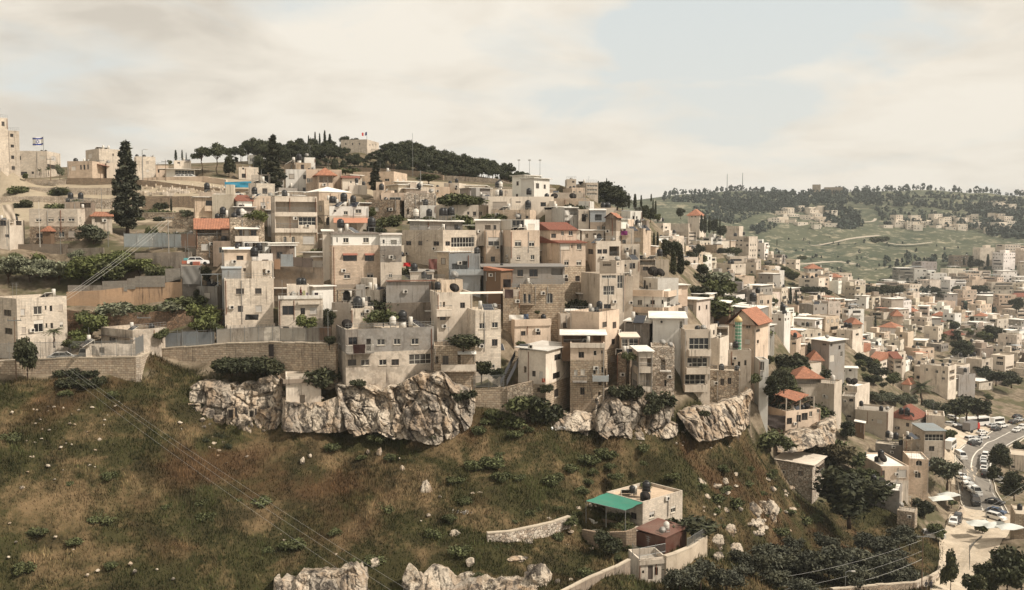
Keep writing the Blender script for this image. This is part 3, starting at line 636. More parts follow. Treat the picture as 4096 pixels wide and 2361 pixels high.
house('the tall beige corner house with a wall air conditioner','1186 1472 1670 122 900',164,'plaster','p','1504,217,1549,272,k;1604,217,1641,282,k;1594,384,1630,442;1584,550,1616,606,s;1115,225,1156,281,k;1595,790,1620,830,k',bands='505,block,s',D=8)
house('the flat peach house with laundry on its roof','522 636 993 196 420',164,'plaster','p','700,308,746,354,k;852,300,893,346,k',D=7,bal='636,196,995,256,p,.25,p')
house('the plain beige wall house behind the laundry','992 1090 1188 135 340',169,'plaster','b','1115,225,1155,281,k',D=8)
house('the dim rubble tower with ivy on one corner','1650 1738 1800 535 960',160.5,'rubble','d','1745,600,1760,625,o',D=5)
house('the narrow house with a brown glazed box balcony','1795 1862 1998 512 985',157,'plaster','c','1868,575,2003,660,L;1800,545,1858,652,L;1866,722,1990,858,l;1800,718,1846,855,l',D=5,bands='660,plaster,c;910,block,s',roof='sheet',over=.35,par=0)
house('the rubble house with a hanging balcony and red shutter','1985 1985 2218 465 975',162.5,'rubble','c','2080,588,2126,692,o;2114,788,2136,852,k',D=7,bal='2070,640,2182,704,r,1.0,w')
house('the grey house with a white sheet roof and a panel heater','1730 1968 2012 232 470',173,'concrete','g','1962,380,1990,430,k',D=6,roof='sheet',over=.4)
house('the glazed sun room below the grey house','1660 1690 1866 372 560',166,'concrete','b','1692,385,1756,462,G;1765,380,1860,465,G;1885,410,1905,455,k',D=5,roof='sheet',over=.2,rcol=C_['c'])
reg('H')
house('the tall concrete house with three glazed balcony tiers','245 342 600 292 905',168,'plaster','b','385,375,582,488,G;366,570,566,660,G;340,736,546,832,G;272,425,306,475,k',D=9,par=.8,bal='374,486,590,548,p,1.2,c;345,660,570,722,p,1.4,c;326,826,548,895,p,1.6,c')
house('the white rooftop house with a broad pale roof','28 28 330 180 292',172,'clean','w','292,212,336,285,o',D=10,roof='sheet',over=.8)
house('the grey brown wall below the white rooftop house','28 28 250 285 460',173,'concrete','n','',D=5,par=0,ground=True)
house('the rubble house with three windows on the rock','546 548 892 692 1140',176,'rubble','s','600,790,637,850,s;694,775,732,842,k;768,770,802,832,k',D=7,par=.7)
house('the beige plaster house below the green minaret','692 702 1000 492 790',187,'plaster','b','806,620,829,657,k;866,608,891,657,k;930,595,953,647,k',D=7)
house('the peach house with a red gabled tile roof','780 1045 1168 250 740',197,'plaster','p','945,245,992,282;935,390,986,436,s;1055,395,1075,430;822,238,842,270;1035,290,1085,320,k',D=9,roof='gableL',rcol=C_['q'],rise=3.2,over=.8)
house('the white glazed annex stacked on blocks','1036 1080 1172 590 810',192,'clean','w','1084,608,1128,698;1040,515,1085,560,k',D=5,par=.3)
house('the small white room above the rubble terrace','590 690 780 380 470',182,'plaster','c','735,260,750,310',D=6)
house('the house with a collapsed orange tile roof','1042 1340 1682 1098 1470',205,'plaster','p','1350,1165,1402,1228,k;1445,1135,1490,1206,k;1495,1115,1556,1188,k;1572,1100,1602,1152;1646,1050,1680,1116;1430,1285,1482,1354,k;1496,1265,1541,1326,k;1590,1230,1640,1292,G;1356,1320,1390,1386,o;1085,1150,1330,1300,o',D=11,par=1.0)
house('the long tile roofed house with pale chipped tiles','1350 1820 1895 830 1060',229,'plaster','b','1395,775,1425,800,k;1448,835,1552,862,G;1560,832,1660,862,o;1700,940,1760,975,s',D=8,par=.4)
house('the tile roofed upper storey with a dark loggia','1350 1440 1690 775 835',231,'plaster','b','1446,785,1685,830,l',D=7,roof='hip',rcol=C_['q'],rise=2.6,over=.7,ground=False)
house('the white prefab cabin with a flat white roof','1765 1770 2050 668 745',300,'clean','W','1835,690,1860,715,k;1910,690,1925,710,k;1962,685,1990,705,k',D=9,roof='sheet',over=.3)
house('the white house with a water tank and two windows','1175 1325 1388 140 240',262,'clean','W','1265,180,1292,205;1330,180,1345,210;1358,178,1372,200;1200,175,1215,195',D=8)
house('the stone base storey under the white house','1175 1328 1388 238 320',262.5,'rubble','d','',D=8,par=0)
house('the grey concrete block with white roof edge','790 1080 1165 90 250',225,'concrete','g','1100,140,1112,180',D=9,roof='sheet',over=.25)
house('the loggia house with a green hanging cloth','555 770 800 270 420',215,'plaster','b','575,285,760,360,l',D=7,par=.2)
house('the dark loggia block under a thin white roof','545 780 803 35 150',222,'wood','n','570,60,765,145,l',D=7,roof='sheet',over=.3)
house('the stair house with a white rail','600 690 705 470 640',184,'concrete','b','',D=4,par=.2)
house('the tan house with a slanting orange roof edge','1260 1445 1480 400 520',268,'plaster','p','1265,440,1310,460,k;1400,420,1440,440,k',D=8,par=.3)
house('the narrow orange gable above the tan house','1300 1430 1490 378 410',272,'plaster','p','',D=6,roof='gableL',rcol=C_['q'],rise=1.8,ground=False)
house('the grey three storey block under a flat pale roof','1590 1770 1925 410 640',285,'plaster','g','1700,430,1740,450,k;1780,430,1800,460,k;1860,450,1880,490,k;1775,545,1820,610,s;1880,510,1900,560',D=9,roof='sheet',over=.9)
house('the cream long block behind the grey three storey block','1840 2000 2100 300 390',330,'plaster','c','1885,335,1915,350;2030,330,2060,355',D=9)
house('the cream box under the white terrace with black tanks','1230 1460 1690 640 720',262,'plaster','c','',D=9,par=.9)
house('the first of the twin red hip roofed houses','1590 1640 1740 530 600',300,'plaster','p','',D=8,roof='hip',rcol=C_['q'],rise=2.6,over=.6)
house('the second of the twin red hip roofed houses','1550 1590 1705 598 680',280,'plaster','p','',D=8,roof='hip',rcol=C_['q'],rise=2.6,over=.6)
house('the red shed roofed tower house with a wooden loft','1925 2090 2165 520 640',345,'plaster','p','2095,590,2110,630;2130,580,2148,625;1990,540,2080,580,l',D=9,roof='shedL',rcol=C_['q'],rise=2.5)
house('the brown glazed corner house with stacked balconies','2160 2270 2340 600 740',350,'clean','c','2170,575,2260,600,l;2165,655,2260,690,l;2300,620,2330,650',D=9,roof='shedL',rcol=C_['q'],rise=2.2)
house('the brown roofed three storey house with loggias','2350 2410 2490 580 740',360,'plaster','b','2360,600,2400,625,l;2420,600,2480,625,l;2370,650,2400,670;2430,650,2475,675,l;2375,690,2400,710,k',D=9,roof='shedR',rcol=C_['T'],rise=1.6)
house('the mural house with eyes on green','2075 2080 2205 165 300',500,'clean','c','',D=9,roof='flat')
house('the peach house with an orange hip roof near the mural','1920 2000 2090 240 310',420,'plaster','p','1980,265,2010,285;2055,270,2075,290',D=9,roof='hip',rcol=C_['q'],rise=2.6,over=.6)
house('the orange hip roofed house past the mural','2370 2400 2495 160 240',500,'plaster','p','2380,170,2400,190',D=9,roof='hip',rcol=C_['q'],rise=3.2,over=.6)
reg('E')
house('the long white and peach block on the upper slope','378 378 1024 214 345',213,'clean','c','648,262,697,274,k;893,270,947,312,k;740,300,772,342,k;420,265,560,335,s',D=7,bands='214,clean,c')
house('the brick block below the long white block','408 790 850 345 440',206,'ashlar','p','745,405,775,430;862,378,870,395',D=7)
house('the white flat house with twin barrels on the upper slope','300 300 705 140 215',255,'plaster','c','320,165,345,200;540,160,570,190,s',D=8)
house('the beige house with a dark awning high on the slope','950 950 1335 175 235',262,'plaster','b','1010,185,1080,215,s;1220,190,1250,210',D=8)
house('the concrete tower top with one small window','1135 1150 1245 42 120',300,'plaster','b','1205,60,1228,78,k',D=7)
house('the long grey institute with strip windows','1245 1345 1462 75 225',310,'concrete','b','1352,100,1455,118,G;1350,140,1452,158,G;1345,180,1450,198,G;1262,110,1280,140',D=12)
house('the cream house in front of the grey institute','1115 1200 1335 125 235',290,'plaster','p','1215,160,1235,185;1270,160,1290,185;1140,190,1165,210',D=9)
house('the peach house with a wide half shuttered window','266 353 497 548 885',185,'plaster','p','376,615,490,702,h;402,805,445,856,b;280,620,345,705,s;300,805,330,852',D=7)
house('the striped peach house with four small windows','497 596 884 545 885',182,'ashlar','p','638,645,704,706,h;778,650,834,706,h;657,795,694,836,h;795,790,834,836',D=7,bands='545,plaster,p;708,ashlar,c')
house('the rooftop flat with a red lattice screen','490 735 882 438 545',184.5,'clean','w','768,483,833,545,s;610,445,728,540,G;498,450,600,538,s',D=6,par=.15,ground=False)
house('the plain house stepped with red shed roofs','886 1082 1338 672 1290',186,'plaster','p','1252,680,1299,736;1085,680,1182,736,s;1127,840,1173,892,h;1247,840,1297,892,h;1128,1000,1166,1052,b;1237,998,1281,1050,b;1195,690,1208,720',D=9,bands='905,block,s',roof='shedR',rcol=C_['T'],rise=1.2)
house('the upper storey with two red sloping roofs','888 990 1248 545 690',189,'plaster','p','1170,545,1213,598;1098,555,1126,598;998,580,1046,622,k',D=7,roof='shedR',rcol=C_['T'],rise=1.6,ground=False)
house('the dark plastered storey with a wide flat roof','300 330 1132 912 1085',172,'plaster','g','664,935,722,1002;782,930,866,1006;1000,925,1112,988,o;560,930,600,950;330,918,380,938',D=7,roof='sheet',rcol=(.2,.19,.18),over=.5,ground=True)
house('the old stone house with a double arched window','684 688 1132 1080 1310',171,'block','s','950,1165,1016,1267,a;722,1170,752,1265,a;768,1175,798,1265,a',D=6,bal='686,1240,832,1282,r,.9')
house('the half plastered stone corner house','524 524 688 1130 1345',166,'block','s','655,1160,662,1190',D=6,bands='1130,plaster,c;1200,block,s')
house('the tall blank beige house','1293 1478 1722 976 1440',178,'plaster','b','1512,1095,1622,1186,G;1497,990,1640,1024,G;1650,990,1706,1120,G;1518,1275,1588,1345,k',D=9,par=.3)
house('the stair head tower on the tall blank beige house','1476 1640 1722 850 985',180,'plaster','b','1508,860,1590,900,o;1648,863,1670,896',D=6,ground=False)
house('the beige flank wall beside the balcony house','1718 1718 1805 1000 1440',181,'plaster','b','',D=6)
house('the white house with two tiers of curved peach balconies','1805 2112 2245 1135 1460',184,'clean','w','1848,1232,1896,1287;1973,1234,2022,1280;2084,1232,2112,1276;1843,1390,1912,1440;1967,1392,2012,1436;2140,1200,2230,1290,G',D=9,bal='1800,1135,2112,1196,p,.9,p;2112,1135,2246,1192,p,.9,p;1800,1302,2112,1358,p,.9,p;2112,1290,2244,1352,p,.9,p')
house('the white siding rooftop flat with two big dishes','1905 2050 2255 1022 1135',187,'corrugated','w','1910,1040,1930,1120;1965,1065,1980,1110,k',D=6,par=.1,ground=False)
house('the beige flat house with three dark windows','1335 1440 1685 652 960',191,'plaster','c','1362,732,1413,782,k;1454,735,1499,778,k;1507,733,1551,778,k;1572,705,1670,800,L',D=8)
house('the pale house with a green balcony screen','1682 1682 1872 684 835',193,'plaster','c','1720,735,1735,770,k;1760,735,1795,770,s;1812,735,1834,790,k',D=7,bal='1672,790,1772,832,p,1,n')
house('the low house under a dark tin canopy','1680 1680 1870 838 990',187,'plaster','c','1775,870,1828,925,k;1735,855,1745,940',D=7,par=.2)
house('the dark netted loggia house','1870 1870 2030 835 960',195,'concrete','b','1875,840,2025,888,l;1900,905,1960,945,k',D=6,par=.2)
house('the whitewashed loft with two black openings','1248 1300 1522 552 648',197,'clean','c','1335,580,1366,622,o;1410,575,1446,622,o',D=6,roof='sheet',over=.3)
house('the brick shed house with grey cladding and laundry','1370 1385 1540 350 560',200,'clean','b','1430,390,1497,450,l;1452,505,1480,546;1500,505,1532,546',D=6,bands='350,clean,l;465,plaster,n',roof='sheet',over=.15)
house('the white sheet house with a rooftop drying loft','1002 1125 1266 324 535',203,'corrugated','w','1126,328,1262,395,l;1130,450,1182,502,d',D=6,roof='sheet',over=.1)
house('the cream slab house with black laundry','1268 1268 1372 340 530',202,'plaster','c','1300,385,1326,430,k;1334,385,1363,420',D=6)
house('the grey gable tower with a red tile cap','1535 1640 1690 428 660',195,'concrete','n','1655,435,1672,456',D=5,roof='gableL',rcol=C_['q'],rise=1.2,bands='555,plaster,b')
house('the ruined peach house with a purple cloth','1690 1690 1815 530 690',199,'plaster','c','1710,520,1735,555,k;1700,640,1735,680,k',D=6,bal='1685,560,1770,600,r,1')
house('the tall stone flank house with one shutter','1812 1908 1984 528 720',215,'ashlar','p','1822,618,1882,657,s',D=8)
house('the small peach box below the stone flank house','1888 2030 2058 710 810',222,'ashlar','p','1890,730,1905,790',D=7,roof='sheet',over=.2)
house('the white concrete box above the dark cypresses','1428 1428 1640 325 400',240,'clean','c','',D=7,par=.3)
house('the white house in the trees with arched doors','1690 1780 1895 355 470',250,'clean','w','1800,405,1822,440,k;1835,408,1850,435,k',D=8)
house('the grey sheet box high behind the dish','1268 1380 1422 258 345',222,'corrugated','w','',D=5,par=.1)
house('the low wall house with a rooftop dish rack','1000 1000 1385 232 320',228,'ashlar','p','',D=7)
house('the cream stub house under the palm fronds','0 160 380 295 440',212,'plaster','c','175,360,188,395;222,362,260,405,b;290,360,320,402',D=7)
house('the scruffy sheet lean-to beside the black dishes','250 250 492 455 548',186,'corrugated','b','345,495,400,540,o;430,495,456,540,k',D=5,roof='sheet',over=.2,ground=False)
house('the blue grey tin enclosure with laundry','-10 -10 298 778 1000',171,'corrugated','l','20,875,90,930,o;95,850,170,930,l',D=5,par=.1,bal='0,932,330,990,p,.5,l')
house('the rust roofed shelter by the dark tank','355 500 610 945 1090',169,'wood','n','',D=4,roof='shedR',rcol=C_['q'],rise=.6)
reg('B')
house('the concrete garage under a draped grey cloth','1785 1785 1992 255 545',172,'concrete','g','',D=6,par=.1)
house('the white stone apartment house with eight windows','-70 162 655 580 1195',152,'ashlar','c','37,690,111,752,k;48,870,122,932,k;58,1050,130,1106,s;203,682,244,745,s;330,655,416,736;443,650,459,693;490,648,516,705,k;582,638,619,695,s;213,860,254,925,s;333,790,430,910,h;450,822,468,868;498,820,524,875,k;589,806,624,864,h',th=52)
house('the low grey house with solar frames on its roof','995 1308 1642 892 1030',153,'concrete','b','1080,960,1140,1010,k',D=9,par=.7,bal='995,955,1308,962,p,.4,n')
house('the whitewashed shed behind the railings','845 845 1362 1048 1160',149.5,'concrete','c','980,1060,1030,1140,o',D=3,par=.1)
reg('J')
house('the flat stone cube house on the slope','70 440 556 1140 1370',190,'rubble','c','298,1195,346,1245,o;465,1180,478,1235,k;500,1130,552,1215,l',D=9,roof='sheet',rcol=C_['c'],over=.5)
house('the wide house with a big dark dish on its white roof','890 1115 1392 1148 1310',204,'plaster','p','1115,1190,1152,1270,d;1268,1183,1366,1262,s;975,1205,1004,1272,k',D=13,par=.3,rcol=C_['w'],bands='1290,plaster,c')
house('the slim stone house with two arched shuttered windows','1330 1395 1588 1072 1420',213,'ashlar','p','1458,1090,1522,1146,a;1448,1205,1509,1266,a',D=8,par=.4,rcol=C_['w'])
house('the small white roofed house with a tilted dish','1005 1300 1326 1392 1560',196,'concrete','g','1110,1500,1155,1550,o',D=8,par=.2,rcol=C_['w'])
house('the grey house topped with white barrels','1060 1330 1345 945 1060',224,'concrete','g','',D=7,par=.2)
house('the stone stair block next to the white barrels','1335 1335 1425 880 1090',222,'block','s','1345,990,1395,1020,k',D=6)
house('the grey house with a glazed upper room','1425 1545 1750 800 1060',236,'ashlar','b','1548,832,1732,897,G;1588,950,1642,1000,k;1450,840,1502,880,k;1470,955,1490,985,o',D=8,roof='sheet',rcol=(.22,.25,.26),over=.3)
house('the cream house with a big red hip roof','1200 1420 1565 690 860',249,'plaster','c','1360,720,1392,758,k;1255,755,1300,785,k',D=9,roof='hip',rcol=C_['T'],rise=3.2,over=.6,bal='1424,700,1566,760,a,.8,k')
house('the plain grey block beside the red hip roof','1562 1562 1745 642 800',252,'plaster','c','',D=8)
house('the pale plaster house with cream tarpaulins on its roof','862 1188 1240 612 815',243,'plaster','b','903,680,951,716,s;1077,688,1127,726,s;1020,685,1040,700',D=9,par=.4)
house('the stained retaining house below the dishes','728 860 880 462 620',250,'concrete','c','780,645,820,665,k;800,480,840,510',D=7)
house('the white railed terrace house with two dark dishes','728 880 1005 360 510',262,'plaster','c','760,425,800,440',D=9,par=.6,rcol=C_['W'])
house('the rusty boarded house with white sheets','860 950 956 725 860',236,'wood','n','',D=5,roof='sheet',over=.3)
house('the peach block house with balconies at the lane','1500 1780 1860 165 400',350,'plaster','c','1555,180,1580,210;1650,200,1680,230;1720,205,1745,235;1715,270,1745,295;1790,200,1840,240,l;1790,260,1840,300,l',D=9)
house('the small red hip roofed house by the date palm','1325 1400 1465 345 440',355,'plaster','b','',D=7,roof='hip',rcol=C_['q'],rise=2.2)
house('the stone block with a red rooftop fence','1950 2110 2220 95 290',400,'plaster','b','2040,165,2065,190;2150,120,2175,150',D=10)
house('the white corner house with glazed rows beside the trees','2200 2340 2430 60 200',430,'clean','c','2250,115,2320,150,G;2260,70,2320,90,k;2350,160,2420,185,l',D=9)
reg('K')
house('the small stone pump house beside the path','1275 1450 1475 690 790',190,'rubble','s','',D=4,par=.2)
house('the stone gatehouse at the edge of the road','2395 2440 2620 700 890',188,'block','s','',D=8,par=.2)
house('the pale flat house behind the dark trees','2395 2395 2600 115 250',262,'plaster','c','2400,225,2435,250,k',D=8,par=.3)
house('the white block room below the tilted dish','1160 1280 1330 540 700',198,'plaster','c','1110,595,1155,660,o',D=5,par=.2)
reg('L')
house('the block house with a green shade awning','800 1162 1555 585 830',134.5,'ashlar','c','1228,680,1279,742,h;1440,625,1488,690,h;1040,690,1100,755,k;995,660,1030,800,e',th=42,par=.45,rcol=(.55,.42,.30),D=9)
house('the rust red metal shed','1100 1385 1595 940 1090',127.5,'corrugated',(.12,.035,.02),'',D=6,roof='sheet',rmat='corrugated',rcol=(.16,.06,.04),over=.2)
house('the small stone gate house with a black door','1020 1125 1395 1150 1390',121,'plaster','c','1213,1212,1262,1352,d;1155,1262,1176,1292,k;1278,1230,1312,1310,k',D=4,par=.7,bal='1125,1150,1395,1196,p,.2,b')
reg('G')
house('the hilltop house with an orange hip roof','375 490 535 402 560',560,'clean','c','405,405,420,420;440,405,455,420;500,405,515,420',D=12,roof='hip',rcol=C_['q'],rise=4,over=1)
house('the five storey stepped apartment block','180 380 500 480 640',560,'plaster','c','400,490,418,515,k;430,490,450,515,k;460,490,478,515,k;395,575,450,590,l;395,610,450,625,l',D=14)
house('the balcony tower on the spur','246 380 460 560 750',545,'plaster','b','386,565,455,582,l;386,600,455,615,l;386,640,455,655,l;386,680,455,695,l;386,715,455,730,l;330,600,350,620,k',D=13)
house('the flat roofed row with white heaters on the spur','-5 130 205 475 590',530,'plaster','c','40,505,60,525;110,500,130,525;230,490,245,510;150,510,170,530',D=12)
house('the five storey pale corner block beside the green valley','778 976 1062 607 835',575,'plaster','c','808,640,828,655,k;850,640,870,655,k;890,640,910,655,k;925,625,1005,660,l;808,685,828,700,k;848,685,865,695,k;888,685,908,700,k;948,685,975,705,k;885,735,905,750,k;990,680,1000,700;1012,680,1022,700;1035,680,1045,700;988,735,998,755;1010,735,1020,755;1033,735,1043,755;985,790,995,808;1008,785,1018,805;1030,785,1040,805',D=16)
house('the unfinished block behind the pale corner block','745 880 920 505 640',600,'plaster','c','785,535,800,550,o;862,530,885,545,o',D=12)
house('the stone retaining terrace house on the spur','520 660 720 690 780',520,'block','s','',D=9)
house('the two storey flat block with paired windows','518 800 945 880 985',470,'plaster','c','535,912,570,930,k;590,912,612,935,k;635,912,660,935,k;668,915,692,935,k;755,915,785,935,k;850,895,862,915;890,890,900,910',D=11)
house('the beige block with a dark sun terrace','700 790 960 805 880',495,'plaster','b','720,835,745,850,k;790,830,905,850,k',D=11)
house('the white box house above the dark terrace','760 765 835 768 805',500,'clean','W','772,775,785,790;808,775,820,790',D=9)
house('the lone cream block with four dark windows above the orchard','1285 1440 1482 838 950',640,'plaster','c','1295,865,1315,880,k;1350,865,1370,880,k;1398,865,1418,880,k;1445,870,1455,885;1460,870,1470,885',D=13)
house('the orange roofed white villa above the orchard','1520 1560 1690 925 985',590,'clean','w','1570,930,1588,945,k;1628,930,1655,948,k',D=11,roof='hip',rcol=C_['q'],rise=3,over=.8)
house('the white cluster house with blue glazed bays','1468 1665 1730 1022 1125',520,'clean','c','1525,1035,1575,1060,G;1530,1080,1565,1100,G;1680,1045,1690,1065',D=12)
house('the orange tile roofed low house on the near spur','600 640 820 1100 1160',400,'plaster','b','',D=9,roof='hip',rcol=C_['q'],rise=4,over=.6)
house('the orange lean-to house on the near spur','745 850 1030 1000 1090',430,'plaster','p','905,985,935,1010,k;990,960,1000,980',D=10)
reg('D')
house('the small square stone tomb with a heavy cornice','600 600 946 1352 1600',147,'plaster','c','738,1530,790,1640,o;0,0,1,1',D=6,par=.25,bal='572,1368,960,1410,p,.35,n;600,1410,946,1425,p,.18,c',cat='tomb',name='rock_tomb')
reg('C')
house('the pale hilltop convent with arched windows and a flag','1142 1400 1518 192 300',372,'ashlar','c','1185,225,1198,250,a;1252,225,1265,250,a;1320,225,1335,250,a;1425,235,1433,260,a;1455,235,1463,260,a;1485,235,1493,260,a',D=14)
house('the lower pale wing of the hilltop convent','1440 1440 1612 285 350',366,'ashlar','c','',D=8)
house('the small white arched house among the pines','230 230 312 345 420',335,'clean','w','250,378,262,410,a;266,378,277,410,a',D=6)
house('the low grey house behind the blue tarpaulin','135 135 330 465 580',285,'plaster','c','170,472,190,490,k;165,530,205,572,k',D=7)
reg('G')
house('the crest palace with a round tower','1605 1605 1685 95 175',1600,'block','s','',D=30,ground=False)
house('the crest wing beside the round tower','1720 1720 1900 122 170',1600,'block','s','',D=30,ground=False)
KD=4096/2526.0
TP=[]
# ------------------------------------------------ walls, fences
DEFER=[]
def wallrun(*a,**k):
    DEFER.append((build_wall,a,k)); pts=a[3]
    bk=k.pop('back',a[0] in('stone_wall','retaining_wall','terrace_wall'))
    for u,vt,vb,Y in pts:
        if k.get('foot',True): TP.append(P(u,vb,Y-.3))
        if bk: TP.append(P(u,vt+10,Y+3.0))
    k.pop('foot',None)
def railrun(*a,**k): DEFER.append((build_rail,a,k))
def build_wall(name,label,cat,pts,mat,col,thick=.5,cap=None,mats2=None,step=None,sub='wall',deep=2.5):
    """pts: (u,vtop,vbot,Y) along the wall"""
    Q=[(P(u,vt,Y),P(u,vb,Y).z) for u,vt,vb,Y in pts]; base=Vector((Q[0][0].x,Q[0][0].y,Q[0][1]))
    root=empty(name,base,label,cat); m=MB(); cm=MB()
    for (a,za),(b,zb) in zip(Q,Q[1:]):
        d=Vector((b.x-a.x,b.y-a.y,0)).normalized(); n=Vector((-d.y,d.x,0))*thick
        if n.y<0: n=-n
        L=(b-a).length; k=max(1,int(L/2.2))
        for i in range(k):
            f0,f1=i/k,(i+1)/k; p=a.lerp(b,f0)-base; q=a.lerp(b,f1)-base
            j=(random.uniform(-.06,.06) if step is None else 0); jt=Vector((0,0,j)); z0=za+(zb-za)*f0-deep-base.z; z1=za+(zb-za)*f1-deep-base.z
            B=[Vector((p.x,p.y,z0)),Vector((q.x,q.y,z1)),Vector((q.x,q.y,z1))+n,Vector((p.x,p.y,z0))+n]; Tt=[p+jt,q+jt,q+n+jt,p+n+jt]
            m.hexa(B,Tt)
            if cap:
                e=n*.08; up=Vector((0,0,.16)); B2=[p-e+jt,q-e+jt,q+n+e+jt,p+n+e+jt]; cm.hexa(B2,[x+up for x in B2])
    link(sub,m.mesh(sub,[mat]),root,color=C_[col] if isinstance(col,str) else col)
    if cap: link('coping',cm.mesh('coping',['slab']),root,color=(.48,.41,.32))
    return root
def build_rail(name,label,cat,pts,h=1.6,gap=.16,mat='rail',panel=None,r=.02):
    """pts: (u,vbase,Y)"""
    Q=[P(u,v,Y) for u,v,Y in pts]; base=Q[0].copy(); root=empty(name,base,label,cat); bars=MB(); post=bars; pan=MB()
    for a,b in zip(Q,Q[1:]):
        L=(b-a).length; k=max(1,int(L/gap)); up=Vector((0,0,h))
        for f in (.12,.94): bars.tube([a-base+up*f,b-base+up*f],r*1.3,4)
        for i in range(k+1):
            p=a.lerp(b,i/k)-base
            if i%max(1,int(2.4/gap))==0: post.tube([p-Vector((0,0,.3)),p+up*1.05],.045,5)
            elif not panel: bars.tube([p+up*.1,p+up*.97],r,4,caps=False)
        if panel:
            n=Vector((-(b-a).y,(b-a).x,0)).normalized()*.03; ks=max(1,int(L/2.3))
            for i in range(ks):
                p0=a.lerp(b,i/ks)-base+up*.06; p1=a.lerp(b,(i+.985)/ks)-base+up*.06; tp_=up*random.uniform(.78,.95); pm=MB(); pm.hexa([p0,p1,p1+n,p0+n],[x+tp_ for x in (p0,p1,p1+n,p0+n)]); f=random.uniform(.6,1.25); q=random.random()
                link('panel',pm.mesh('panel',['corrugated' if q<.7 else 'concrete']),root,color=tuple(c*f for c in panel) if q<.85 else random.choice([(.45,.41,.35),(.16,.10,.07),(.24,.29,.31)]))
    link('railing',bars.mesh('railing',[mat]),root)
    return root
for k_ in ('B',): reg('B')
wallrun('stone_wall','long weathered stone terrace wall below the blue railing, tree in front','wall',[(U(-80),V(1200),V(1300),149),(U(400),V(1180),V(1340),149.5),(U(700),V(1165),V(1330),149.5),(U(1100),V(1162),V(1390),149.5),(U(1338),V(1160),V(1420),149)],'block','s',.7,True)
wallrun('stone_wall','short sunlit return of the stone terrace wall at its corner','wall',[(U(1340),V(1158),V(1420),149),(U(1474),V(1095),V(1240),158)],'block','c',.7,True)
reg('D')
wallrun('stone_wall','tall stone terrace wall with a narrow dark doorway','wall',[(U(-745),V(1085),V(1250),157.5),(U(-400),V(1060),V(1250),157),(U(0),V(1030),V(1260),156),(U(428),V(1015),V(1250),154.5),(U(1092),V(1030),V(1340),151.5)],'block','s',.8,True)
reg('D')
def _dw(a,b):
    m=MB(); m.box(0,0,0,b.x-a.x,.15,b.z-a.z); tag(link('doorway',m.mesh('doorway',['dark']),loc=a),'narrow dark iron doorway in the tall stone terrace wall','doorway',kind='thing')
DEFER.append((_dw,(P(U(432),V(1148),153.8),P(U(478),V(1030),153.8)),{}))
#; b=P(U(478),V(1030),153.8); m.box(0,0,0,b.x-a.x,.15,b.z-a.z); tag(link('doorway',m.mesh('doorway',['dark']),loc=a),'narrow dark iron doorway in the tall stone terrace wall','doorway',kind='thing')
reg('B')
railrun('railing_fence','blue grey bar railing on the long stone terrace wall','fence',[(U(-60),V(1182),149.6),(U(400),V(1165),149.8),(U(860),V(1155),149.9),(U(1336),V(1148),149.4)],2.6,.16)
railrun('railing_fence','blue grey bar railing on the sunlit wall corner','fence',[(U(1342),V(1150),149.6),(U(1474),V(1085),158.4)],3.0,.16)
railrun('sheet_fence','patched blue and white sheet fence behind the terrace corner','fence',[(U(1476),V(1078),158.2),(U(1800),V(1062),157.6),(U(2120),V(1050),157.2)],2.9,.16,panel=(.22,.25,.27))
railrun('sheet_fence','pale peeling whitewashed fence under the cluttered terrace','fence',[(U(2140),V(1046),157),(U(2760),V(1020),156)],3.0,.17,panel=(.5,.46,.4))
reg('D')
railrun('sheet_fence','grey bar fence with a dark gate beside the street lamp','fence',[(U(545),V(1008),155.2),(U(1050),V(1015),152.2)],2.6,.17,panel=(.40,.37,.32))
reg('B')
wallrun('retaining_wall','tall peach concrete retaining wall with drain holes','wall',[(U(655),V(515),V(680),171),(U(980),V(500),V(690),171),(U(1320),V(455),V(690),172),(U(1620),V(425),V(640),172),(U(1795),V(385),V(560),172)],'plaster',(.45,.30,.19),.6,False,step=0)
for i,(x0,x1,y0,y1) in enumerate(((668,1004,448,512),(1008,1250,408,495),(1252,1330,382,472),(1332,1625,360,450),(1630,1780,285,400))):
    wallrun('block_wall',['lowest grey block wall step on the peach retaining wall','second grey block wall step, under the leafy tree','short third grey block wall step, mid retaining wall','fourth grey block wall step, below the cactus','topmost grey block wall step beside the draped cloth'][i],'wall',[(U(x0),V(y0),V(y1)+6,171.6+i*.1),(U(x1),V(y0-6 if i else y0),V(y1-4)+6,171.6+i*.1)],'ashlar',(.27,.25,.22),.25,False,step=0,foot=False,deep=.05)
wallrun('garden_wall','dark streaked concrete garden wall below the stone house','wall',[(U(-60),V(45),V(130),190),(U(660),V(38),V(135),190)],'concrete',(.2,.165,.13),.4,False,step=0)
wallrun('garden_wall','grey concrete garden wall beside the white car','wall',[(U(1330),V(130),V(215),179),(U(1888),V(118),V(215),179)],'concrete',(.27,.23,.19),.4,False,step=0)
wallrun('garden_wall','pale low garden wall at the meeting of two gardens','wall',[(U(670),V(85),V(140),184),(U(1020),V(75),V(140),184)],'concrete',(.22,.19,.15),.4,False,step=0)
wallrun('terrace_wall','dim overgrown rock wall under the peach retaining wall','wall',[(U(655),V(690),V(900),163),(U(1000),V(730),V(900),163),(U(1640),V(700),V(900),163),(U(2200),V(680),V(900),166)],'rubble',(.2,.13,.085),.6,False)
railrun('sheet_fence','blue grey corrugated fence in front of the white canopy','fence',[(U(1225),V(80),180),(U(1930),V(85),180)],2.9,.3,panel=(.36,.41,.42))
reg('D')
wallrun('terrace_wall','brown stained terrace wall above the laundry terrace','wall',[(U(478),V(270),V(560),169.5),(U(965),V(262),V(560),169.5)],'concrete',(.20,.155,.115),.5,False,step=0)
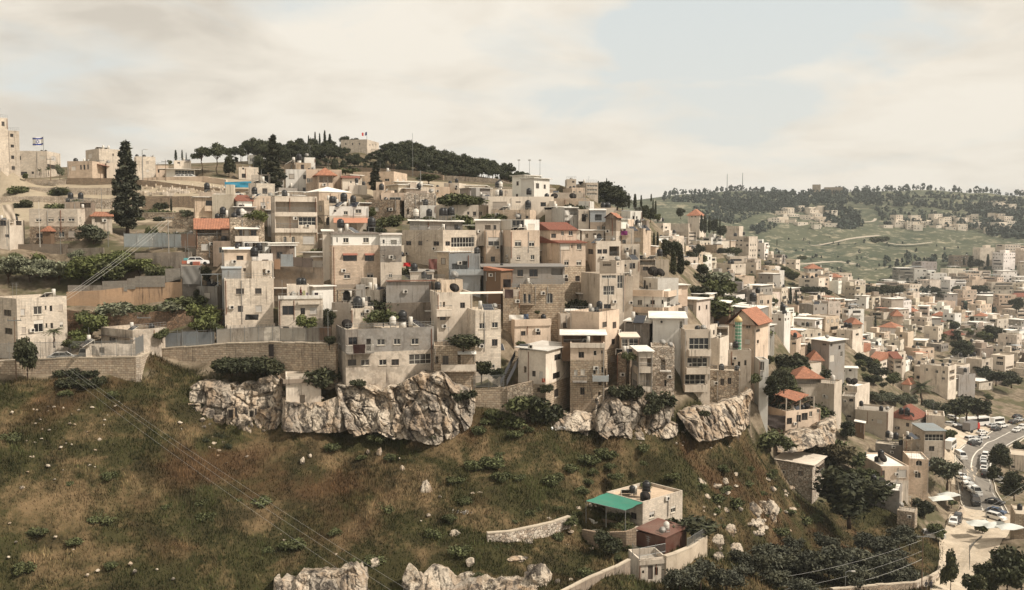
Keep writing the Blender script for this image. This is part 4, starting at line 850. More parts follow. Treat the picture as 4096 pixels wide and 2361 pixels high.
wallrun('terrace_wall','streaked dark wall under the grey blank block','wall',[(U(1586),V(625),V(840),164.5),(U(2022),V(615),V(840),164.5)],'concrete',(.22,.185,.15),.4,False,step=0)
def _sp(a,b,c,l):
    m=MB(); m.box(0,0,0,b.x-a.x,.08,b.z-a.z); tag(link('corrugated_sheet',m.mesh('corrugated_sheet',['corrugated']),loc=a,color=c),l,'metal sheet','sheets above the brown wall')
for x0,x1,y0,y1,c,l in ((487,542,192,290,(.42,.24,.13),'rust patched pale sheet leaning on the brown terrace wall'),(550,672,142,262,(.36,.41,.44),'blue grey sheet fence panel above the brown terrace wall'),(674,760,170,262,(.10,.07,.055),'dark brown sheet panel beside the blue grey panel'),(764,860,180,270,(.085,.06,.05),'darkest sheet panel in the rusty fence row'),(862,962,205,270,(.2,.18,.15),'grey low sheet panel at the end of the rusty fence row')):
    DEFER.append((_sp,(P(U(x0),V(y1),168.8),P(U(x1),V(y0),168.8),c,l),{}))
# old terraces with graves on the upper slope
reg('A')
for i,(l,pts,mt,cc) in enumerate((('long pale stone wall along the upper road','-60,690,770,268;300,690,770,268;650,690,740,268','block','c'),('weathered stone wall behind the big conifer','660,672,740,268;1160,672,740,266;1400,690,760,262','block','d'),('peach plastered roadside wall below the wire fence','1400,668,700,272;2000,655,720,270;2230,690,760,266','plaster','p'),('stepped stone wall falling towards the blue tarpaulin','1400,695,740,258;1560,705,770,257;1750,730,790,256;2080,770,820,254;2490,780,830,252','block','d'),
   ('upper terrace wall of the graveyard','-60,750,840,259;600,770,850,259;1150,770,850,258','block','c'),('middle terrace wall of the graveyard','-60,855,930,250;600,850,940,250;1150,885,960,249','block','c'),('broad old stone terrace wall below the graveyard','1400,855,1010,241;1900,850,1010,240;2280,880,1010,238','block','d'),('low terrace wall right under the gravestones','700,905,960,246;1140,890,1000,244;1420,900,1000,243','rubble','c'),('pale topped terrace wall above the dry grass','1090,1020,1090,228;1740,1015,1110,226;2200,1020,1090,222','rubble','s'),('rubble bank wall beside the dry grass patch','1700,1075,1190,212;1900,1080,1190,211','rubble','s'))):
    q=[tuple(float(z) for z in w.split(',')) for w in pts.split(';')]
    wallrun('terrace_wall',l,'wall',[(U(a),V(b),V(c),Y) for a,b,c,Y in q],mt,cc,.6,i in(0,8))
reg('C')
for l,pts in (('long stone boundary wall below the pine ridge','1100,465,505,330;1500,475,540,325;1900,505,560,318;2150,545,600,310'),('boundary wall stretch at the foot of the dark pines','2150,540,590,345;2526,560,620,340;2800,600,650,335')):
    q=[tuple(float(z) for z in w.split(',')) for w in pts.split(';')]
    wallrun('boundary_wall',l,'wall',[(U(a),V(b),V(c),Y) for a,b,c,Y in q],'block','d',.6,False)
reg('E'); wallrun('boundary_wall','pale curving boundary wall high above the white barrels','wall',[(U(-60),V(5),V(70),325),(U(430),V(35),V(110),320),(U(640),V(95),V(125),315)],'block','c',.6)
reg('F')
wallrun('stone_wall','squared stone wall under the small railed yard','wall',[(U(232),V(880),V(1100),151),(U(560),V(865),V(1110),150.8)],'block','s',.7)
wallrun('stone_wall','stained stone wall behind hanging creepers','wall',[(U(562),V(862),V(1150),150.5),(U(822),V(800),V(1160),150.5)],'rubble','s',.7)
railrun('railing_fence','grey bar railing of the small yard on pillars','fence',[(U(235),V(876),150.9),(U(530),V(862),150.7)],2.1,.15)
reg('L')
wallrun('stone_wall','curved pale crazy paved stone wall on the grass slope','wall',[(U(-370),V(898),V(1030),123.07),(U(-150),V(882),V(1030),123.98),(U(100),V(830),V(1000),126.73),(U(300),V(785),V(920),129.02),(U(448),V(735),V(850),130.84)],'rubble','c',.5,True)
wallrun('retaining_wall','curved stone retaining wall round the rust red shed','wall',[(U(1395),V(1130),V(1250),121.51),(U(1500),V(1098),V(1250),122.61),(U(1640),V(1040),V(1220),125.36),(U(1800),V(925),V(1180),130.84)],'plaster','s',.6,True)
wallrun('stair_wall','sloping low wall of the stairway up to the gate house','wall',[(U(370),V(1478),V(1520),110.26),(U(640),V(1340),V(1420),114.38),(U(900),V(1235),V(1300),118.04),(U(1040),V(1160),V(1230),120.32)],'concrete','n',.4,True)
wallrun('terrace_wall','stone front of the paved terrace under the awning','wall',[(U(560),V(862),V(1010),131.3),(U(720),V(890),V(1080),129.02),(U(1000),V(880),V(1060),127.64),(U(1100),V(850),V(1060),127.92)],'block','d',.5)
railrun('railing_fence','grey mesh railing round the rust red shed terrace','fence',[(U(1060),V(1095),120.6),(U(1130),V(1135),120.05),(U(1385),V(1085),121.7)],1.3,.14)
railrun('railing_fence','grey mesh railing on the curved retaining wall','fence',[(U(1600),V(1050),125.36),(U(1800),V(925),130.84)],1.5,.14)
reg('K')
wallrun('stone_wall','low stone wall along the foot of the olive grove','wall',[(U(640),V(1450),V(1500),140),(U(1000),V(1415),V(1480),147),(U(1470),V(1385),V(1450),155)],'rubble','d',.5,True)
wallrun('stone_wall','curved pale wall at the bend of the paved path','wall',[(U(1470),V(1385),V(1450),155),(U(1640),V(1310),V(1390),165),(U(1735),V(1250),V(1330),173),(U(1745),V(1180),V(1260),180)],'rubble','c',.5,True)
wallrun('planter_wall','round stone planter wall at the head of the plaza','planter',[(U(1690),V(660),V(700),226),(U(1780),V(690),V(725),219),(U(1880),V(690),V(725),218),(U(1935),V(650),V(700),223),(U(1900),V(615),V(640),232),(U(1800),V(600),V(625),238)],'block','c',.4)
railrun('railing_fence','bar railing down the ramp to the playground','fence',[(U(1575),V(385),255),(U(1700),V(540),228)],1.4,.3)
railrun('railing_fence','grey railing round the shaded playground by the path','fence',[(U(1990),V(1240),176),(U(1985),V(1120),186),(U(2110),V(1010),198)],2.2,.2)
# ------------------------------------------------ terrain: a surface through the foot of every house and a few surveyed spots
def T(*a):
    for x,y,Y in a: TP.append(P(x*KD,y*KD,Y))
T((0,950,147),(180,938,148),(340,940,149),(420,945,150),(500,985,148.5),(560,1050,148),(690,1062,149),(850,1060,149),(1000,1085,147),(1100,1065,147),(1175,1030,150),(1300,1050,152),(1380,1050,152.5),(1480,1062,154),(1600,1065,157),(1700,1070,163),(1790,1090,172),(1860,1128,186),(1910,1150,192),
  (-200,1000,140),(0,1200,124),(-150,1456,110),(0,1456,112),(300,1200,130),(300,1456,115),(700,1250,133),(700,1456,119),(1000,1200,135),(1100,1456,117),(1100,1300,126),(1400,1250,131.5),(1400,1420,121),(1300,1180,138),(1700,1200,146),(1550,1456,120.5),(1750,1330,140),(1850,1230,160),(1950,1230,180),(1800,1420,142),
  (2050,1300,184),(2170,1330,190),(1700,1456,136),(1900,1456,147),(2000,1400,165),(2200,1350,186),(2240,1456,160),(2330,1456,165),(2300,1330,200),(2440,1250,230),(2526,1250,232),(2526,1456,166),(2400,1100,290),(2400,1180,256),(2450,1040,345),(2526,1010,370),(2350,1060,330),(2280,1290,205),
  (2050,1120,222),(2150,1090,250),(2100,1000,290),(2300,900,425),(2500,900,440),(2500,960,400),(2250,960,370),(2300,800,570),(2400,780,700),(2526,760,760),(1900,720,520),(2000,760,440),(1800,640,570),(1700,570,570),(1950,690,630),(2040,700,720),(2150,712,800),(2450,690,850),(2520,625,930),(2250,650,930),
  (2150,690,960),(1900,605,1150),(2200,600,1150),(1700,540,1200),(2000,525,1350),(2300,550,1300),(2526,560,1300),(2526,600,1150),(1640,490,1650),(1750,480,1680),(1850,474,1700),(2100,470,1700),(2300,478,1700),(2526,495,1650),(2000,640,1020),(2350,620,1080),(1800,590,1100),
  (0,447,275),(-200,447,275),(300,447,275),(440,470,250),(560,470,245),(200,535,234),(500,535,232),(0,520,230),(100,605,197),(300,600,200),(420,610,190),(0,703,174),(330,705,176),(150,701,187),(440,640,178),(160,785,163),(330,790,163),(480,800,162),(540,800,164),(-200,700,170),
  (480,408,330),(600,405,340),(700,410,345),(870,385,375),(1000,410,372),(1150,435,360),(1330,462,355),(1480,505,365),(1600,535,395),(380,440,300),(200,430,300),(-300,420,330))
T((1770,745,320),(1700,745,300),(1850,760,340),(1950,790,360),(2060,800,430))
def hill_points():
    for h in HS:
        if h['ground']:
            C=h['C']; m=(h['Rd']*h['tr']*.5 if h['ur']-h['uc']>h['uc']-h['ul'] else h['Ld']*h['tl']*.5)
            TP.append(Vector((C.x+m.x,C.y+m.y,h['zb']-.4))); 
            if h['Y']>215: TP.append(Vector((C.x+m.x,C.y+m.y+6,h['zb']+.6)))
hill_points()
for x,y,z in ((-2500,-50,-40),(0,-50,-40),(2500,-50,-40),(-150,60,-52),(0,70,-55),(150,80,-60),(-2500,1500,30),(-900,800,35),(-400,500,22),(-150,520,14),(0,560,8),(80,640,-2),(2500,1500,20),(-600,1700,30),(0,1900,40),(600,2400,5),(-2500,4000,-20),(2500,4000,-20),(0,4000,-30),(900,700,-40),(400,300,-55),(60,900,-25),(150,1150,0),(900,1650,60),(-100,1500,40)): TP.append(Vector((x,y,z)))
A_=np.array([tuple(p) for p in TP]); XY=A_[:,:2]; Zc=A_[:,2]
def fit():
    d=np.sqrt(((XY[:,None]-XY[None])**2).sum(2)+1.0); n=len(XY)
    M=np.zeros((n+1,n+1)); M[:n,:n]=-d; M[:n,n]=1; M[n,:n]=1; M[:n,:n]-=np.eye(n)*.8*0
    M[:n,:n]+=np.eye(n)*1.2
    return np.linalg.solve(M,np.append(Zc,0))
_w=fit()
def H(x,y):
    x=np.atleast_1d(np.asarray(x,float)); y=np.atleast_1d(np.asarray(y,float)); out=np.empty(x.size); xf,yf=x.ravel(),y.ravel()
    for i in range(0,x.size,20000):
        d=np.sqrt((xf[i:i+20000,None]-XY[None,:,0])**2+(yf[i:i+20000,None]-XY[None,:,1])**2+1.0); out[i:i+20000]=-d@_w[:-1]+_w[-1]
    return out.reshape(x.shape)
def G1(x,y): return float(H(x,y)[0])
def hit(u,v,y0=95,y1=2600):
    """where the sight line through the photo's point first meets the ground"""
    d=ray(u,v); ys=np.concatenate([np.arange(y0,420,1.0),np.arange(420,y1,5.0)]); k=ys/d.y
    g=H(d.x*k,ys); z=d.z*k; b=np.nonzero(z<=g)[0]
    if len(b)==0 : return None
    Y=ys[b[0]]; k=Y/d.y; return Vector((d.x*k,Y,float(g[b[0]])))
def hitD(x,y,**k): return hit(x*KD,y*KD,**k)
def vnoise(x,y,sc,seed=0):
    """smooth value noise on arrays"""
    x=x/sc+seed*17.3; y=y/sc+seed*5.1; xi=np.floor(x).astype(int); yi=np.floor(y).astype(int); fx=x-xi; fy=y-yi
    fx=fx*fx*(3-2*fx); fy=fy*fy*(3-2*fy)
    def h(a,b):
        n=(a*374761393+b*668265263+seed*982451653)&0x7fffffff; n=((n^(n>>13))*1274126177)&0x7fffffff; return ((n^(n>>16))&0xffff)/65535.0
    return (h(xi,yi)*(1-fx)+h(xi+1,yi)*fx)*(1-fy)+(h(xi,yi+1)*(1-fx)+h(xi+1,yi+1)*fx)*fy
# zones by place: town soil, far hill, bare path
def inpoly(x,y,poly):
    c=np.zeros(x.shape,bool); n=len(poly)
    for i in range(n):
        x1,y1=poly[i]; x2,y2=poly[(i+1)%n]
        k=((y1>y)!=(y2>y))&(x<(x2-x1)*(y-y1)/(y2-y1+1e-9)+x1); c^=k
    return c
def wpoly(*pts): return [(p.x,p.y) for p in (P(x*KD,y*KD,Y) for x,y,Y in pts)]
SLOPE=wpoly((-150,938,147),(180,934,148),(365,935,150),(372,902,156),(680,892,153.5),(828,940,151),(850,1060,150),(1000,1085,148),(1170,1030,151),(1480,1055,156),(1650,1064,162),(1750,1085,170),(1860,1120,188),(1990,1200,190),(2150,1290,203),(2230,1310,205),(2330,1330,190),(2310,1456,160),(2100,1600,120),(-300,1600,95))
def terrain():
    xs=np.unique(np.concatenate([np.linspace(-2600,-320,46),np.arange(-320,-140,6),np.arange(-140,240,1.6),np.arange(240,480,4),np.linspace(480,1100,90),np.linspace(1100,2600,30)]))
    ys=np.unique(np.concatenate([np.linspace(-60,95,12),np.arange(95,235,1.5),np.arange(235,480,3),np.linspace(480,1750,150),np.linspace(1750,4200,25)]))
    X,Y=np.meshgrid(xs,ys); Z=H(X,Y)
    near=(Y<230)&inpoly(X,Y,SLOPE)
    Z=Z+np.where(near,(vnoise(X,Y,7,1)-.5)*1.3+(vnoise(X,Y,2.6,2)-.5)*.55,0)
    dd=Y-(118+vnoise(X,X*0,40,5)*9+.05*X); Z=Z+np.where(near,.55*np.tanh(dd*1.1)*np.exp(-(dd/5)**2)+.35*np.tanh((dd-9)*1.1)*np.exp(-((dd-9)/4)**2),0); Z0=Z.copy()
    # level pads dug for the houses, with a bank behind
    for h in HS:
        if not h['ground'] or h['Y']>420: continue
        r_=max(h['tl'],h['tr'])+9; C=h['C']; i0,i1=np.searchsorted(xs,[C.x-r_,C.x+r_]); j0,j1=np.searchsorted(ys,[C.y-r_,C.y+r_])
        dx,dy=X[j0:j1,i0:i1]-C.x,Y[j0:j1,i0:i1]-C.y; a=dx*h['Rd'].x+dy*h['Rd'].y; b=dx*h['Ld'].x+dy*h['Ld'].y
        q=np.hypot(np.maximum(np.maximum(-a,a-h['tr']),0),np.maximum(np.maximum(-b,b-h['tl']),0)); cap=h['zb']-.15+np.maximum(0,q-1.2)*1.7+.1*q
        Z[j0:j1,i0:i1]=np.maximum(np.minimum(Z[j0:j1,i0:i1],cap),Z0[j0:j1,i0:i1]-3.2)
    far=np.clip((Y-700)/250,0,1); Z+=far*((vnoise(X,Y,130,3)-.5)*22+(vnoise(X,Y,38,4)-.5)*6)
    nx,ny=len(xs),len(ys); co=np.stack([X,Y,Z],2).reshape(-1,3).astype(np.float32)
    i=np.arange(nx*ny).reshape(ny,nx); q=np.stack([i[:-1,:-1],i[:-1,1:],i[1:,1:],i[1:,:-1]],2).reshape(-1,4).astype(np.int32)
    me=bpy.data.meshes.new('ground'); me.vertices.add(len(co)); me.vertices.foreach_set('co',co.ravel()); me.loops.add(q.size); me.loops.foreach_set('vertex_index',q.ravel())
    me.polygons.add(len(q)); me.polygons.foreach_set('loop_start',np.arange(0,q.size,4,dtype=np.int32)); me.polygons.foreach_set('use_smooth',np.ones(len(q),bool)); me.update()
    me.materials.append(MAT('ground')); at=me.color_attributes.new('zone','FLOAT_COLOR','POINT')
    z=np.zeros((len(co),4),np.float32); Xf,Yf=co[:,0],co[:,1]
    z[:,0]=np.clip((Yf-620)/160,0,1); sl=inpoly(Xf,Yf,SLOPE); z[:,1]=np.where(sl|(Yf>760),0,.85)
    up=(Yf>228)&(Yf<600)&(Xf<40); z[up,1]=.55; z[(Yf>222)&(Yf<282)&(Xf<-8),2]=.72
    z[:,3]=1; at.data.foreach_set('color',z.ravel())
    tag(link('ground',me),kind='structure')
    return X,Y,Z,xs,ys
GX,GY,GZ,gxs,gys=terrain()
def Hn(x,y):
    """ground height incl. the small bumps, from the mesh"""
    x=np.clip(np.atleast_1d(np.asarray(x,float)),gxs[0],gxs[-1]-1e-3); y=np.clip(np.atleast_1d(np.asarray(y,float)),gys[0],gys[-1]-1e-3)
    i=np.searchsorted(gxs,x,side='right')-1; j=np.searchsorted(gys,y,side='right')-1
    fx=(x-gxs[i])/(gxs[i+1]-gxs[i]); fy=(y-gys[j])/(gys[j+1]-gys[j])
    return (GZ[j,i]*(1-fx)+GZ[j,i+1]*fx)*(1-fy)+(GZ[j+1,i]*(1-fx)+GZ[j+1,i+1]*fx)*fy
def gz(x,y): return float(Hn(x,y)[0])
# ------------------------------------------------ sheets on the ground: road, markings, plaza, paths
def strip(name,pts,w,mat,dz,kind='structure',n=60,col=(.4,.35,.28)):
    """a ribbon along world points (x,y[,w]) that follows the ground"""
    p=np.array([(q[0],q[1]) for q in pts]); ww=np.array([q[2] if len(q)>2 else w for q in pts],float)
    t=np.linspace(0,len(p)-1,n); i=np.clip(t.astype(int),0,len(p)-2); f=t-i
    def cr(a):
        a0=a[np.maximum(i-1,0)]; a1=a[i]; a2=a[i+1]; a3=a[np.minimum(i+2,len(a)-1)]; ff=f if a.ndim==1 else f[:,None]
        return .5*((2*a1)+(-a0+a2)*ff+(2*a0-5*a1+4*a2-a3)*ff**2+(-a0+3*a1-3*a2+a3)*ff**3)
    c=cr(p); wd=cr(ww); d=np.gradient(c,axis=0); d/=np.linalg.norm(d,axis=1)[:,None]; nr=np.stack([-d[:,1],d[:,0]],1)
    m=MB(); k=7 if w>3 else 2; rows=[]
    for a in np.linspace(-.5,.5,k): q=c+nr*(wd*a)[:,None]; rows.append(np.column_stack([q,ROADZ(q[:,0],q[:,1])+dz]))
    for r in range(k-1):
        for s in range(n-1): m.quad(rows[r][s],rows[r][s+1],rows[r+1][s+1],rows[r+1][s])
    o=link(name,m.mesh(name,[mat]),color=col)
    return tag(o,kind=kind)
def ROADZ(x,y): return np.maximum(H(x,y),Hn(x,y))+.06
wp=lambda *a:[(lambda p:(p.x,p.y)+((q[2],) if len(q)>2 else ()))(hitD(q[0],q[1])) for q in a]
ROADP=wp((2526,1058),(2490,1070),(2450,1090),(2415,1115),(2400,1150),(2403,1190),(2418,1235),(2430,1262))
road=strip('road',ROADP,9.5,'asphalt',.05)
PLZ=wp((2430,1262,11),(2415,1300,12),(2390,1350,11),(2368,1400,7.5),(2350,1456,6.5),(2345,1500,6.5))
strip('stone_paved_path',PLZ,10,'paving',.10)
PARK=wp((2500,1058,7),(2450,1066,14),(2405,1082,16),(2378,1110,13),(2368,1150,9),(2385,1210,8))
strip('car_park',PARK,12,'paving',.02)
off=lambda P0,s:[(x+s*ny,y-s*nx) for (x,y,nx,ny) in [(P0[i][0],P0[i][1],*(lambda a,b:((b[0]-a[0])/max(math.dist(a,b),1e-6),(b[1]-a[1])/max(math.dist(a,b),1e-6)))(P0[max(i-1,0)][:2],P0[min(i+1,len(P0)-1)][:2])) for i in range(len(P0))]]
strip('road_edge_line',off(ROADP,4.1),.28,'markings',.058); strip('road_centre_line',off(ROADP,.4),.3,'markings',.058); strip('road_side_line',off(ROADP,-4.2),.28,'markings',.058)
# kerb along the road: real steps
def kerb(P0,s):
    q=np.array(off(P0,s)); m=MB(); t=np.linspace(0,len(q)-1,40); c=np.stack([np.interp(t,np.arange(len(q)),q[:,k]) for k in (0,1)],1); z=ROADZ(c[:,0],c[:,1])
    for i in range(39):
        a=Vector((*c[i],z[i]-.1)); b=Vector((*c[i+1],z[i+1]-.1)); d=(b-a).normalized(); nn=Vector((-d.y,d.x,0))*.22
        m.hexa([a,b,b+nn,a+nn],[p+Vector((0,0,.28)) for p in (a,b,b+nn,a+nn)])
    tag(link('kerb',m.mesh('kerb',['slab']),color=(.62,.56,.46)),kind='structure')
kerb(ROADP,4.7); kerb(ROADP,-5.0)
for a in (wp((2040,565),(2100,555),(2150,548),(2160,540)),wp((2210,720),(2280,715),(2360,735),(2420,760)),wp((1960,655),(2060,648),(2120,655)),wp((2000,610),(2050,600),(2120,590),(2170,585)),wp((2180,600),(2230,605),(2300,600))):
    strip('dirt_path',a,4 if a[0][1]>900 else 3,'markings' if False else 'slab',.35,n=30)
for f_,a_,k_ in DEFER: f_(*a_,**k_)
# ------------------------------------------------ rock: cliffs and boulders
def fbm(x,y,sc,oct=4,seed=0):
    o=0; a=1; s=0
    for k in range(oct): o=o+a*(vnoise(x,y,sc/2**k,seed+k)-.5); s+=a; a*=.55
    return o/s*2
def worley(x,y,seed,jit=.9):
    xi=np.floor(x).astype(int); yi=np.floor(y).astype(int); f1=np.full(x.shape,9.); f2=f1.copy(); cid=np.zeros(x.shape)
    for i in(-1,0,1):
        for j in(-1,0,1):
            a,b=xi+i,yi+j; n=(a*374761393+b*668265263+seed*982451653)&0x7fffffff; n=((n^(n>>13))*1274126177)&0x7fffffff
            r1=((n>>3)&0x3ff)/1023.; r2=((n>>13)&0x3ff)/1023.; r3=((n>>8)&0x3ff)/1023.
            d=np.hypot(a+.5+(r1-.5)*jit-x,b+.5+(r2-.5)*jit-y); m=d<f1; f2=np.where(m,f1,np.minimum(f2,d)); cid=np.where(m,r3,cid); f1=np.where(m,d,f1)
    return f1,f2,cid
def cliff(top,bot,amp=1.2,cell=4.0,lean=.35,seed=1,nu=150,nv=70,back=5.0,holes=(),name='cliff'):
    tp=np.array([tuple(P(*q)) for q in top]); bp=np.array([tuple(P(*q)) for q in bot])
    tt=np.linspace(0,1,nu)
    def along(p):
        L=np.concatenate([[0],np.cumsum(np.hypot(*(np.diff(p[:,:2],axis=0).T)))]); L/=L[-1]; return np.stack([np.interp(tt,L,p[:,k]) for k in range(3)],1)
    a,b=along(tp),along(bp); b=b+np.array([0,0,-1.0])
    v=np.linspace(0,1,nv)[:,None,None]; G=a[None]*(1-v)+b[None]*v
    s=G[...,0]; t=G[...,2]; q=s+lean*t
    f1,f2,c=worley(q/cell,t/(cell*1.9),seed); g1,g2,c2=worley(q/(cell*.33),t/(cell*.5),seed+9)
    q=q+1.1*fbm(s,t,4,4,seed+3)
    def blocks(sx,sz,sd):
        f1,f2,c=worley(q/sx,t/sz,sd); a=(c*37.7)%1-.5; b_=(c*91.3)%1-.5
        lx=((q/sx)%1-.5); return c-.5+a*1.3*np.sin(q/sx*1.3+c*9)*.6+b_*.8*np.sin(t/sz*1.5+c*5)*.6-.42*np.exp(-((f2-f1)/.06)**2),c
    b1,c1=blocks(cell,cell*2.1,seed); b2,c2=blocks(cell*.42,cell*.6,seed+9); b3,c3=blocks(cell*.16,cell*.2,seed+15)
    d=amp*1.35*b1+amp*.75*b2+amp*.28*b3+amp*.9*fbm(q,t,5,6,seed)
    vv=v[...,0]; d=d*np.clip(vv*10,0,1)+.25*np.sin(vv*math.pi)
    et=np.minimum(tt,1-tt)[None]*nu/9; d-=np.clip(1-et,0,1)*2.2
    G[...,1]-=d; G[...,0]+=.35*amp*fbm(q+50,t,3,3,seed+5); G[...,2]+=.5*amp*fbm(q,t+90,3,3,seed+6)*np.clip(vv*6+.3,0,1)+np.where(vv<.02,.9*fbm(s,t*0,2.5,4,seed+8),0)
    bk=G[0].copy(); bk[:,1]+=back; bk[:,2]-=.3; bk2=bk.copy(); bk2[:,2]-=8; G=np.concatenate([bk2[None],bk[None],G],0)
    n2=nv+2; i=np.arange(nu*n2).reshape(n2,nu); F=np.stack([i[:-1,:-1],i[1:,:-1],i[1:,1:],i[:-1,1:]],2).reshape(-1,4)
    me=bpy.data.meshes.new(name); me.from_pydata(G.reshape(-1,3).tolist(),[],F.tolist()); me.materials.append(MAT('rock')); me.polygons.foreach_set('use_smooth',[True]*len(F)); k_=np.zeros((nu*n2,4),np.float32); k_[2*nu:,0]=c1.ravel(); k_[2*nu:,1]=c2.ravel(); me.color_attributes.new('bed','FLOAT_COLOR','POINT').data.foreach_set('color',k_.ravel())
    return tag(link(name,me),kind='structure')
Z8=lambda x,y,Y:(1200+.3167*x,1400+.3167*y,Y)
cliff([Z8(415,480,148.5),Z8(560,440,148),Z8(800,440,148),Z8(1000,520,148),Z8(1200,470,148),Z8(1400,330,148),Z8(1550,285,148),Z8(1780,300,148),Z8(1960,470,148.5),Z8(2190,500,149.5)],[Z8(545,760,145),Z8(640,980,144.5),Z8(960,1010,144),Z8(1200,1040,144),Z8(1500,1090,143.8),Z8(1700,1120,143.8),Z8(1900,1090,144.5),Z8(2050,960,146),Z8(2210,800,149)],1.5,4.2,.45,3,200,100)
cliff([(735,1560,150),(800,1520,150),(900,1532,150),(1000,1540,150),(1080,1510,150),(1130,1560,150)],[(730,1590,148.5),(830,1660,147.6),(900,1690,147),(1000,1712,146.6),(1100,1690,146.6),(1135,1640,148)],.9,3.2,.1,11,120,70)
cliff([(1115,1602,146.3),(1200,1612,146.2),(1290,1606,146.2),(1385,1570,146.6)],[(1112,1700,144.2),(1200,1706,144),(1300,1706,144),(1384,1705,144.2)],.5,3.0,.0,17,100,50)
cliff([(600,1540,151),(640,1528,151),(720,1545,151)],[(596,1580,149),(650,1590,148.6),(724,1590,148.8)],.5,2.2,0,19,50,30)
reg('F'); f=lambda x,y,Y:(U(x),V(y),Y)
cliff([f(1400,1010,154.5),f(1530,900,156),f(1640,870,157),f(1800,930,157),f(2000,960,158),f(2210,950,160)],[f(1420,1190,152.5),f(1560,1300,151),f(1700,1270,152),f(1900,1240,153.5),f(2080,1180,155),f(2200,1150,157)],1.5,4.5,-.25,23,150,80)
cliff([f(450,1105,151),f(700,1130,151),f(960,1130,151.5),f(1250,1120,153),f(1420,1130,153.5)],[f(460,1150,149.6),f(700,1200,149.4),f(960,1220,149.6),f(1250,1230,150.6),f(1440,1225,151.5)],.6,3.2,.1,29,130,40)
cliff([f(1640,1215,154),f(1900,1200,156),f(2150,1200,158),f(2270,1270,158)],[f(1660,1290,151.5),f(1900,1320,152.5),f(2130,1300,154.5),f(2270,1290,156.5)],.7,3.0,.3,31,110,40)
reg('H')
cliff([f(270,1120,162),f(480,1060,164),f(700,1020,170),f(880,960,174),f(1030,900,177)],[f(360,1220,158.5),f(470,1330,157.5),f(700,1310,163),f(900,1270,169),f(1015,1180,174)],1.3,4.5,.4,37,140,70)
cliff([f(1270,1370,199),f(1560,1310,199),f(1700,1240,203),f(1880,1180,207)],[f(1280,1470,193),f(1540,1430,193),f(1700,1380,198),f(1860,1370,203)],.8,4,.2,41,90,40)
cliff([(700,1570,152),(1120,1595,150.5),(1400,1600,150),(1900,1600,152),(2000,1650,152.5),(2380,1655,155),(2700,1690,162),(2800,1690,168)],[(705,1620,149.6),(1120,1708,147.6),(1400,1745,146.8),(1900,1750,148.6),(2000,1700,149.8),(2380,1722,152.5),(2700,1740,158.5),(2800,1750,164)],.9,3.0,.2,53,320,50)
reg('M')
cliff([(U(x),V(y),116.5) for x,y in ((-60,1390),(60,1340),(165,1400),(235,1310),(390,1285),(590,1300),(700,1265),(770,1215),(860,1330),(880,1420))],[(U(x),V(y),114.6) for x,y in ((-60,1560),(400,1540),(880,1560))],.45,1.7,.1,61,170,50,3)
hy=lambda x,y,dy:(U(x),V(y),hit(U(x),V(y)).y-dy)
cliff([hy(x,y,.9) for x,y in ((1260,1240),(1330,1225),(1410,1290),(1450,1330),(1540,1255),(1660,1240),(1790,1335),(1900,1350),(2200,1375),(2300,1400),(2480,1380),(2600,1440))],[hy(x,y,1.1) for x,y in ((1260,1540),(1900,1520),(2600,1560))],.45,1.7,-.1,67,190,50,3)
# rock-cut openings: solid dark boxes paint in the shade of the holes
for x,y,x1,y1,YY,l in ((915,1640,932,1672,145.6,'tall narrow rock-cut doorway in the grey cave cliff'),(998,1645,1012,1668,145.2,'small square rock-cut window in the grey cave cliff'),):
    m=MB(); a=P(x,y1,YY); b=P(x1,y,YY); m.box(0,0,0,b.x-a.x,2.2,b.z-a.z); fr=MB(); w=b.x-a.x; hh=b.z-a.z; fr.box(-.2,-.06,-.1,0,.3,hh+.25); fr.box(w,-.06,-.1,w+.2,.3,hh+.25); fr.box(0,-.06,hh,w,.3,hh+.25)
    e=empty('rock_doorway',a,l,'doorway'); link('opening',m.mesh('opening',['dark']),e); link('stone_jamb',fr.mesh('stone_jamb',['rock']),e)
def boulder_mesh(seed,n=3,flat=.7,amp=.35):
    bm=bmesh.new(); bmesh.ops.create_icosphere(bm,subdivisions=n,radius=1); r=random.Random(seed)
    off=Vector((r.random()*50,r.random()*50,r.random()*50)); cuts=[(Vector((r.uniform(-1,1),r.uniform(-1,1),r.uniform(-.3,1))).normalized(),r.uniform(.55,.85)) for _ in range(6)]
    for v in bm.verts:
        p=v.co.copy(); k=1+amp*mnoise.fractal(p*1.3+off,.9,2.1,4); p*=k
        for nn,dd in cuts:
            e=p.dot(nn)-dd
            if e>0: p-=nn*e*.85
        p.z*=flat; v.co=p
    me=bpy.data.meshes.new('boulder'); bm.to_mesh(me); bm.free(); me.materials.append(MAT('rock')); 
    return me
BM=[boulder_mesh(s,3,random.uniform(.6,.95)) for s in range(7)]
BMB=[boulder_mesh(s+40,5,.8,.5) for s in range(4)]
def boulder(p,sc,label,group=None,me=None,name='boulder',rz=None):
    o=link(name,me or random.choice(BM),loc=p); o.scale=sc; o.rotation_euler=(random.uniform(-.2,.2),random.uniform(-.2,.2),random.uniform(0,6.3) if rz is None else rz); return tag(o,label,'rock',group)
reg('M')
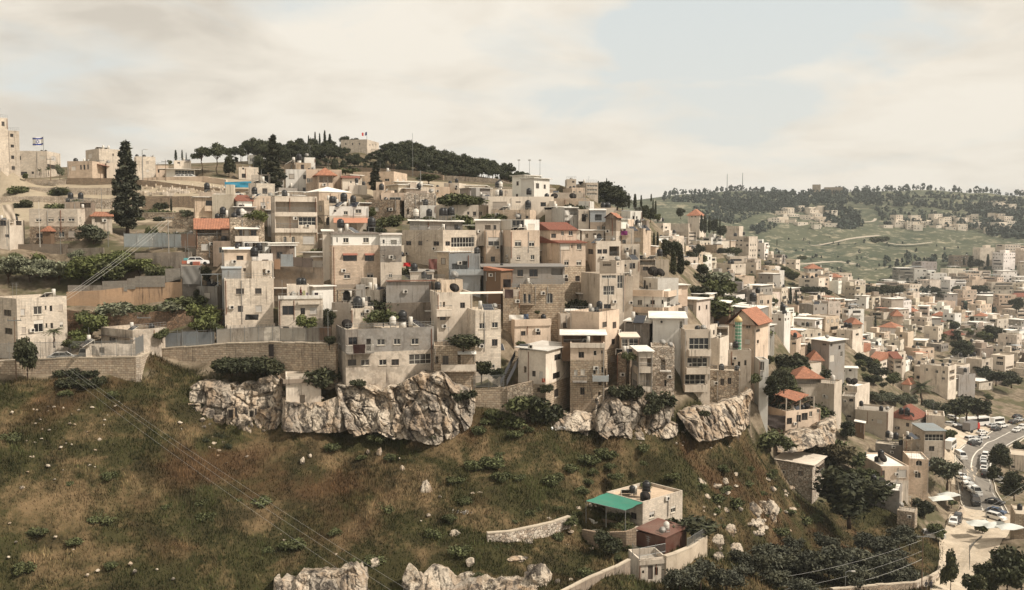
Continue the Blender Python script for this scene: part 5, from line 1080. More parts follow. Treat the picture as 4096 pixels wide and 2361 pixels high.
for x0,y0,x1,y1,l in ((230,1285,370,1330,'thin pale rock ledge above the big limestone outcrop'),(690,1220,860,1470,'tall jagged limestone crag under the wires'),(825,1190,875,1330,'upright slim stone standing on the crag'),(935,1195,1022,1275,'lone rounded pale rock beside the crag'),(1265,1230,1420,1420,'forked pale limestone rock with a dark hollow'),(1800,1340,1960,1400,'low rock ledge next to the pitted rock'),(1445,405,1540,520,'big rounded grey boulder alone in dry grass'),(1985,530,2080,572,'flat slab rock lying in dry grass'),(1910,535,1980,560,'thin flat stone beside the flat slab'),(1880,1205,1960,1270,'tilted pale rock near the blue bag'),(2270,1155,2470,1195,'pale ledge beneath the crazy paved wall'),(2360,1010,2530,1060,'rock footing of the crazy paved wall'),(1730,895,1820,945,'pair of pale stones near the wall end'),(1005,100,1048,152,'upright white stone slab in the grass'),(900,102,930,130,'small white stone next to the white slab'),(250,200,290,240,'small rounded white stone on green grass'),(330,140,360,165,'small pale stone above the rounded stone'),(1230,240,1275,282,'red streaked pale stone in the slope')):
    u0,v0,u1,v1=U(x0),V(y0),U(x1),V(y1); p=hit((u0+u1)/2,v1-2)
    if p is None: continue
    w=(u1-u0)/FPX*p.y*.62; hh=(v1-v0)/FPX*p.y*.95
    boulder(p+Vector((0,w*.3,hh*.25)),(w,max(w*.6,.5),max(hh,.25)*1.1),l,'limestone rocks on the lower slope',random.choice(BMB) if u1-u0>30 else None,'rock_outcrop' if u1-u0>40 else 'boulder',0)
reg('L')
for x0,y0,x1,y1,l in ((20,1150,250,1420,'great pale sloping limestone slab left of the stairway'),(2200,545,2340,720,'leaning pale limestone slab on the spur, uppermost'),(2300,530,2510,745,'biggest leaning limestone slab on the spur edge'),(2235,740,2370,860,'wedge shaped pale slab under the leaning slabs'),(1950,820,2080,960,'stack of weathered rocks near the shed wall'),(1830,900,1960,1060,'pale tumbled rock beside the shed wall'),(1990,1010,2150,1160,'long pale rock spur above the olive trees'),(2240,870,2300,930,'round pale rock at the grove edge'),(1850,1080,1960,1180,'low grey rock at the foot of the shed wall'),(430,1080,540,1110,'flat stone by the stone steps'),(420,1180,480,1215,'pale block stone beside the lane')):
    u0,v0,u1,v1=U(x0),V(y0),U(x1),V(y1); p=hit((u0+u1)/2,v1-2)
    if p is None: continue
    w=(u1-u0)/FPX*p.y*.55; hh=(v1-v0)/FPX*p.y*.58
    boulder(p+Vector((0,w*.4,hh*.3)),(w,w*.8,max(hh,.25)*1.15),l,'limestone rocks on the spur',random.choice(BMB),'rock_outcrop',0)
def pick_slope(n,x0,x1,y0,y1,rnd):
    out=[]
    while len(out)<n:
        p=hitD(rnd.uniform(x0,x1),rnd.uniform(y0,y1))
        if p is not None and p.y<232: out.append(p)
    return out
rr=random.Random(5)
for (x0,x1,y0,y1,n,s0,s1) in ((20,1100,1000,1440,70,.08,.34),(430,600,1040,1120,26,.15,.4),(60,300,1000,1170,40,.08,.25),(1720,1960,1180,1330,45,.2,.8),(1350,1500,1250,1450,30,.2,.6),(1560,1860,1060,1110,22,.15,.45)):
    for p in pick_slope(n,x0,x1,y0,y1,rr):
        s=rr.uniform(s0,s1); boulder(p+Vector((0,0,s*.2)),(s*rr.uniform(.8,1.5),s,s*rr.uniform(.6,1)),'small pale loose stone lying in the grass','loose stones on the slope',name='loose_stone')
# ------------------------------------------------ plants
def leafmesh(name,blobs,n,size,seed,flat=.0,up=0.0,shell=.55,aspect=1.6):
    """many small leaf-cluster faces through a set of ellipsoids (cx,cy,cz,rx,ry,rz)"""
    g=np.random.default_rng(seed); B=np.array(blobs,float); vol=B[:,3]*B[:,4]*B[:,5]; vol=vol**.8; k=g.choice(len(B),n,p=vol/vol.sum())
    d=g.normal(size=(n,3)); d/=np.linalg.norm(d,axis=1)[:,None]; r=shell+(1-shell)*g.random(n)**.6; r*=1+.16*g.normal(size=n)
    c=B[k,:3]+d*B[k,3:]*r[:,None]
    a=g.normal(size=(n,3)); a[:,2]*=(1-flat); a+=np.array([0,0,up]); a/=np.linalg.norm(a,axis=1)[:,None]
    q=d+.9*g.normal(size=(n,3)); b=np.cross(a,q); b/=np.linalg.norm(b,axis=1)[:,None]+1e-6
    s=size*(.6+.8*g.random(n))[:,None]; a=a*s*aspect*.5; b=b*s*.5
    co=np.stack([c-a,c+b*.9,c+a,c-b*.9],1).reshape(-1,3).astype(np.float32)
    me=bpy.data.meshes.new(name); me.vertices.add(4*n); me.vertices.foreach_set('co',co.ravel()); me.loops.add(4*n); me.loops.foreach_set('vertex_index',np.arange(4*n,dtype=np.int32))
    me.polygons.add(n); me.polygons.foreach_set('loop_start',np.arange(0,4*n,4,dtype=np.int32)); me.update(); me.materials.append(MAT('leaf'))
    uv=me.uv_layers.new(name='UVMap'); val=np.clip(.5+.22*g.normal(size=n)+.28*(d[:,2])*0,0,1); uv.data.foreach_set('uv',np.repeat(np.stack([val,val],1),4,0).astype(np.float32).ravel())
    return me
def trunkmesh(h,r,limbs,seed,lean=0,name='trunk'):
    g=random.Random(seed); m=MB(); pts=[Vector((lean*h*(i/5)**1.5+g.uniform(-.03,.03)*h,g.uniform(-.03,.03)*h,h*i/5-(.6 if i==0 else 0))) for i in range(6)]
    m.tube(pts,[r*(1-.12*i) for i in range(6)],7)
    for (hz,dx,dy,dz) in limbs:
        p=pts[0].lerp(pts[-1],hz/h) if False else Vector((lean*h*(hz/h)**1.5,0,hz)); e=p+Vector((dx,dy,dz)); m.tube([p,p.lerp(e,.5)+Vector((0,0,dz*.12)),e],[r*.5,r*.38,r*.16],5)
    return m.mesh(name,['bark'],True)
PROTO={}
def proto(kind,variants): PROTO[kind]=variants
# umbrella pine, 1 unit = metres at height ~9
def mk_pine(seed):
    g=random.Random(seed); bl=[]; lim=[]
    n=g.randint(7,10)
    for i in range(n):
        a=6.28*i/n+g.uniform(-.4,.4); r=g.uniform(.6,3.0); z=g.uniform(5.9,8.2)-r*.22; bl.append((r*math.cos(a),r*math.sin(a),z,g.uniform(1.2,1.9),g.uniform(1.2,1.9),g.uniform(.7,1.15))); lim.append((g.uniform(3.6,5.2),r*math.cos(a)*.85,r*math.sin(a)*.85,g.uniform(1.2,2.2)))
    bl.append((0,0,8,1.6,1.6,1.0)); return leafmesh('crown',bl,2600,.36,seed,shell=.45),trunkmesh(7,.24,lim,seed,g.uniform(-.12,.12))
def mk_cyp(seed):
    bl=[(0,0,.9+i*.95,.30+.75*math.sin(min(1,(i+1.2)/4)*1.57)*(1-i/10.5)**.75,.30+.75*math.sin(min(1,(i+1.2)/4)*1.57)*(1-i/10.5)**.75,.85) for i in range(10)]
    return leafmesh('crown',bl,1700,.34,seed,up=1.6,shell=.6,aspect=2.4),trunkmesh(3,.14,[],seed)
def mk_conifer(seed):
    g=random.Random(seed); bl=[]; lim=[]
    for i in range(64):
        z=.8+11.2*(i/64); R0=(2.15*(1-(i/64)**1.25)+.16)*(0.55 if z<1.5 else 1); a=i*2.4+g.uniform(-.5,.5); r=R0*g.uniform(.35,1.0); bl.append((r*math.cos(a),r*math.sin(a),z+.25*g.random(),.20+.30*R0*.8,.20+.30*R0*.8,.34)); lim.append((max(.3,z-.3),r*math.cos(a),r*math.sin(a),.4))
    return leafmesh('crown',bl,7500,.30,seed,up=.55,shell=.3,aspect=2.1),trunkmesh(11.5,.3,lim[::3],seed)
def mk_round(seed,n=2300,size=.30,tall=1.0,rad=1.0,h=4.2,shell=.5):
    g=random.Random(seed); bl=[]; lim=[]
    for i in range(13):
        a=g.uniform(0,6.28); r=g.uniform(.2,1.7)*rad; z=h*.62+g.uniform(-.9,1.3)*tall-r*.15; s=g.uniform(.65,1.15); bl.append((r*math.cos(a),r*math.sin(a),z,s*rad,s*rad,s*.8*tall)); lim.append((h*.22,r*math.cos(a)*.8,r*math.sin(a)*.8,z-h*.22-.3))
    return leafmesh('crown',bl,n,size,seed,shell=shell,aspect=1.9),trunkmesh(h*.35,.16,lim[:7],seed)
def mk_bush(seed,n=1100,size=.2):
    g=random.Random(seed); bl=[(g.uniform(-.8,.8),g.uniform(-.8,.8),g.uniform(.15,.75),g.uniform(.4,.75),g.uniform(.4,.75),g.uniform(.35,.6)) for _ in range(9)]
    return leafmesh('crown',bl,n,size,seed,shell=.4,aspect=1.8),trunkmesh(.5,.05,[(.1,.3,.2,.4),(.1,-.3,-.1,.4)],seed)
def mk_palm(seed):
    g=random.Random(seed); m=MB(); h=3.6
    for i in range(26):
        a=i*2.4; el=g.uniform(-.5,1.2); L=g.uniform(1.6,2.3); prev=Vector((0,0,h)); dirv=Vector((math.cos(a)*math.cos(el),math.sin(a)*math.cos(el),math.sin(el)+.25)).normalized(); side=Vector((-math.sin(a),math.cos(a),0)); pts=[prev]
        for k in range(5): dirv=(dirv+Vector((0,0,-.22))).normalized(); prev=prev+dirv*L/5; pts.append(prev)
        for k in range(5):
            for sg in (-1,1):
                for q in (0,.5):
                    p=pts[k].lerp(pts[k+1],q); t=(pts[k+1]-pts[k]).normalized(); w=.45*(1-.12*k); m.quad(p,p+t*.16,p+t*.5*w+side*sg*w+Vector((0,0,-.1)),p+t*.3*w+side*sg*w+Vector((0,0,-.12)))
    me=m.mesh('crown',['leaf']); uv=me.uv_layers[0]; v=np.repeat(np.clip(.5+.2*np.random.default_rng(seed).normal(size=len(me.polygons)),0,1),4); uv.data.foreach_set('uv',np.stack([v,v],1).astype(np.float32).ravel())
    return me,trunkmesh(h,.2,[],seed)
proto('pine',[mk_pine(s) for s in (1,2,3,4,5)]); proto('cypress',[mk_cyp(s) for s in (11,12,13)]); proto('conifer',[mk_conifer(21)]); proto('tree',[mk_round(s) for s in (31,32,33,34)]); proto('olive',[mk_round(s,2600,.22,.8,1.1,3.6,.4) for s in (41,42,43)]); proto('bush',[mk_bush(s) for s in (51,52,53,54)]); proto('palm',[mk_palm(61),mk_palm(62)]); proto('dense',[mk_round(s,4200,.28,1.35,1.1,5,.35) for s in (71,72)])
HREF=dict(pine=9.0,cypress=10.6,conifer=12.9,tree=5.0,olive=4.1,bush=1.25,palm=4.4,dense=6.6)
NAMES=dict(pine='pine_tree',cypress='cypress_tree',conifer='conifer_tree',tree='leafy_tree',olive='olive_tree',bush='shrub',palm='palm_tree',dense='dense_pine_tree')
GREEN=dict(pine=(.045,.050,.026),cypress=(.032,.037,.024),conifer=(.040,.042,.028),tree=(.075,.082,.030),olive=(.09,.095,.06),bush=(.06,.066,.028),palm=(.075,.082,.04),dense=(.042,.046,.025))
def plant(kind,p,hgt,label,group=None,color=None,wide=1.0,cat=None,parts=True,rz=None):
    cm,tm=random.choice(PROTO[kind]); s=hgt/HREF[kind]; c=color or GREEN[kind]; f=random.uniform(.85,1.2); c=tuple(x*f for x in c)
    e=empty(NAMES[kind],p,label,cat or ('shrub' if kind=='bush' else 'tree'),group,random.uniform(0,6.3) if rz is None else rz); e.scale=(s*wide,s*wide,s)
    link('crown',cm,e,color=c); link('trunk',tm,e)
    return e
TREEBOX=[]
def plant_px(kind,u,vt,vb,Y,label,group=None,color=None,wide=1.0,stay=False):
    """by where its top and foot stand in the photograph, at distance Y"""
    b=P(u,vb,Y)
    if not stay and gz(b.x,b.y)>b.z-.3: b=hit(u,vb,95,Y+60) or b
    b.z=max(b.z,gz(b.x,b.y)-.1)
    if vb-vt>38 and not stay: w_=(vb-vt)*dict(conifer=.17,cypress=.1).get(kind,.42)*wide; TREEBOX.append((u-w_,vt,u+w_,vb,b.y))
    t=P(u,vt,b.y); return plant(kind,b,max(.4,t.z-b.z),label,group,color,wide)
# ------------------------------------------------ build every surveyed house
for h in HS:
    q=[h['C'],h['C']+h['Rd']*h['tr'],h['C']+h['Ld']*h['tl'],h['C']+h['Rd']*h['tr']+h['Ld']*h['tl']]
    if h['ground']: h['ext']=max(h['ext'],h['zb']-min(gz(p.x,p.y) for p in q)+1.0)
    build_house(h)
# ------------------------------------------------ trees and shrubs, placed by what the photograph shows
def trees(k,rows):
    reg(k)
    for r in rows.strip().split('\n'):
        q=[z.strip() for z in r.split('|')]; kind=q[0]; x,t,b,Y=[float(z) for z in q[1].split()[:4]]; wd=float(q[1].split()[4]) if len(q[1].split())>4 else 1.0
        plant_px(kind,U(x),V(t),V(b),Y,q[2],q[3] if len(q)>3 and q[3] else None,wide=wd,color=COLS.get(q[4]) if len(q)>4 else None)
COLS=dict(pale=(.15,.155,.10),dark=(.038,.041,.021),green=(.11,.122,.042),mid=(.075,.082,.034),brown=(.085,.07,.038))
trees('A','''conifer|1262 255 1215 204 1.12|tall dark ragged conifer standing alone above the gardens
cypress|1735 392 500 300 1.3|dark cypress behind the white pavilion, broadest of three|cypresses behind the pavilion
cypress|1798 390 498 300 .9|slim pointed cypress behind the white pavilion|cypresses behind the pavilion
cypress|1838 420 498 300 .7|shortest slim cypress behind the white pavilion|cypresses behind the pavilion
pine|2000 365 640 315 .9|broad umbrella pine beside the wire enclosure
pine|2140 325 640 318 .85|leaning umbrella pine with a bare pale trunk
tree|1680 490 545 296|small dark tree beside the little peach box house
olive|925 1085 1340 193 1.15|big round grey green olive below the stone house
tree|1850 975 1075 222 1.5|grey green spreading bush tree below the old terrace wall|| pale
tree|250 620 690 262|dark bush at the foot of the tall stone block
palm|390 585 640 266 1.3|low palm by the arched stone wall, beside a second palm
palm|480 570 640 266 1.4|larger low palm by the arched stone wall
tree|590 520 675 266 .6|thin pale tree before the low stone house|| pale
cypress|1690 870 1005 236 .8|small slim cypress before the old stone terraces
bush|1505 1150 1260 196 .6|upright dark shrub in the dry grass patch
bush|1650 1200 1320 186|scraggly bush next to the power pole''')
trees('B','''olive|80 110 440 187 1.2|pale olive tree at the garden edge, behind the white apartment house|garden olives|pale
olive|290 150 440 184 1.2|pale olive tree in front of the dark garden wall|garden olives|pale
olive|455 150 420 186 1.2|silvery olive between two paler olives|garden olives|pale
olive|585 170 445 182 1.2|silvery olive beside the big leafy fig|garden olives|pale
tree|180 110 330 192|green leafy tree over the streaked garden wall|garden trees|mid
tree|400 110 330 191|bright green leafy tree near the garden wall|garden trees|green
olive|760 65 250 190|tall silvery tree by the pale low garden wall||pale
dense|820 105 450 178 1.45|big glossy green fig tree beside the grey block wall||green
dense|1010 70 450 177 1.35|tall leafy tree standing highest in the garden||green
dense|1190 50 420 179 1.3|broad leafy tree crossed by the power lines||green
tree|1130 150 430 174 1.4|dark leafy tree leaning over the retaining wall||mid
tree|1370 160 370 177 1.6|rounded green tree by the cactus bed||green
bush|1545 250 350 176|cactus clump above the retaining wall||mid
bush|1650 255 340 176|second cactus clump, nearer the draped cloth||mid
tree|900 700 1010 158 1.2|green tree in front of the peach retaining wall foot||green
tree|790 870 1040 156 1.3|bright leafy shrub tree by the palm||green
tree|1600 860 1000 156.5 1.2|rounded lemon green tree beside the low grey house||mid
tree|2050 600 940 161 1.2|glossy fig tree beside the cream stone block||green
tree|1940 790 935 159 1.3|low glossy fig next to the sheet fence||green
tree|2130 790 935 158 1.1|leafy bush at the wall of the cream stone block||mid
bush|1090 610 725 165 1.4|pale creeper mound on the rock, widest|creeper mounds|pale
bush|1240 625 745 165 1.4|pale creeper mound below the drain holes|creeper mounds|pale
bush|1390 650 755 165 1.3|green creeper mound beside the pale ones|creeper mounds|mid
bush|1500 640 730 165 1.2|green creeper mound by the rooftop heater|creeper mounds|mid
bush|1690 585 700 165.5 1.5|pale creeper heap with litter caught in it|creeper mounds|pale
bush|1830 540 650 166 1.5|creeper heap under the draped cloth|creeper mounds|mid
bush|900 690 790 164 1.5|creeper tuft at the dim rock wall|creeper mounds|mid
dense|1950 440 700 169 .6|dark ivy mass below the draped cloth||dark
tree|2040 240 430 172 .7|spiky dark yucca beside the white car||dark
palm|535 868 1040 151.5 1.5|shaggy date palm beside the white apartment house
tree|272 915 1345 147.3 .62|slim tree with a bare trunk before the stone terrace wall||dark
tree|690 970 1090 150.5 1.6|leafy hedge tree behind the bar railing||mid''')
trees('C','''conifer|480 115 705 229 1.3|broad ragged dark cypress beside the stone tower house
conifer|1487 392 722 221 1.35|squat bushy dark conifer before the wide stone house
cypress|825 150 240 352 1.0|small dark spire tree on the ridge beside two more|ridge spires
cypress|890 115 250 352 .8|slender dark spire tree on the ridge|ridge spires
cypress|935 128 250 352 .9|shorter slender spire tree on the ridge|ridge spires
cypress|985 100 250 352 1.0|tallest dark spire tree on the ridge|ridge spires
cypress|1035 135 250 352 1.6|wide dark spire tree on the ridge|ridge spires
dense|1200 128 300 385 1.2|dark round pine behind the convent roof
dense|1290 150 300 385 1.2|second dark round pine behind the convent roof
tree|1450 850 985 202 .8|small grey green tree against the dark rubble house||mid
bush|2250 720 830 209 1.6|leafy roof garden bush on the cream house, tallest|roof garden plants|mid
bush|2330 740 830 209 1.5|leafy roof garden bush on the cream house|roof garden plants|mid
bush|2420 770 830 209 1.3|low leafy roof garden bush on the cream house|roof garden plants|mid
tree|2010 520 640 300 2.2|spreading low green tree beside the ridge wall||mid
bush|1190 470 520 262 2.4|low green shrubs behind the terrace pavilion||mid
bush|310 895 990 183 1.2|roof plants beside the white tank on the stone house||green
tree|40 340 570 320 .8|dark slim tree by the road fence||dark
tree|340 320 560 310 .6|dark upright tree behind the big cypress||dark''')
rr=random.Random(3)
prof=[(480,372),(510,356),(550,360),(575,372),(610,345),(640,338),(700,342),(760,343),(830,342),(900,372),(950,352),(1000,350),(1050,358),(1100,372),(1150,378),(1200,395),(1250,405),(1290,420),(1335,436)]
gzp=lambda x:np.interp(x,[a for a,b in prof],[b for a,b in prof])
for row,(dy,Yo,st) in enumerate(((0,352,14),(12,345,15),(25,338,17),(40,330,20))):
    x=570 if row<2 else 640
    while x<1335:
        if not(830<x<945 and row==0) and not (row==3 and x<760 and rr.random()<.5):
            t=gzp(x)+dy*(1 if x<1150 else .55)+rr.uniform(-6,9); Y=Yo+rr.uniform(-5,5); hp=rr.uniform(82,98)*(1 if x<1150 else .72)
            plant_px('pine' if rr.random()<.8 else 'dense',x*KD,t*KD,(t+hp)*KD,Y,'dark umbrella pine in the ridge wood','pines of the ridge wood',wide=rr.uniform(.68,.95),stay=True)
        x+=st*rr.uniform(.75,1.25)
trees('E','''dense|1490 28 240 335 1.75|tall dark pine by the grey institute, first of the clump|pine clump by the institute|dark
dense|1580 68 300 332 1.75|dark pine in the middle of the institute clump|pine clump by the institute|dark
dense|1650 110 330 330 1.75|dark pine on the falling side of the institute clump|pine clump by the institute|dark
dense|1700 165 335 328 1.75|low dark pine ending the institute clump|pine clump by the institute|dark
dense|1460 175 300 325 1.3|low spreading pine under the institute clump|pine clump by the institute|dark
cypress|1545 30 150 340 .7|thin spire rising out of the pine clump
cypress|1765 178 330 330 .8|slim cypress just past the pine clump|cypresses on the spur|dark
cypress|1825 185 335 335 1.3|broad cypress past the pine clump|cypresses on the spur|dark
cypress|1886 196 320 335 1.0|cypress with a pointed tip among low pines|cypresses on the spur|dark
cypress|1985 185 262 420 1.2|cypress against the green hill|cypresses on the spur|dark
cypress|2028 255 395 360 .9|tall narrow cypress at the end of the spur row|cypresses on the spur|dark
cypress|2003 240 380 365 .7|narrow cypress beside the tallest of the spur row|cypresses on the spur|dark
dense|1900 270 450 320 1.1|dark round tree over the ruined peach house||dark
dense|1980 300 460 330 1.0|dark round tree beside the spur cypresses||dark
tree|2050 375 460 325 1.3|green bushy tree at the foot of the spur||mid
cypress|1878 430 510 235 .7|little cypress beside the ruined peach house
dense|2275 305 425 490 1.0|dark lone tree on the far spur skyline||dark
cypress|2432 322 382 585 1.4|small cypress behind the orange hip roof
cypress|2480 390 560 540 1.2|big dark cypress on the far spur
tree|860 1330 1390 170 1.2|grey vine over the roof frame||mid
bush|90 200 290 214 2.6|palm fronds over the cream stub house||mid''')
trees('G','''cypress|540 390 572 552 1.3|tall black cypress right of the stepped apartment block|spur cypress group|dark
cypress|585 402 570 552 1.1|black cypress next to the tallest|spur cypress group|dark
dense|625 412 575 555 .9|round dark tree in the cypress group|spur cypress group|dark
cypress|662 418 505 560 .8|slim cypress at the end of the group|spur cypress group|dark
cypress|690 415 505 560 .8|last slim cypress of the spur group|spur cypress group|dark
dense|695 475 615 552 1.2|dark spreading tree over the terrace house|spur cypress group|dark
cypress|38 562 705 410 1.0|dark cypress below the flat roofed row|mid slope cypresses|dark
cypress|75 560 700 412 1.0|second dark cypress below the flat roofed row|mid slope cypresses|dark
dense|165 592 830 405 .8|dark round tree over the mid slope cypresses||dark
dense|260 610 850 402 .7|tall dark tree in the mid slope clump||dark
cypress|300 700 985 385 1.5|massive dark cypress of the mid slope clump||dark
cypress|230 740 985 388 1.4|wide dark cypress of the mid slope clump||dark
pine|478 680 900 470 .6|umbrella pine with a bare trunk on the spur||dark
bush|828 715 770 480 1.6|round dark bush above the terrace
bush|600 940 1050 420 2.0|pale green spreading bush on the near spur||pale
cypress|1385 1105 1275 425 1.0|dark cypress over the pale roofs of the town
cypress|1442 1145 1275 425 .8|shorter dark cypress over the pale roofs of the town
palm|2070 1190 1290 590 1.5|date palm in the valley town
cypress|1252 640 700 800 .7|pointed lone shrub on the green valley slope
bush|1505 795 830 760 1.4|dark bush on the green valley slope
bush|2260 600 655 1000 1.4|round dark bush beside the valley fold''')
g_=random.Random(9)
reg('G')
for i in range(11): plant_px('tree',U(1290+i*14+g_.uniform(-6,6)),V(885+i*7+g_.uniform(-8,8)),V(965+i*8),625+g_.uniform(-12,12),'grey green orchard tree on the slope below the lone cream block','orchard trees',wide=1.2)
for i in range(12): plant_px('tree',U(1465+i*22),V(1095+g_.uniform(-6,8)),V(1190),530+g_.uniform(-8,8),'dark round tree in the belt below the white cluster house','tree belt',color=COLS['dark'],wide=1.2)
for i in range(10): plant_px('tree',U(2110+i*40+g_.uniform(-12,12)),V(1080+g_.uniform(-20,30)),V(1180+g_.uniform(-5,20)),640+g_.uniform(-30,30),'dark spreading tree on the valley bank past the town','bank trees',color=COLS['dark'],wide=1.5)
for i in range(12): plant_px('bush',U(970+i*24+g_.uniform(-8,8)),V(850+i*16+g_.uniform(-10,10)),V(900+i*17),560,'scrubby shrub on the steep spur bank','spur bank shrubs',color=COLS['mid'],wide=1.6)
trees('I','''dense|1900 1090 1330 440 1.3|tall dark tree clump in the valley town, main|valley town grove|dark
dense|1850 1010 1180 520 1.3|dark tree behind the main clump of the valley town|valley town grove|dark
tree|1960 1130 1300 445 1.2|leafy tree at the side of the valley town clump|valley town grove|mid
tree|1980 1010 1110 560 1.5|bushy tree on the open bank past the mural|valley town grove|mid
dense|2220 960 1160 520 1.4|large round tree by the white terraces|valley town grove|dark
tree|2140 1040 1160 520 1.5|spreading tree next to the large round tree|valley town grove|mid
dense|2450 690 860 640 1.1|dark tall trees at the frame edge, mid bank|valley town grove|dark
dense|1650 590 700 740 1.5|dark tree below the pink apartment block|valley town grove|dark
dense|1720 640 740 720 1.6|wide dark tree on the lane bend|valley town grove|dark
tree|1860 590 680 760 1.5|tree between the bank apartment blocks|valley town grove|dark
cypress|2000 300 420 860 3.0|dark block of cypresses above the bank|valley town grove|dark
dense|2080 320 430 860 1.5|dark tree mass beside the bank cypresses|valley town grove|dark
cypress|1932 305 395 870 1.2|lone cypress at the edge of the bank|valley town grove|dark
cypress|2168 285 410 865 1.3|tall cypress on the bank skyline|valley town grove|dark
dense|1290 470 550 860 1.6|dark shrubs below the bank houses|valley town grove|dark
tree|2080 580 700 760 1.6|tree by the minaret of the bank|valley town grove|dark''')
trees('H','''cypress|2222 150 315 470 .75|black cypress standing before the eye mural
palm|1935 130 215 480 1.4|date palm near the eye mural
dense|1230 690 960 190 1.1|dark leafy tree above the collapsed roof||dark
dense|1320 640 900 202 1.0|dark tree behind the collapsed roof house||dark
tree|1180 760 900 212 1.2|leafy tree beside the white glazed annex||mid
bush|830 1200 1330 176 1.6|dark bush at the rock foot below the rubble house||dark
bush|1190 1290 1430 190 1.5|vine bush before the dark tarpaulin||mid
bush|1000 720 800 188 1.3|shrub on the rock edge by the beige house||mid
bush|540 1090 1140 160 1.2|shrub under the concrete pillars||dark''')
trees('J','''dense|95 150 400 237 .9|dense dark tree beside the long tile roofed house||dark
dense|780 655 905 236 1.0|dark tree by the pale plaster house||dark
dense|590 560 800 232 .8|dark tree behind the collapsed roof house flank||dark
dense|600 900 1150 212 1.4|broad olive brown thicket above the flat stone cube house||brown
tree|450 930 1110 208 1.3|low thicket beside the flat stone cube house||brown
tree|700 900 1180 206 1.3|brown green thicket above the big dark pine||brown
tree|830 960 1200 208 1.2|thicket between the cube house and the dish house||mid
dense|520 620 900 215 1.0|dark tree on the bank below the long tile roofed house||dark
palm|1510 322 520 325 1.6|large date palm over the town trees
olive|1050 380 530 330 1.1|grey green tree in the courtyard grove, first|courtyard grove|
olive|1135 400 545 328 1.1|grey green tree in the courtyard grove|courtyard grove|
olive|1255 400 560 325 1.3|widest tree of the courtyard grove|courtyard grove|
olive|1380 410 560 325 1.2|courtyard grove tree beside the date palm|courtyard grove|
olive|1620 470 610 318 1.2|tree past the date palm|courtyard grove|
tree|1720 520 680 315 1.3|leafy tree at the corner of the car park|car park trees|dark
tree|1850 460 690 320 1.3|tall leafy tree above the coach|car park trees|dark
tree|1960 430 690 322 1.3|tallest leafy tree above the coach|car park trees|dark
tree|2070 450 690 324 1.2|leafy tree over the lorry roof|car park trees|dark
tree|1790 770 930 268 1.2|pale leafy tree before the parked coach||mid
olive|1770 1025 1340 226 1.05|big rounded olive by the playground||
dense|2290 880 1190 250 1.0|big dark leafy tree at the road bend||dark
dense|2235 1100 1290 236 1.0|dark round tree by the parked car row||dark
dense|2430 1140 1460 212 1.2|broad dark tree beside the road, lowest||dark
tree|2490 890 1030 270 1.2|leafy tree beyond the road bend||dark
tree|2130 140 290 400 1.5|leafy tree by the white corner house|east trees|dark
tree|2250 190 340 380 1.6|leafy tree cluster below the white corner house|east trees|dark
tree|2400 200 360 390 1.5|dark leafy tree at the frame edge|east trees|dark''')
trees('K','''dense|800 170 790 181 1.5|huge dark spreading pine at the spur foot||dark
tree|1545 545 750 208 1.15|round dark street tree on the plaza||dark
tree|1660 780 940 190 1.3|small round street tree by the white car||mid
tree|2115 750 900 202 1.2|small round tree on the paved path||mid
tree|1810 560 640 226 1.6|planted bush in the round planter||mid''')
i=0
for x,t,b,Y,w in ((560,865,1100,166,1.0),(150,960,1290,153,1.1),(350,1005,1350,152,1.0),(600,1000,1400,153,1.0),(720,1000,1300,157,1.0),(860,960,1300,160,1.1),(1010,1080,1420,154,1.1),(1150,920,1180,170,1.2),(1290,800,1030,180,1.1),(1400,840,1040,182,1.0),(1160,1060,1350,160,1.1),(1330,1110,1390,162,1.0),(1230,1180,1420,158,1.0),(780,1150,1455,149,1.1),(90,1210,1500,144,1.2),(330,1290,1530,144,1.2),(40,1040,1300,156,1.1),(480,1060,1350,156,1.0),(930,870,1090,172,1.0),(250,900,1080,166,.9),(1060,890,1080,176,1.0)):
    reg('K'); plant_px('olive',U(x),V(t),V(b),Y,'dusky olive tree in the grove at the spur foot','olive grove',color=(.055,.056,.038),wide=w*1.1)
for x,t,b,Y,w in ((1530,1190,1455,131,1.2),(1730,1140,1420,126,1.2),(1990,1180,1470,128,1.2),(2250,1060,1400,136,1.1),(2440,990,1340,142,1.1),(2120,1020,1250,137,.9)):
    reg('L'); plant_px('olive',U(x),V(t),V(b),Y,'dusky olive tree in the grove at the spur foot','olive grove',color=(.055,.056,.038),wide=w)
trees('L','''tree|810 845 1190 125.8 1.05|dark green leafy tree in front of the paved terrace||dark
bush|1650 745 880 133 1.8|vine covered frame behind the rust red shed||dark
bush|330 895 990 128 1.2|small green bush by the stone steps||mid''')
reg('K')
for x,t,b,Y,w,l in ((2150,1180,1500,150,1.0,'feathery leafed tree at the bottom corner, lowest'),(2360,1010,1480,148,.9,'tallest feathery leafed tree by the playground'),(2500,1060,1480,149,.9,'feathery leafed tree at the frame edge'),(2030,1260,1520,146,.9,'feathery young tree beside the path end'),(1800,1040,1480,160,.45,'thin sapling standing in the paved path edge')):
    plant_px('tree',U(x),V(t),V(b),Y,l,'feathery trees at the path',color=(.05,.055,.025),wide=w)
trees('D','''tree|800 715 915 154.5 1.1|small green tree over the grey bar fence||green
dense|1030 640 880 157.5 .8|dark shaggy tree beside the grey cube kiosk||dark
tree|1030 930 1070 151.5 .9|dark ivy bush at the street lamp||dark
bush|955 1240 1400 150.2 1.2|dark bush at the end of the stone wall||dark
bush|1280 690 740 157 .8|caper bush on the rubble base wall||dark
bush|1560 680 800 155.5 1.4|overgrown roof plants by the stained hut||mid
bush|1330 1375 1440 147.4 1.2|dark bush on the rock top||dark
bush|2350 935 1050 150.6 1.6|leafy pot plants hanging on the pergola terrace||dark''')
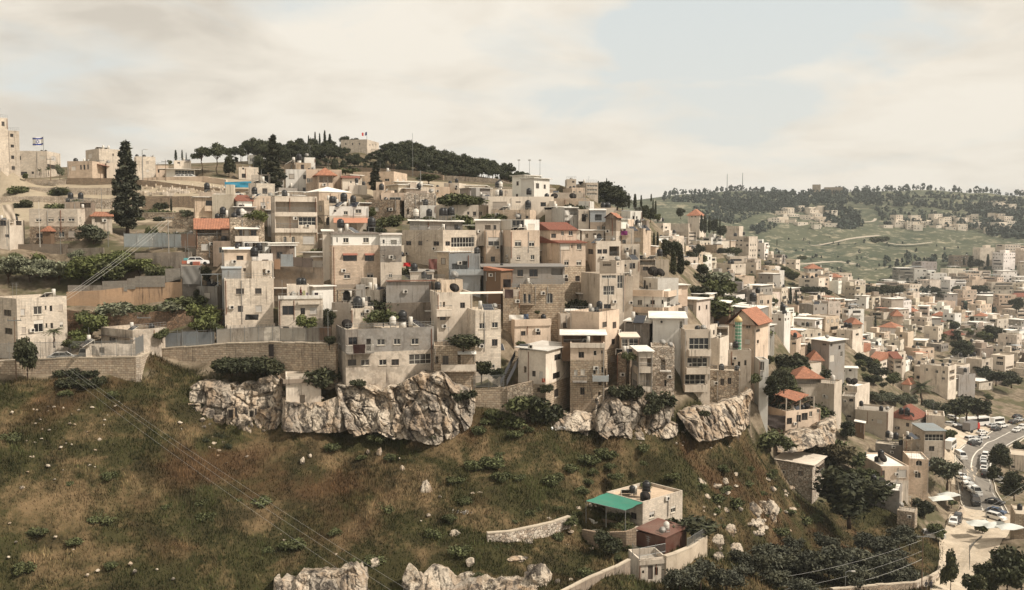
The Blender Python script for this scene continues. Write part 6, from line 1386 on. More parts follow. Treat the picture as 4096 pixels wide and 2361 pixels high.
for i in range(16): reg('D'); plant_px('bush',U(-20+i*32+g_.uniform(-10,10)),V(1160+g_.uniform(-10,25)),V(1270+g_.uniform(-10,25)),152.6-i*.05,'dark overgrown bush at the foot of the tall stone wall','wall foot bushes',color=COLS['dark'],wide=1.2)
trees('F','''tree|310 575 800 152.3 1.0|dark tree under the pillared ground floor||dark
tree|465 655 800 152 1.1|dark tree beside the steel stair||dark
bush|690 930 1070 150.2 1.5|hanging creeper on the stained stone wall||mid
bush|790 925 1030 150.2 1.1|smaller hanging creeper near the wall corner||dark
bush|920 985 1200 151.4 .9|tall ivy column by the broken doorway||dark
bush|940 830 910 152 .8|ivy patch under the striped rug||dark
bush|2090 905 1040 156.5 1.1|caper bush on the overhanging rock||dark
bush|1675 850 940 155.5 1.1|dark bush on the rock shoulder||dark
bush|1775 820 960 156 .8|ivy hanging from the narrow house||dark
bush|1990 1030 1120 153.8 1.0|dark bush in the rock hollow||dark
bush|1775 515 590 157.2 .9|ivy tuft on the rubble tower||mid
bush|700 405 445 160 1.3|weeds on the bare lot below the peach house||mid
bush|130 880 970 147.5 1.2|dark bush growing from the big cliff||dark''')
rr=random.Random(12)
for poly,n in (([(1885,880),(1960,850),(2010,900),(2070,1000),(2010,1090),(1930,1010)],34),([(1700,640),(1760,660),(1860,790),(1890,880),(1800,800)],22),([(2080,845),(2130,855),(2195,985),(2150,995)],20),([(1690,690),(1730,690),(1770,770),(1740,790)],9),([(1950,1080),(2140,1150),(2150,1260),(2060,1200)],20)):
    c=0
    while c<n:
        x,y=rr.uniform(min(p[0] for p in poly),max(p[0] for p in poly)),rr.uniform(min(p[1] for p in poly),max(p[1] for p in poly))
        if inpoly(np.array([x]),np.array([y]),poly)[0]:
            p=hitD(x,y); c+=1
            if p is not None and p.y<330: plant(rr.choice(('tree','bush','dense')),p-Vector((0,0,.2)),rr.uniform(1.6,4.2),'dark tree on the steep bank among the houses','bank greenery',COLS[rr.choice(('dark','mid'))],rr.uniform(1.1,1.6))
for (x0,x1,y0,y1,n,s0,s1,cl) in ((20,1150,960,1440,34,.4,1.2,'mid'),(1150,1750,1070,1240,26,.5,1.3,'mid'),(1170,1330,1030,1110,9,.7,1.4,'mid'),(1750,2050,1150,1330,25,.5,1.4,'mid'),(1100,1560,1250,1440,25,.5,1.2,'mid'),(500,560,1080,1110,4,.5,1,'dark'),(150,250,930,960,8,.7,1.3,'dark')):
    for p in pick_slope(n,x0,x1,y0,y1,rr): plant('bush',p-Vector((0,0,.15)),rr.uniform(s0,s1),'low dark shrub growing in the slope grass','low shrubs on the slope',COLS[cl],rr.uniform(1.0,1.7))
# ------------------------------------------------ grass blades
def grass():
    g=np.random.default_rng(4); n=900000
    x=g.uniform(-95,150,n); y=g.uniform(104,215,n)
    keep=inpoly(x,y,SLOPE)&(np.abs(x/y)<.62); x,y=x[keep],y[keep]
    # clumps: thin out by patch noise
    d=vnoise(x,y,2.2,7)*.6+vnoise(x,y,9,8)*.4; k=(g.random(len(x))<np.clip(d*1.25,.15,1))&(g.random(len(x))<np.clip(150/y,.4,1)**1.5); x,y=x[k],y[k]
    x,y=x[:330000],y[:330000]; n=len(x); z=Hn(x,y)-.03
    hh=(.16+.5*g.random(n)**1.6)*(.55+1.1*vnoise(x,y,5,9)); w=.035+.05*g.random(n); a=g.uniform(-1.0,1.0,n); lx=g.normal(0,.25,n)*hh; ly=g.normal(0,.25,n)*hh
    dx,dy=np.cos(a)*w,np.sin(a)*w
    co=np.empty((n,3,3),np.float32); co[:,0]=np.stack([x-dx,y-dy,z],1); co[:,1]=np.stack([x+dx,y+dy,z],1); co[:,2]=np.stack([x+lx,y+ly,z+hh],1)
    me=bpy.data.meshes.new('grass'); me.vertices.add(3*n); me.vertices.foreach_set('co',co.ravel()); me.loops.add(3*n); me.loops.foreach_set('vertex_index',np.arange(3*n,dtype=np.int32)); me.polygons.add(n); me.polygons.foreach_set('loop_start',np.arange(0,3*n,3,dtype=np.int32)); me.update(); me.materials.append(MAT('grass'))
    tf=np.clip((vnoise(x,y,1.3,21)*vnoise(x,y,6,22)-.30)*5,0,1); v=np.clip(g.normal(.36,.2,n)+.6*tf,0,1); co[:,2,2]+=.28*tf*g.random(n); me.vertices.foreach_set('co',co.ravel()); uv=me.uv_layers.new(name='UVMap'); uv.data.foreach_set('uv',np.repeat(np.stack([v,v],1),3,0).astype(np.float32).ravel())
    tag(link('grass',me),kind='stuff')
grass()
# ------------------------------------------------ roof furniture: one of each with its parts, then copies
ITEMS=[]; IK={}
def item_proto(kind,name,parts):
    IK[kind]=(name,parts)
def _lathe(prof,n=12): m=MB(); m.lathe((0,0,0),prof,n); return m
def mk_items():
    body=_lathe([(.5,0),(.54,.06),(.54,.3),(.56,.34),(.54,.38),(.54,.66),(.56,.70),(.54,.74),(.54,1.0),(.42,1.18),(.26,1.26)]).mesh('body',['black'],True); lid=_lathe([(.27,1.24),(.27,1.32),(.2,1.36)]).mesh('lid',['black'])
    bw=_lathe([(.5,0),(.54,.06),(.54,.3),(.57,.34),(.54,.38),(.54,.66),(.57,.70),(.54,.74),(.54,1.0),(.42,1.18),(.26,1.26)]).mesh('body',['whiteplastic'],True); lw=_lathe([(.27,1.24),(.27,1.32),(.2,1.36)]).mesh('lid',['whiteplastic'])
    m=MB()
    for a,b in ((-.42,-.42),(.42,-.42),(.42,.42),(-.42,.42)): m.tube([(a,b,-.9),(a*.9,b*.9,0)],.035,4)
    m.box(-.5,-.5,-.06,.5,.5,-.005); 
    for z in (-.5,): m.tube([(-.42,-.42,z),(.42,-.42,z)],.025,4); m.tube([(-.42,.42,z),(.42,.42,z)],.025,4)
    st=m.mesh('stand',['rail'])
    m=MB(); m.lathe((0,0,-.95),[(.42,0),(.42,.93)],12); drum=m.mesh('heater_drum',['whiteplastic'],True)
    item_proto('tank','water_tank',[('body',body,0),('lid',lid,0),('stand',st,0)]); item_proto('wtank','water_tank',[('body',bw,0),('lid',lw,0),('stand',st,0)])
    item_proto('low','water_tank',[('body',body,0),('lid',lid,0)]); item_proto('drumtank','water_tank',[('body',body,0),('lid',lid,0),('heater_drum',drum,0)])
    m=MB(); m.lathe((0,0,.35),[(.3,0),(.3,1.25),(.22,1.3)],12); cyl=m.mesh('boiler',['whiteplastic'],True)
    m=MB(); m.hexa([(.35,-1.5,.05),(2.0,-1.5,.05),(2.0,.2,1.05),(.35,.2,1.05)],[(.35,-1.55,.13),(2.0,-1.55,.13),(2.0,.15,1.13),(.35,.15,1.13)]); pan=m.mesh('collector',['solar'])
    m=MB()
    for x in (.3,2.05): m.tube([(x,-1.5,.06),(x,.2,1.06)],.045,4); m.tube([(x,.2,1.06),(x,.35,0)],.03,4); m.tube([(x,-1.5,0),(x,-1.5,.1)],.03,4)
    m.tube([(.3,.2,1.08),(2.05,.2,1.08)],.045,4); m.tube([(-.2,0,0),(-.2,0,.4)],.03,4); m.tube([(.2,0,0),(.2,0,.4)],.03,4); fr=m.mesh('frame',['frame_white'])
    item_proto('solar','solar_heater',[('boiler',cyl,0),('collector',pan,0),('frame',fr,0)])
    m=MB(); R_=.55; m.lathe((0,0,0),[(R_*math.sin(a),-.22*(1-(math.sin(a))**2)) for a in (.02,.4,.8,1.2,1.57)],16); dish=m.mesh('reflector',['dish'],True)
    m=MB(); m.tube([(0,R_*-.95,0),(0,-.1,.55)],.02,4); m.box(-.05,-.15,.5,.05,-.03,.6); arm=m.mesh('feed_arm',['rail'])
    m=MB(); m.tube([(0,0,-.9),(0,0,-.2)],.035,5); pole=m.mesh('pole',['rail'])
    item_proto('dish','satellite_dish',[('reflector',dish,1),('feed_arm',arm,1),('pole',pole,0)])
    m=MB(); R_=1.0; m.lathe((0,0,0),[(R_*math.sin(a),-.35*(1-(math.sin(a))**2)) for a in (.02,.4,.8,1.2,1.57)],18); bd=m.mesh('reflector',['dark'],True); m=MB(); m.tube([(0,0,-1.3),(0,0,-.3)],.06,5); bp=m.mesh('pole',['rail'])
    m=MB(); m.tube([(0,-.95,0),(0,-.1,.9)],.025,4); ba=m.mesh('feed_arm',['rail']); item_proto('bigdish','satellite_dish',[('reflector',bd,1),('feed_arm',ba,1),('pole',bp,0)])
    m=MB(); m.tube([(0,0,0),(0,0,3.2)],.03,4); [m.tube([(-.5+.1*i,0,3.1-.28*i),(.5-.1*i,0,3.1-.28*i)],.02,4) for i in range(3)]; item_proto('aerial','roof_aerial',[('mast',m.mesh('mast',['rail']),0)]); m=MB(); m.box(-.42,-.32,0,.42,-.02,.6); b=m.mesh('casing',['whiteplastic']); m=MB(); m.lathe((0,0,0),[(.22,0),(.22,.02)],14); f=m.mesh('fan_grille',['dark']); item_proto('ac','air_conditioner',[('casing',b,0),('fan_grille',f,2)])
mk_items()
CAT=dict(tank='water tank',wtank='water tank',low='water tank',drumtank='water tank',solar='solar heater',dish='dish',bigdish='dish',ac='air conditioner',aerial='aerial')
ADJ=dict(tank='black water tank on a steel stand',wtank='white water tank on a steel stand',low='squat black water tank',drumtank='black water tank over a white drum',solar='solar water heater with tilted panel',dish='grey satellite dish',bigdish='large dark satellite dish',ac='white air conditioner box',aerial='thin roof aerial')
def place_item(kind,p,sc=1.0,rz=None,owner='',simple=False):
    name,parts=IK[kind]; rz=random.uniform(0,6.28) if rz is None and kind not in('dish','bigdish') else (rz if rz is not None else random.uniform(-1.2,.6))
    e=empty(name,p,'x',CAT[kind],CAT[kind]+'s of the hillside',rz); e.scale=(sc,sc,sc)
    for nm,me,md in parts:
        o=link(nm,me,e)
        if md==1: o.rotation_euler=(R(55),0,0)
        if md==2: o.location=(.1,-.33,.3); o.rotation_euler=(R(90),0,0)
    ITEMS.append((kind,owner,e)); return e
LIFT=dict(tank=.9,wtank=.9,low=0,drumtank=.95,solar=0,dish=.9,bigdish=1.3,ac=0,aerial=0)
def roof_item(kind,nick,x,sc=1.0,back=.3,rz=None):
    """on the roof of a surveyed house, at photo column x (current region), some way back from the front edge"""
    h=BYN[nick]; C=h['C']; u=U(x); n=h['Rd']; side=side_of(h,u); tl,tr=h['tl'],h['tr']
    s,_=facehit(h,side,u,h['vt']); 
    if side=='R': p=C+h['Rd']*min(max(s,.5),tr-.5)+h['Ld']*max(.8,tl*back)
    else: p=C+h['Ld']*min(max(s,.5),tl-.5)+h['Rd']*max(.8,tr*back)
    return place_item(kind,Vector((p.x,p.y,h['rz']+LIFT[kind]*sc+.02)),sc,rz,nick)
def wall_ac(nick,x,y):
    h=BYN[nick]; u,v=U(x),V(y); sd=side_of(h,u); s,z=facehit(h,sd,u,v); dr=h['Rd'] if sd=='R' else h['Ld']; n=h['nR'] if sd=='R' else h['nL']
    p=h['C']+dr*s; place_item('ac',Vector((p.x,p.y,z-.3)),1.0,math.atan2(n.x,-n.y),nick)
def items(k,rows):
    reg(k)
    for r in rows.strip().split('\n'):
        nick,it=r.split('|')
        for q in it.split(';'):
            q=q.split(',')
            if q[0].strip()=='ac': wall_ac(nick,float(q[1]),float(q[2]))
            else: roof_item(q[0].strip(),nick,float(q[1]),float(q[2]) if len(q)>2 else 1.0,float(q[3]) if len(q)>3 else .3,float(q[4]) if len(q)>4 else None)
items('A','''the brown rooftop shed with two water tanks|tank,690,1.0,.2;tank,790,1.0,.2;low,662,.8,.1
the square stone block with two rooftop heaters|solar,1060,1.1;solar,1112,1.1
the low stone house with four small windows beside a red porch|low,700,1.2;dish,820,1.0
the pale block flying the blue and white flag|low,370,.8;low,410,.8
the stone hut under the tilted solar heater|tank,2205,1.2;solar,2240,1.2;low,2150,1''')
items('C','''the old stone tower house with a tank on top|drumtank,690,1.2;solar,705,1.2
the plastered annex beside the stone tower house|dish,870,1;low,830,.7
the peach house with a shuttered window|drumtank,285,1.1,.2;solar,300,1.0
the white panelled upper house above a red tile awning|tank,1055,1.0,.2;tank,1082,1.0,.5;drumtank,1175,1.3,.3;tank,1268,1.1,.3;solar,1110,1;solar,1230,1
the cream house with a leafy roof terrace|drumtank,2195,1.3,.15
the grey loft with a long white sloping roof|tank,2150,1.2,.8;tank,2180,1.2,.8;tank,2240,1.3,.8;wtank,1890,1.1,.8;tank,2020,1.1,.8
the white panel storey with black battens|drumtank,1178,1.2,.4;solar,1230,1.1,.3;tank,1520,1.4,.5;bigdish,1545,.8,.6
the rubble stone house with a white balcony awning|low,95,1.1;tank,140,1.0;wtank,172,1.0;solar,200,1.1
the low white shed with a flat roof|drumtank,1300,.8;low,1370,.8
the long beige block with a glazed corner balcony|ac,1800,1318;low,2420,1,.3;dish,1900,.9;solar,2050,1;ac,2495,1100
the stone house with paired arched windows and loggias|ac,690,970;solar,640,1,.4;tank,600,1,.3
the tan flat topped house above the ruined wall|low,2040,.8;low,2100,.8
the pale two storey house with a small window high on the slope|low,2200,.9;tank,2330,.8''')
items('D','''the peach rooftop room with one window|low,120,.6
the low cream rooftop wall room|tank,290,1.25,.1
the whitewashed hut behind the laundry|low,735,1.0,.3;low,775,1.0,.3
the stained white hut with a rooftop barrel|low,1312,1.5,.3;tank,1308,.9,.5;solar,1365,1.1,.3;ac,1400,702
the big grey house on the cliff with a carpet on its balcony|drumtank,1790,1.35,.3;bigdish,1230,.9,.25;wtank,1680,1,.2;solar,1870,1.2,.3;low,1900,1,.6
the white kiosk on the red railed terrace|low,1868,1.2,.1
the grey plastered blank block with a red railed terrace|drumtank,2020,1,.4;tank,1970,.9,.3
the small balcony house under a rooftop dish|bigdish,2290,.9,.3;tank,2105,1,.3;ac,2160,850
the cream annex on the flank of the peach apartment house|low,1690,1,.5''')
items('E','''the dark plastered storey with a wide flat roof|low,525,.5,.4
the stair head tower on the tall blank beige house|dish,1700,1
the rooftop flat with a red lattice screen|low,800,1.0,.5;dish,620,.9
the white siding rooftop flat with two big dishes|bigdish,1995,.85,-.1,-.5;bigdish,2110,.95,.2,.5;bigdish,2090,1.1,.6
the beige flat house with three dark windows|tank,1375,.9,.4;solar,1460,1;dish,1640,.9
the white concrete box above the dark cypresses|low,1515,1.3;low,1560,1.3
the long white and peach block on the upper slope|tank,780,1.1,.1;wtank,470,1,.6;tank,500,1,.6;low,960,1
the white flat house with twin barrels on the upper slope|tank,470,1.2;wtank,500,1.2;drumtank,495,1.4,.6;tank,690,.9
the cream house in front of the grey institute|low,1150,.9;low,1250,.9
the beige house with a dark awning high on the slope|tank,880,1;solar,1000,1
the low wall house with a rooftop dish rack|bigdish,1030,.9;bigdish,1215,.9
the brick block below the long white block|tank,805,1.2,.05;tank,955,1.2,.2;solar,560,1.2
the cream stub house under the palm fronds|tank,20,1.3;low,60,1
the peach house with a wide half shuttered window|ac,275,565
the striped peach house with four small windows|ac,520,562;ac,568,800;ac,568,845
the old stone house with a double arched window|ac,1140,1000''')
items('F','''the tall beige corner house with a wall air conditioner|ac,1662,308;solar,1300,1,.4;tank,1560,1;dish,1480,.9;low,1380,.9
the house with a white corrugated roof and steel stair|ac,800,460
the grey house with a white sheet roof and a panel heater|solar,1800,1.2,-.2
the flat peach house with laundry on its roof|low,960,.9
the rubble house with a hanging balcony and red shutter|dish,2180,.9
the round fronted stone apartment house with four windows|ac,305,455;solar,330,1;dish,470,.9''')
items('H','''the tall concrete house with three glazed balcony tiers|dish,560,1;low,500,.9;ac,390,640
the beige plaster house below the green minaret|dish,740,1;solar,800,1.1;tank,850,1
the cream box under the white terrace with black tanks|tank,1415,1.3,.3;tank,1540,1.3,.3;low,1250,1.2;wtank,1350,1.1;solar,1500,1.1
the white house with a water tank and two windows|tank,1290,1.4;low,1310,1.2;dish,1210,1
the grey concrete block with white roof edge|tank,970,1.6,.5
the red shed roofed tower house with a wooden loft|tank,2000,.8
the house with a collapsed orange tile roof|bigdish,1640,.8;low,1600,1;solar,1500,1
the long tile roofed house with pale chipped tiles|ac,1720,945;wtank,1780,1
the tan house with a slanting orange roof edge|tank,1420,1;dish,1330,1
the grey three storey block under a flat pale roof|dish,1700,1.2
the cream long block behind the grey three storey block|tank,2020,1.3;tank,1900,1.3''')
items('J','''the wide house with a big dark dish on its white roof|bigdish,1195,1.0,.25,.4;drumtank,1030,1.25,.3;low,1015,.9,.2;low,905,.5,.2
the small white roofed house with a tilted dish|bigdish,1120,1.0,.3,.5;drumtank,1030,1.1,.3;low,1070,.8,.2;low,1200,.8,.2
the grey house topped with white barrels|tank,1250,1.2,.6;tank,1345,1.2,.6;wtank,1360,1.1,.5;low,1310,1,.3;ac,1238,960
the white railed terrace house with two dark dishes|bigdish,760,1.1;bigdish,810,1.1
the cream house with a big red hip roof|tank,1300,1.2,-.1;tank,1358,1.3,-.1;bigdish,1400,.8,-.1
the pale plaster house with cream tarpaulins on its roof|low,1100,1;tank,900,1;dish,1160,1
the peach block house with balconies at the lane|tank,1600,1.1;low,1700,1;dish,1760,1;solar,1550,1.1
the stone block with a red rooftop fence|wtank,2100,1.4;tank,2000,1.3;low,2180,1.3''')
items('L','''the block house with a green shade awning|tank,1055,1.15,.35;tank,975,.8,.2;low,1090,1.0,.2;bigdish,1150,.75,.15,.6;solar,1270,1.0,.5;ac,1395,548;ac,1320,782
the rust red metal shed|wtank,1330,.75,.3;dish,1400,.9,.1''')
items('G','''the five storey pale corner block beside the green valley|low,815,2,.3;tank,900,1.5
the lone cream block with four dark windows above the orchard|low,1310,2.0,.3;tank,1330,1.6
the white cluster house with blue glazed bays|low,1490,1.4;low,1530,1.4;low,1580,1.4;tank,1620,1.4
the flat roofed row with white heaters on the spur|wtank,20,1.6;tank,60,1.6;tank,100,1.6;wtank,140,1.6
the two storey flat block with paired windows|low,870,1.6;low,900,1.6;dish,690,1.4''')
ORG[:]=[0,0]; r2=random.Random(77)
def unS(px): return px/S
for h in HS:
    if h['Y']>330 or h['cat'] in('porch','tomb'): continue
    have=sum(1 for k,o,e in ITEMS if o==h['nick'] and k!='ac'); a,b=(h['uc'],h['ur']) if h['ur']-h['uc']>=h['uc']-h['ul'] else (h['ul'],h['uc'])
    if h['roof']=='flat' and h['ground']:
        for _ in range(max(0,r2.choice((1,2,3))-have)): roof_item(r2.choice(('solar','aerial','aerial','dish','aerial','low')),h['nick'],unS(r2.uniform(a,b)),r2.uniform(.85,1.1),r2.uniform(.2,.7))
        if r2.random()<.4:      # a rail on the parapet
            m=MB(); o=h['C']-h['base']; d=(h['Rd']*h['tr'] if a==h['uc'] else h['Ld']*h['tl']); inn=(h['Ld'] if a==h['uc'] else h['Rd'])*.1; n=max(2,int(d.length/.5)); o=o+inn
            for z in (.45,.85): m.tube([o+Vector((0,0,z)),o+d+Vector((0,0,z))],.022,4)
            for i in range(n+1): m.tube([o+d*(i/n),o+d*(i/n)+Vector((0,0,.85))],.018,4)
            link('railing',m.mesh('railing',['rail']),h['root'])
    if h['ground'] and r2.random()<.75:
        n=h['nR'] if a==h['uc'] else h['nL']; d=(h['Rd']*h['tr'] if a==h['uc'] else h['Ld']*h['tl'])
        for f in r2.sample((.03,.35,.62,.97),r2.choice((1,2))): m=MB(); p=h['C']-h['base']+d*f+n*.07; m.tube([p-Vector((0,0,.3)),p-Vector((0,0,(h['zt']-h['zb'])*r2.uniform(.6,1)))],.055,5); link('drain_pipe',m.mesh('drain_pipe',['rust' if r2.random()<.4 else 'steel']),h['root'])
    if h['ground'] and h['Y']<260 and h['cat']!='tomb' and 'gate' not in h['nick'] and 'cliff' not in h['nick'] and r2.random()<.5: wall_ac(h['nick'],unS(r2.uniform(a+(b-a)*.15,b-(b-a)*.15)),unS(h['vt']+(h['vb']-h['vt'])*r2.uniform(.25,.6)))
# ------------------------------------------------ the rest of the town: houses on the ground between the surveyed ones
TW=[('plaster','c','cream'),('plaster','b','beige'),('clean','w','white'),('ashlar','p','peach stone'),('plaster','g','grey'),('ashlar','c','pale stone'),('concrete','n','brown grey'),('plaster','p','peach')]
def winmesh(w,h,kind):
    m=MB(); t=.08
    m.box(0,-.05,0,w,.0,t); m.box(0,-.05,h-t,w,0,h); m.box(0,-.05,t,t,0,h-t); m.box(w-t,-.05,t,w,0,h-t)
    if kind!='s': m.box(w/2-.03,-.05,t,w/2+.03,0,h-t)
    k=len(m.f); m.quad((t,-.012,t),(w-t,-.012,t),(w-t,-.012,h-t),(t,-.012,h-t),1); m.m[-1]=1
    return m.mesh('window',['frame_white' if kind=='w' else 'frame_dark','glass' if kind!='s' else 'shutter_paint'])
WM={'w':winmesh(1.25,1.15,'w'),'k':winmesh(1.1,1.2,'k'),'n':winmesh(.7,1.0,'k'),'s':winmesh(1.25,1.2,'s'),'g':winmesh(2.6,1.35,'w')}
TH=[]
def townhouse(x,y,w,d,st,rot,ti,roofk,rnd,region,sh=3.05):
    mat,ck,cn=TW[ti]; z=gz(x,y)-.2; hgt=st*sh+.4; hw,hd=w/2,d/2
    lo=min(gz(x+a*math.cos(rot)-b*math.sin(rot),y+a*math.sin(rot)+b*math.cos(rot)) for a in(-hw,hw) for b in(-hd,hd))
    z=max(z-.3,lo); nm='apartment_block' if st>=4 else 'cottage' if st==1 and region!='front hillside' else 'shed' if region=='front hillside' else 'house'; root=empty(nm,(x,y,z),'x',nm.replace('_',' '),'houses of the valley town',rot)
    kf=rnd.uniform(.85,1.08); col=tuple(min(.85,c*kf*rnd.uniform(.975,1.025)) for c in C_[ck]); far=y>480
    m=MB(); b=lo-z-1.5; par=rnd.choice((.3,.5,.8)) if roofk=='flat' else 0
    c4=[(-hw,-hd),(hw,-hd),(hw,hd),(-hw,hd)]; t=.2; i4=[(-hw+t,-hd+t),(hw-t,-hd+t),(hw-t,hd-t),(-hw+t,hd-t)]
    for k in range(4):
        p,q=c4[k],c4[(k+1)%4]; m.quad((*p,b),(*q,b),(*q,hgt),(*p,hgt))
        if par: r,s=i4[(k+1)%4],i4[k]; m.quad((*p,hgt),(*q,hgt),(*r,hgt),(*s,hgt)); m.quad((*s,hgt),(*r,hgt),(*r,hgt-par),(*s,hgt-par))
    link('wall',m.mesh('wall',[mat]),root,color=col); m=MB(); rc=rnd.choice([(.5,.43,.34),(.42,.36,.29),(.6,.54,.45),(.33,.29,.25)]); rm='slab'
    if roofk=='flat': m.poly([(*p,hgt-par) for p in i4])
    elif roofk=='sheet': e=.5; m.hexa([(a*(1+e/abs(a)),bb*(1+e/abs(bb)),hgt+.02) for a,bb in c4],[(a*(1+e/abs(a)),bb*(1+e/abs(bb)),hgt+.16) for a,bb in c4]); rc=C_['W']
    else:
        e=.6; ee=[(a*(1+e/abs(a)),bb*(1+e/abs(bb)),hgt) for a,bb in c4]; rise=.3*min(w,d); rm='tile'; rc=rnd.choice([C_['t'],C_['q'],C_['T']]); m.poly(ee[::-1])
        if w>=d: A,B=(-hw+hd,0,hgt+rise),(hw-hd,0,hgt+rise); m.quad(ee[0],ee[1],B,A); m.poly([ee[1],ee[2],B]); m.quad(ee[2],ee[3],A,B); m.poly([ee[3],ee[0],A])
        else: A,B=(0,-hd+hw,hgt+rise),(0,hd-hw,hgt+rise); m.poly([ee[0],ee[1],A]); m.quad(ee[1],ee[2],B,A); m.poly([ee[2],ee[3],B]); m.quad(ee[3],ee[0],A,B)
    link('roof',m.mesh('roof',[rm]),root,color=rc)
    vd=Vector((x,y)); feats=[]
    for face in range(4):
        a=rot+face*math.pi/2; n=Vector((math.sin(a),-math.cos(a)))
        if n.dot(vd)>-.12*vd.length: continue
        L=w if face%2==0 else d; off=hd if face%2==0 else hw; ncol=max(1,int(L/rnd.choice((2.6,3.0,3.6)))); kk=rnd.choice('wknks')
        if rnd.random()<.12: continue
        for s in range(st):
            if rnd.random()<.10 and s<st-1: continue
            if rnd.random()<.24 and L>5:      # a loggia with its parapet
                ww=L*rnd.uniform(.45,.85); x0=-L/2+(L-ww)*rnd.random(); g=MB(); zz=s*sh+.7
                g.box(x0,-.9,zz-.1,x0+ww,0,zz+.05); g.box(x0,-.9,zz+.05,x0+ww,-.8,zz+1.0); g.box(x0,-.8,zz+.05,x0+.1,0,zz+1); g.box(x0+ww-.1,-.8,zz+.05,x0+ww,0,zz+1)
                o=link('balcony',g.mesh('balcony',[mat]),root,color=col); o.rotation_euler=(0,0,face*math.pi/2); o.location=(math.sin(face*math.pi/2)*off,-math.cos(face*math.pi/2)*off,0)
                g=MB(); g.quad((x0+.3,-.02,zz+.05),(x0+ww-.3,-.02,zz+.05),(x0+ww-.3,-.02,zz+2.1),(x0+.3,-.02,zz+2.1)); o=link('window',g.mesh('window',['glass']),root); o.rotation_euler=(0,0,face*math.pi/2); o.location=(math.sin(face*math.pi/2)*off,-math.cos(face*math.pi/2)*off,0); feats.append('balcony'); continue
            for c in range(ncol):
                if rnd.random()<.14: continue
                k=kk if rnd.random()<.7 else rnd.choice('wkns'); 
                if rnd.random()<.05 and L>5: k='g'
                xx=-L/2+L*(c+.5)/ncol-.6+rnd.uniform(-.2,.2); xx=max(-L/2+.25,min(xx,L/2-2.8 if k=='g' else L/2-1.5))
                o=link('window',WM[k],root); ra=face*math.pi/2; o.rotation_euler=(0,0,ra); zz=s*sh+1.15
                o.location=(math.cos(ra)*xx+math.sin(ra)*off,math.sin(ra)*xx-math.cos(ra)*off,zz)
    if roofk=='flat' and rnd.random()<.45:
        a=rnd.uniform(.3,.5)*w; bb=rnd.uniform(.3,.5)*d; ox=rnd.choice((-1,1))*(hw-a/2-.3); oy=(hd-bb/2-.3); g=MB(); g.box(ox-a/2,oy-bb/2,hgt-par,ox+a/2,oy+bb/2,hgt+2.2-par*.3); o=link('stair_room',g.mesh('stair_room',['clean' if rnd.random()<.5 else mat]),root,color=tuple(min(.8,c*1.08) for c in col)); feats.append('rooftop room')
    elif roofk=='flat' and rnd.random()<.35:
        a=rnd.uniform(.5,.9)*w; bb=d*.6; g=MB(); g.box(-a/2,-bb/2,hgt+2.0,a/2,bb/2,hgt+2.1)
        for px,py in ((-a/2+.1,-bb/2+.1),(a/2-.1,-bb/2+.1),(a/2-.1,bb/2-.1),(-a/2+.1,bb/2-.1)): g.box(px-.06,py-.06,hgt-par,px+.06,py+.06,hgt+2.0)
        link('roof_canopy',g.mesh('roof_canopy',['paint']),root,color=rnd.choice([C_['W'],C_['w'],C_['l'],C_['q'],C_['k']])); feats.append('roof canopy')
    TH.append(dict(root=root,st=st,cn=cn,roofk=roofk,feats=feats,region=region,x=x,y=y,u=proj((x,y,z))[0]))
    for q in range(rnd.choice((1,1,2,3) if y<480 else (0,1)) if roofk=='flat' else 0):
        k=rnd.choice(('tank','low','tank','solar','solar','dish','aerial')); a,bb=rnd.uniform(-hw+.8,hw-.8),rnd.uniform(-hd+.8,hd-.8)
        sc=rnd.uniform(.95,1.3); ITEM_AT.append((k,(x+a*math.cos(rot)-bb*math.sin(rot),y+a*math.sin(rot)+bb*math.cos(rot),z+hgt-par+LIFT[k]*sc+.02),sc,len(TH)-1))
ITEM_AT=[]
placed=[]
for h in HS:
    c=h['C']+h['Rd']*h['tr']*.5+h['Ld']*h['tl']*.5; placed.append((c.x,c.y,max(h['tr'],h['tl'])*.62))
ROADPTS=[(a[0],a[1]) for P0 in (ROADP,PLZ,PARK) for i in range(len(P0)-1) for f in (0,.25,.5,.75,1) for a in [(P0[i][0]+(P0[i+1][0]-P0[i][0])*f,P0[i][1]+(P0[i+1][1]-P0[i][1])*f)]]
KEEP=[(h['ul'],h['vt'],h['ur'],h['vb'],h['Y']) for h in HS]+TREEBOX
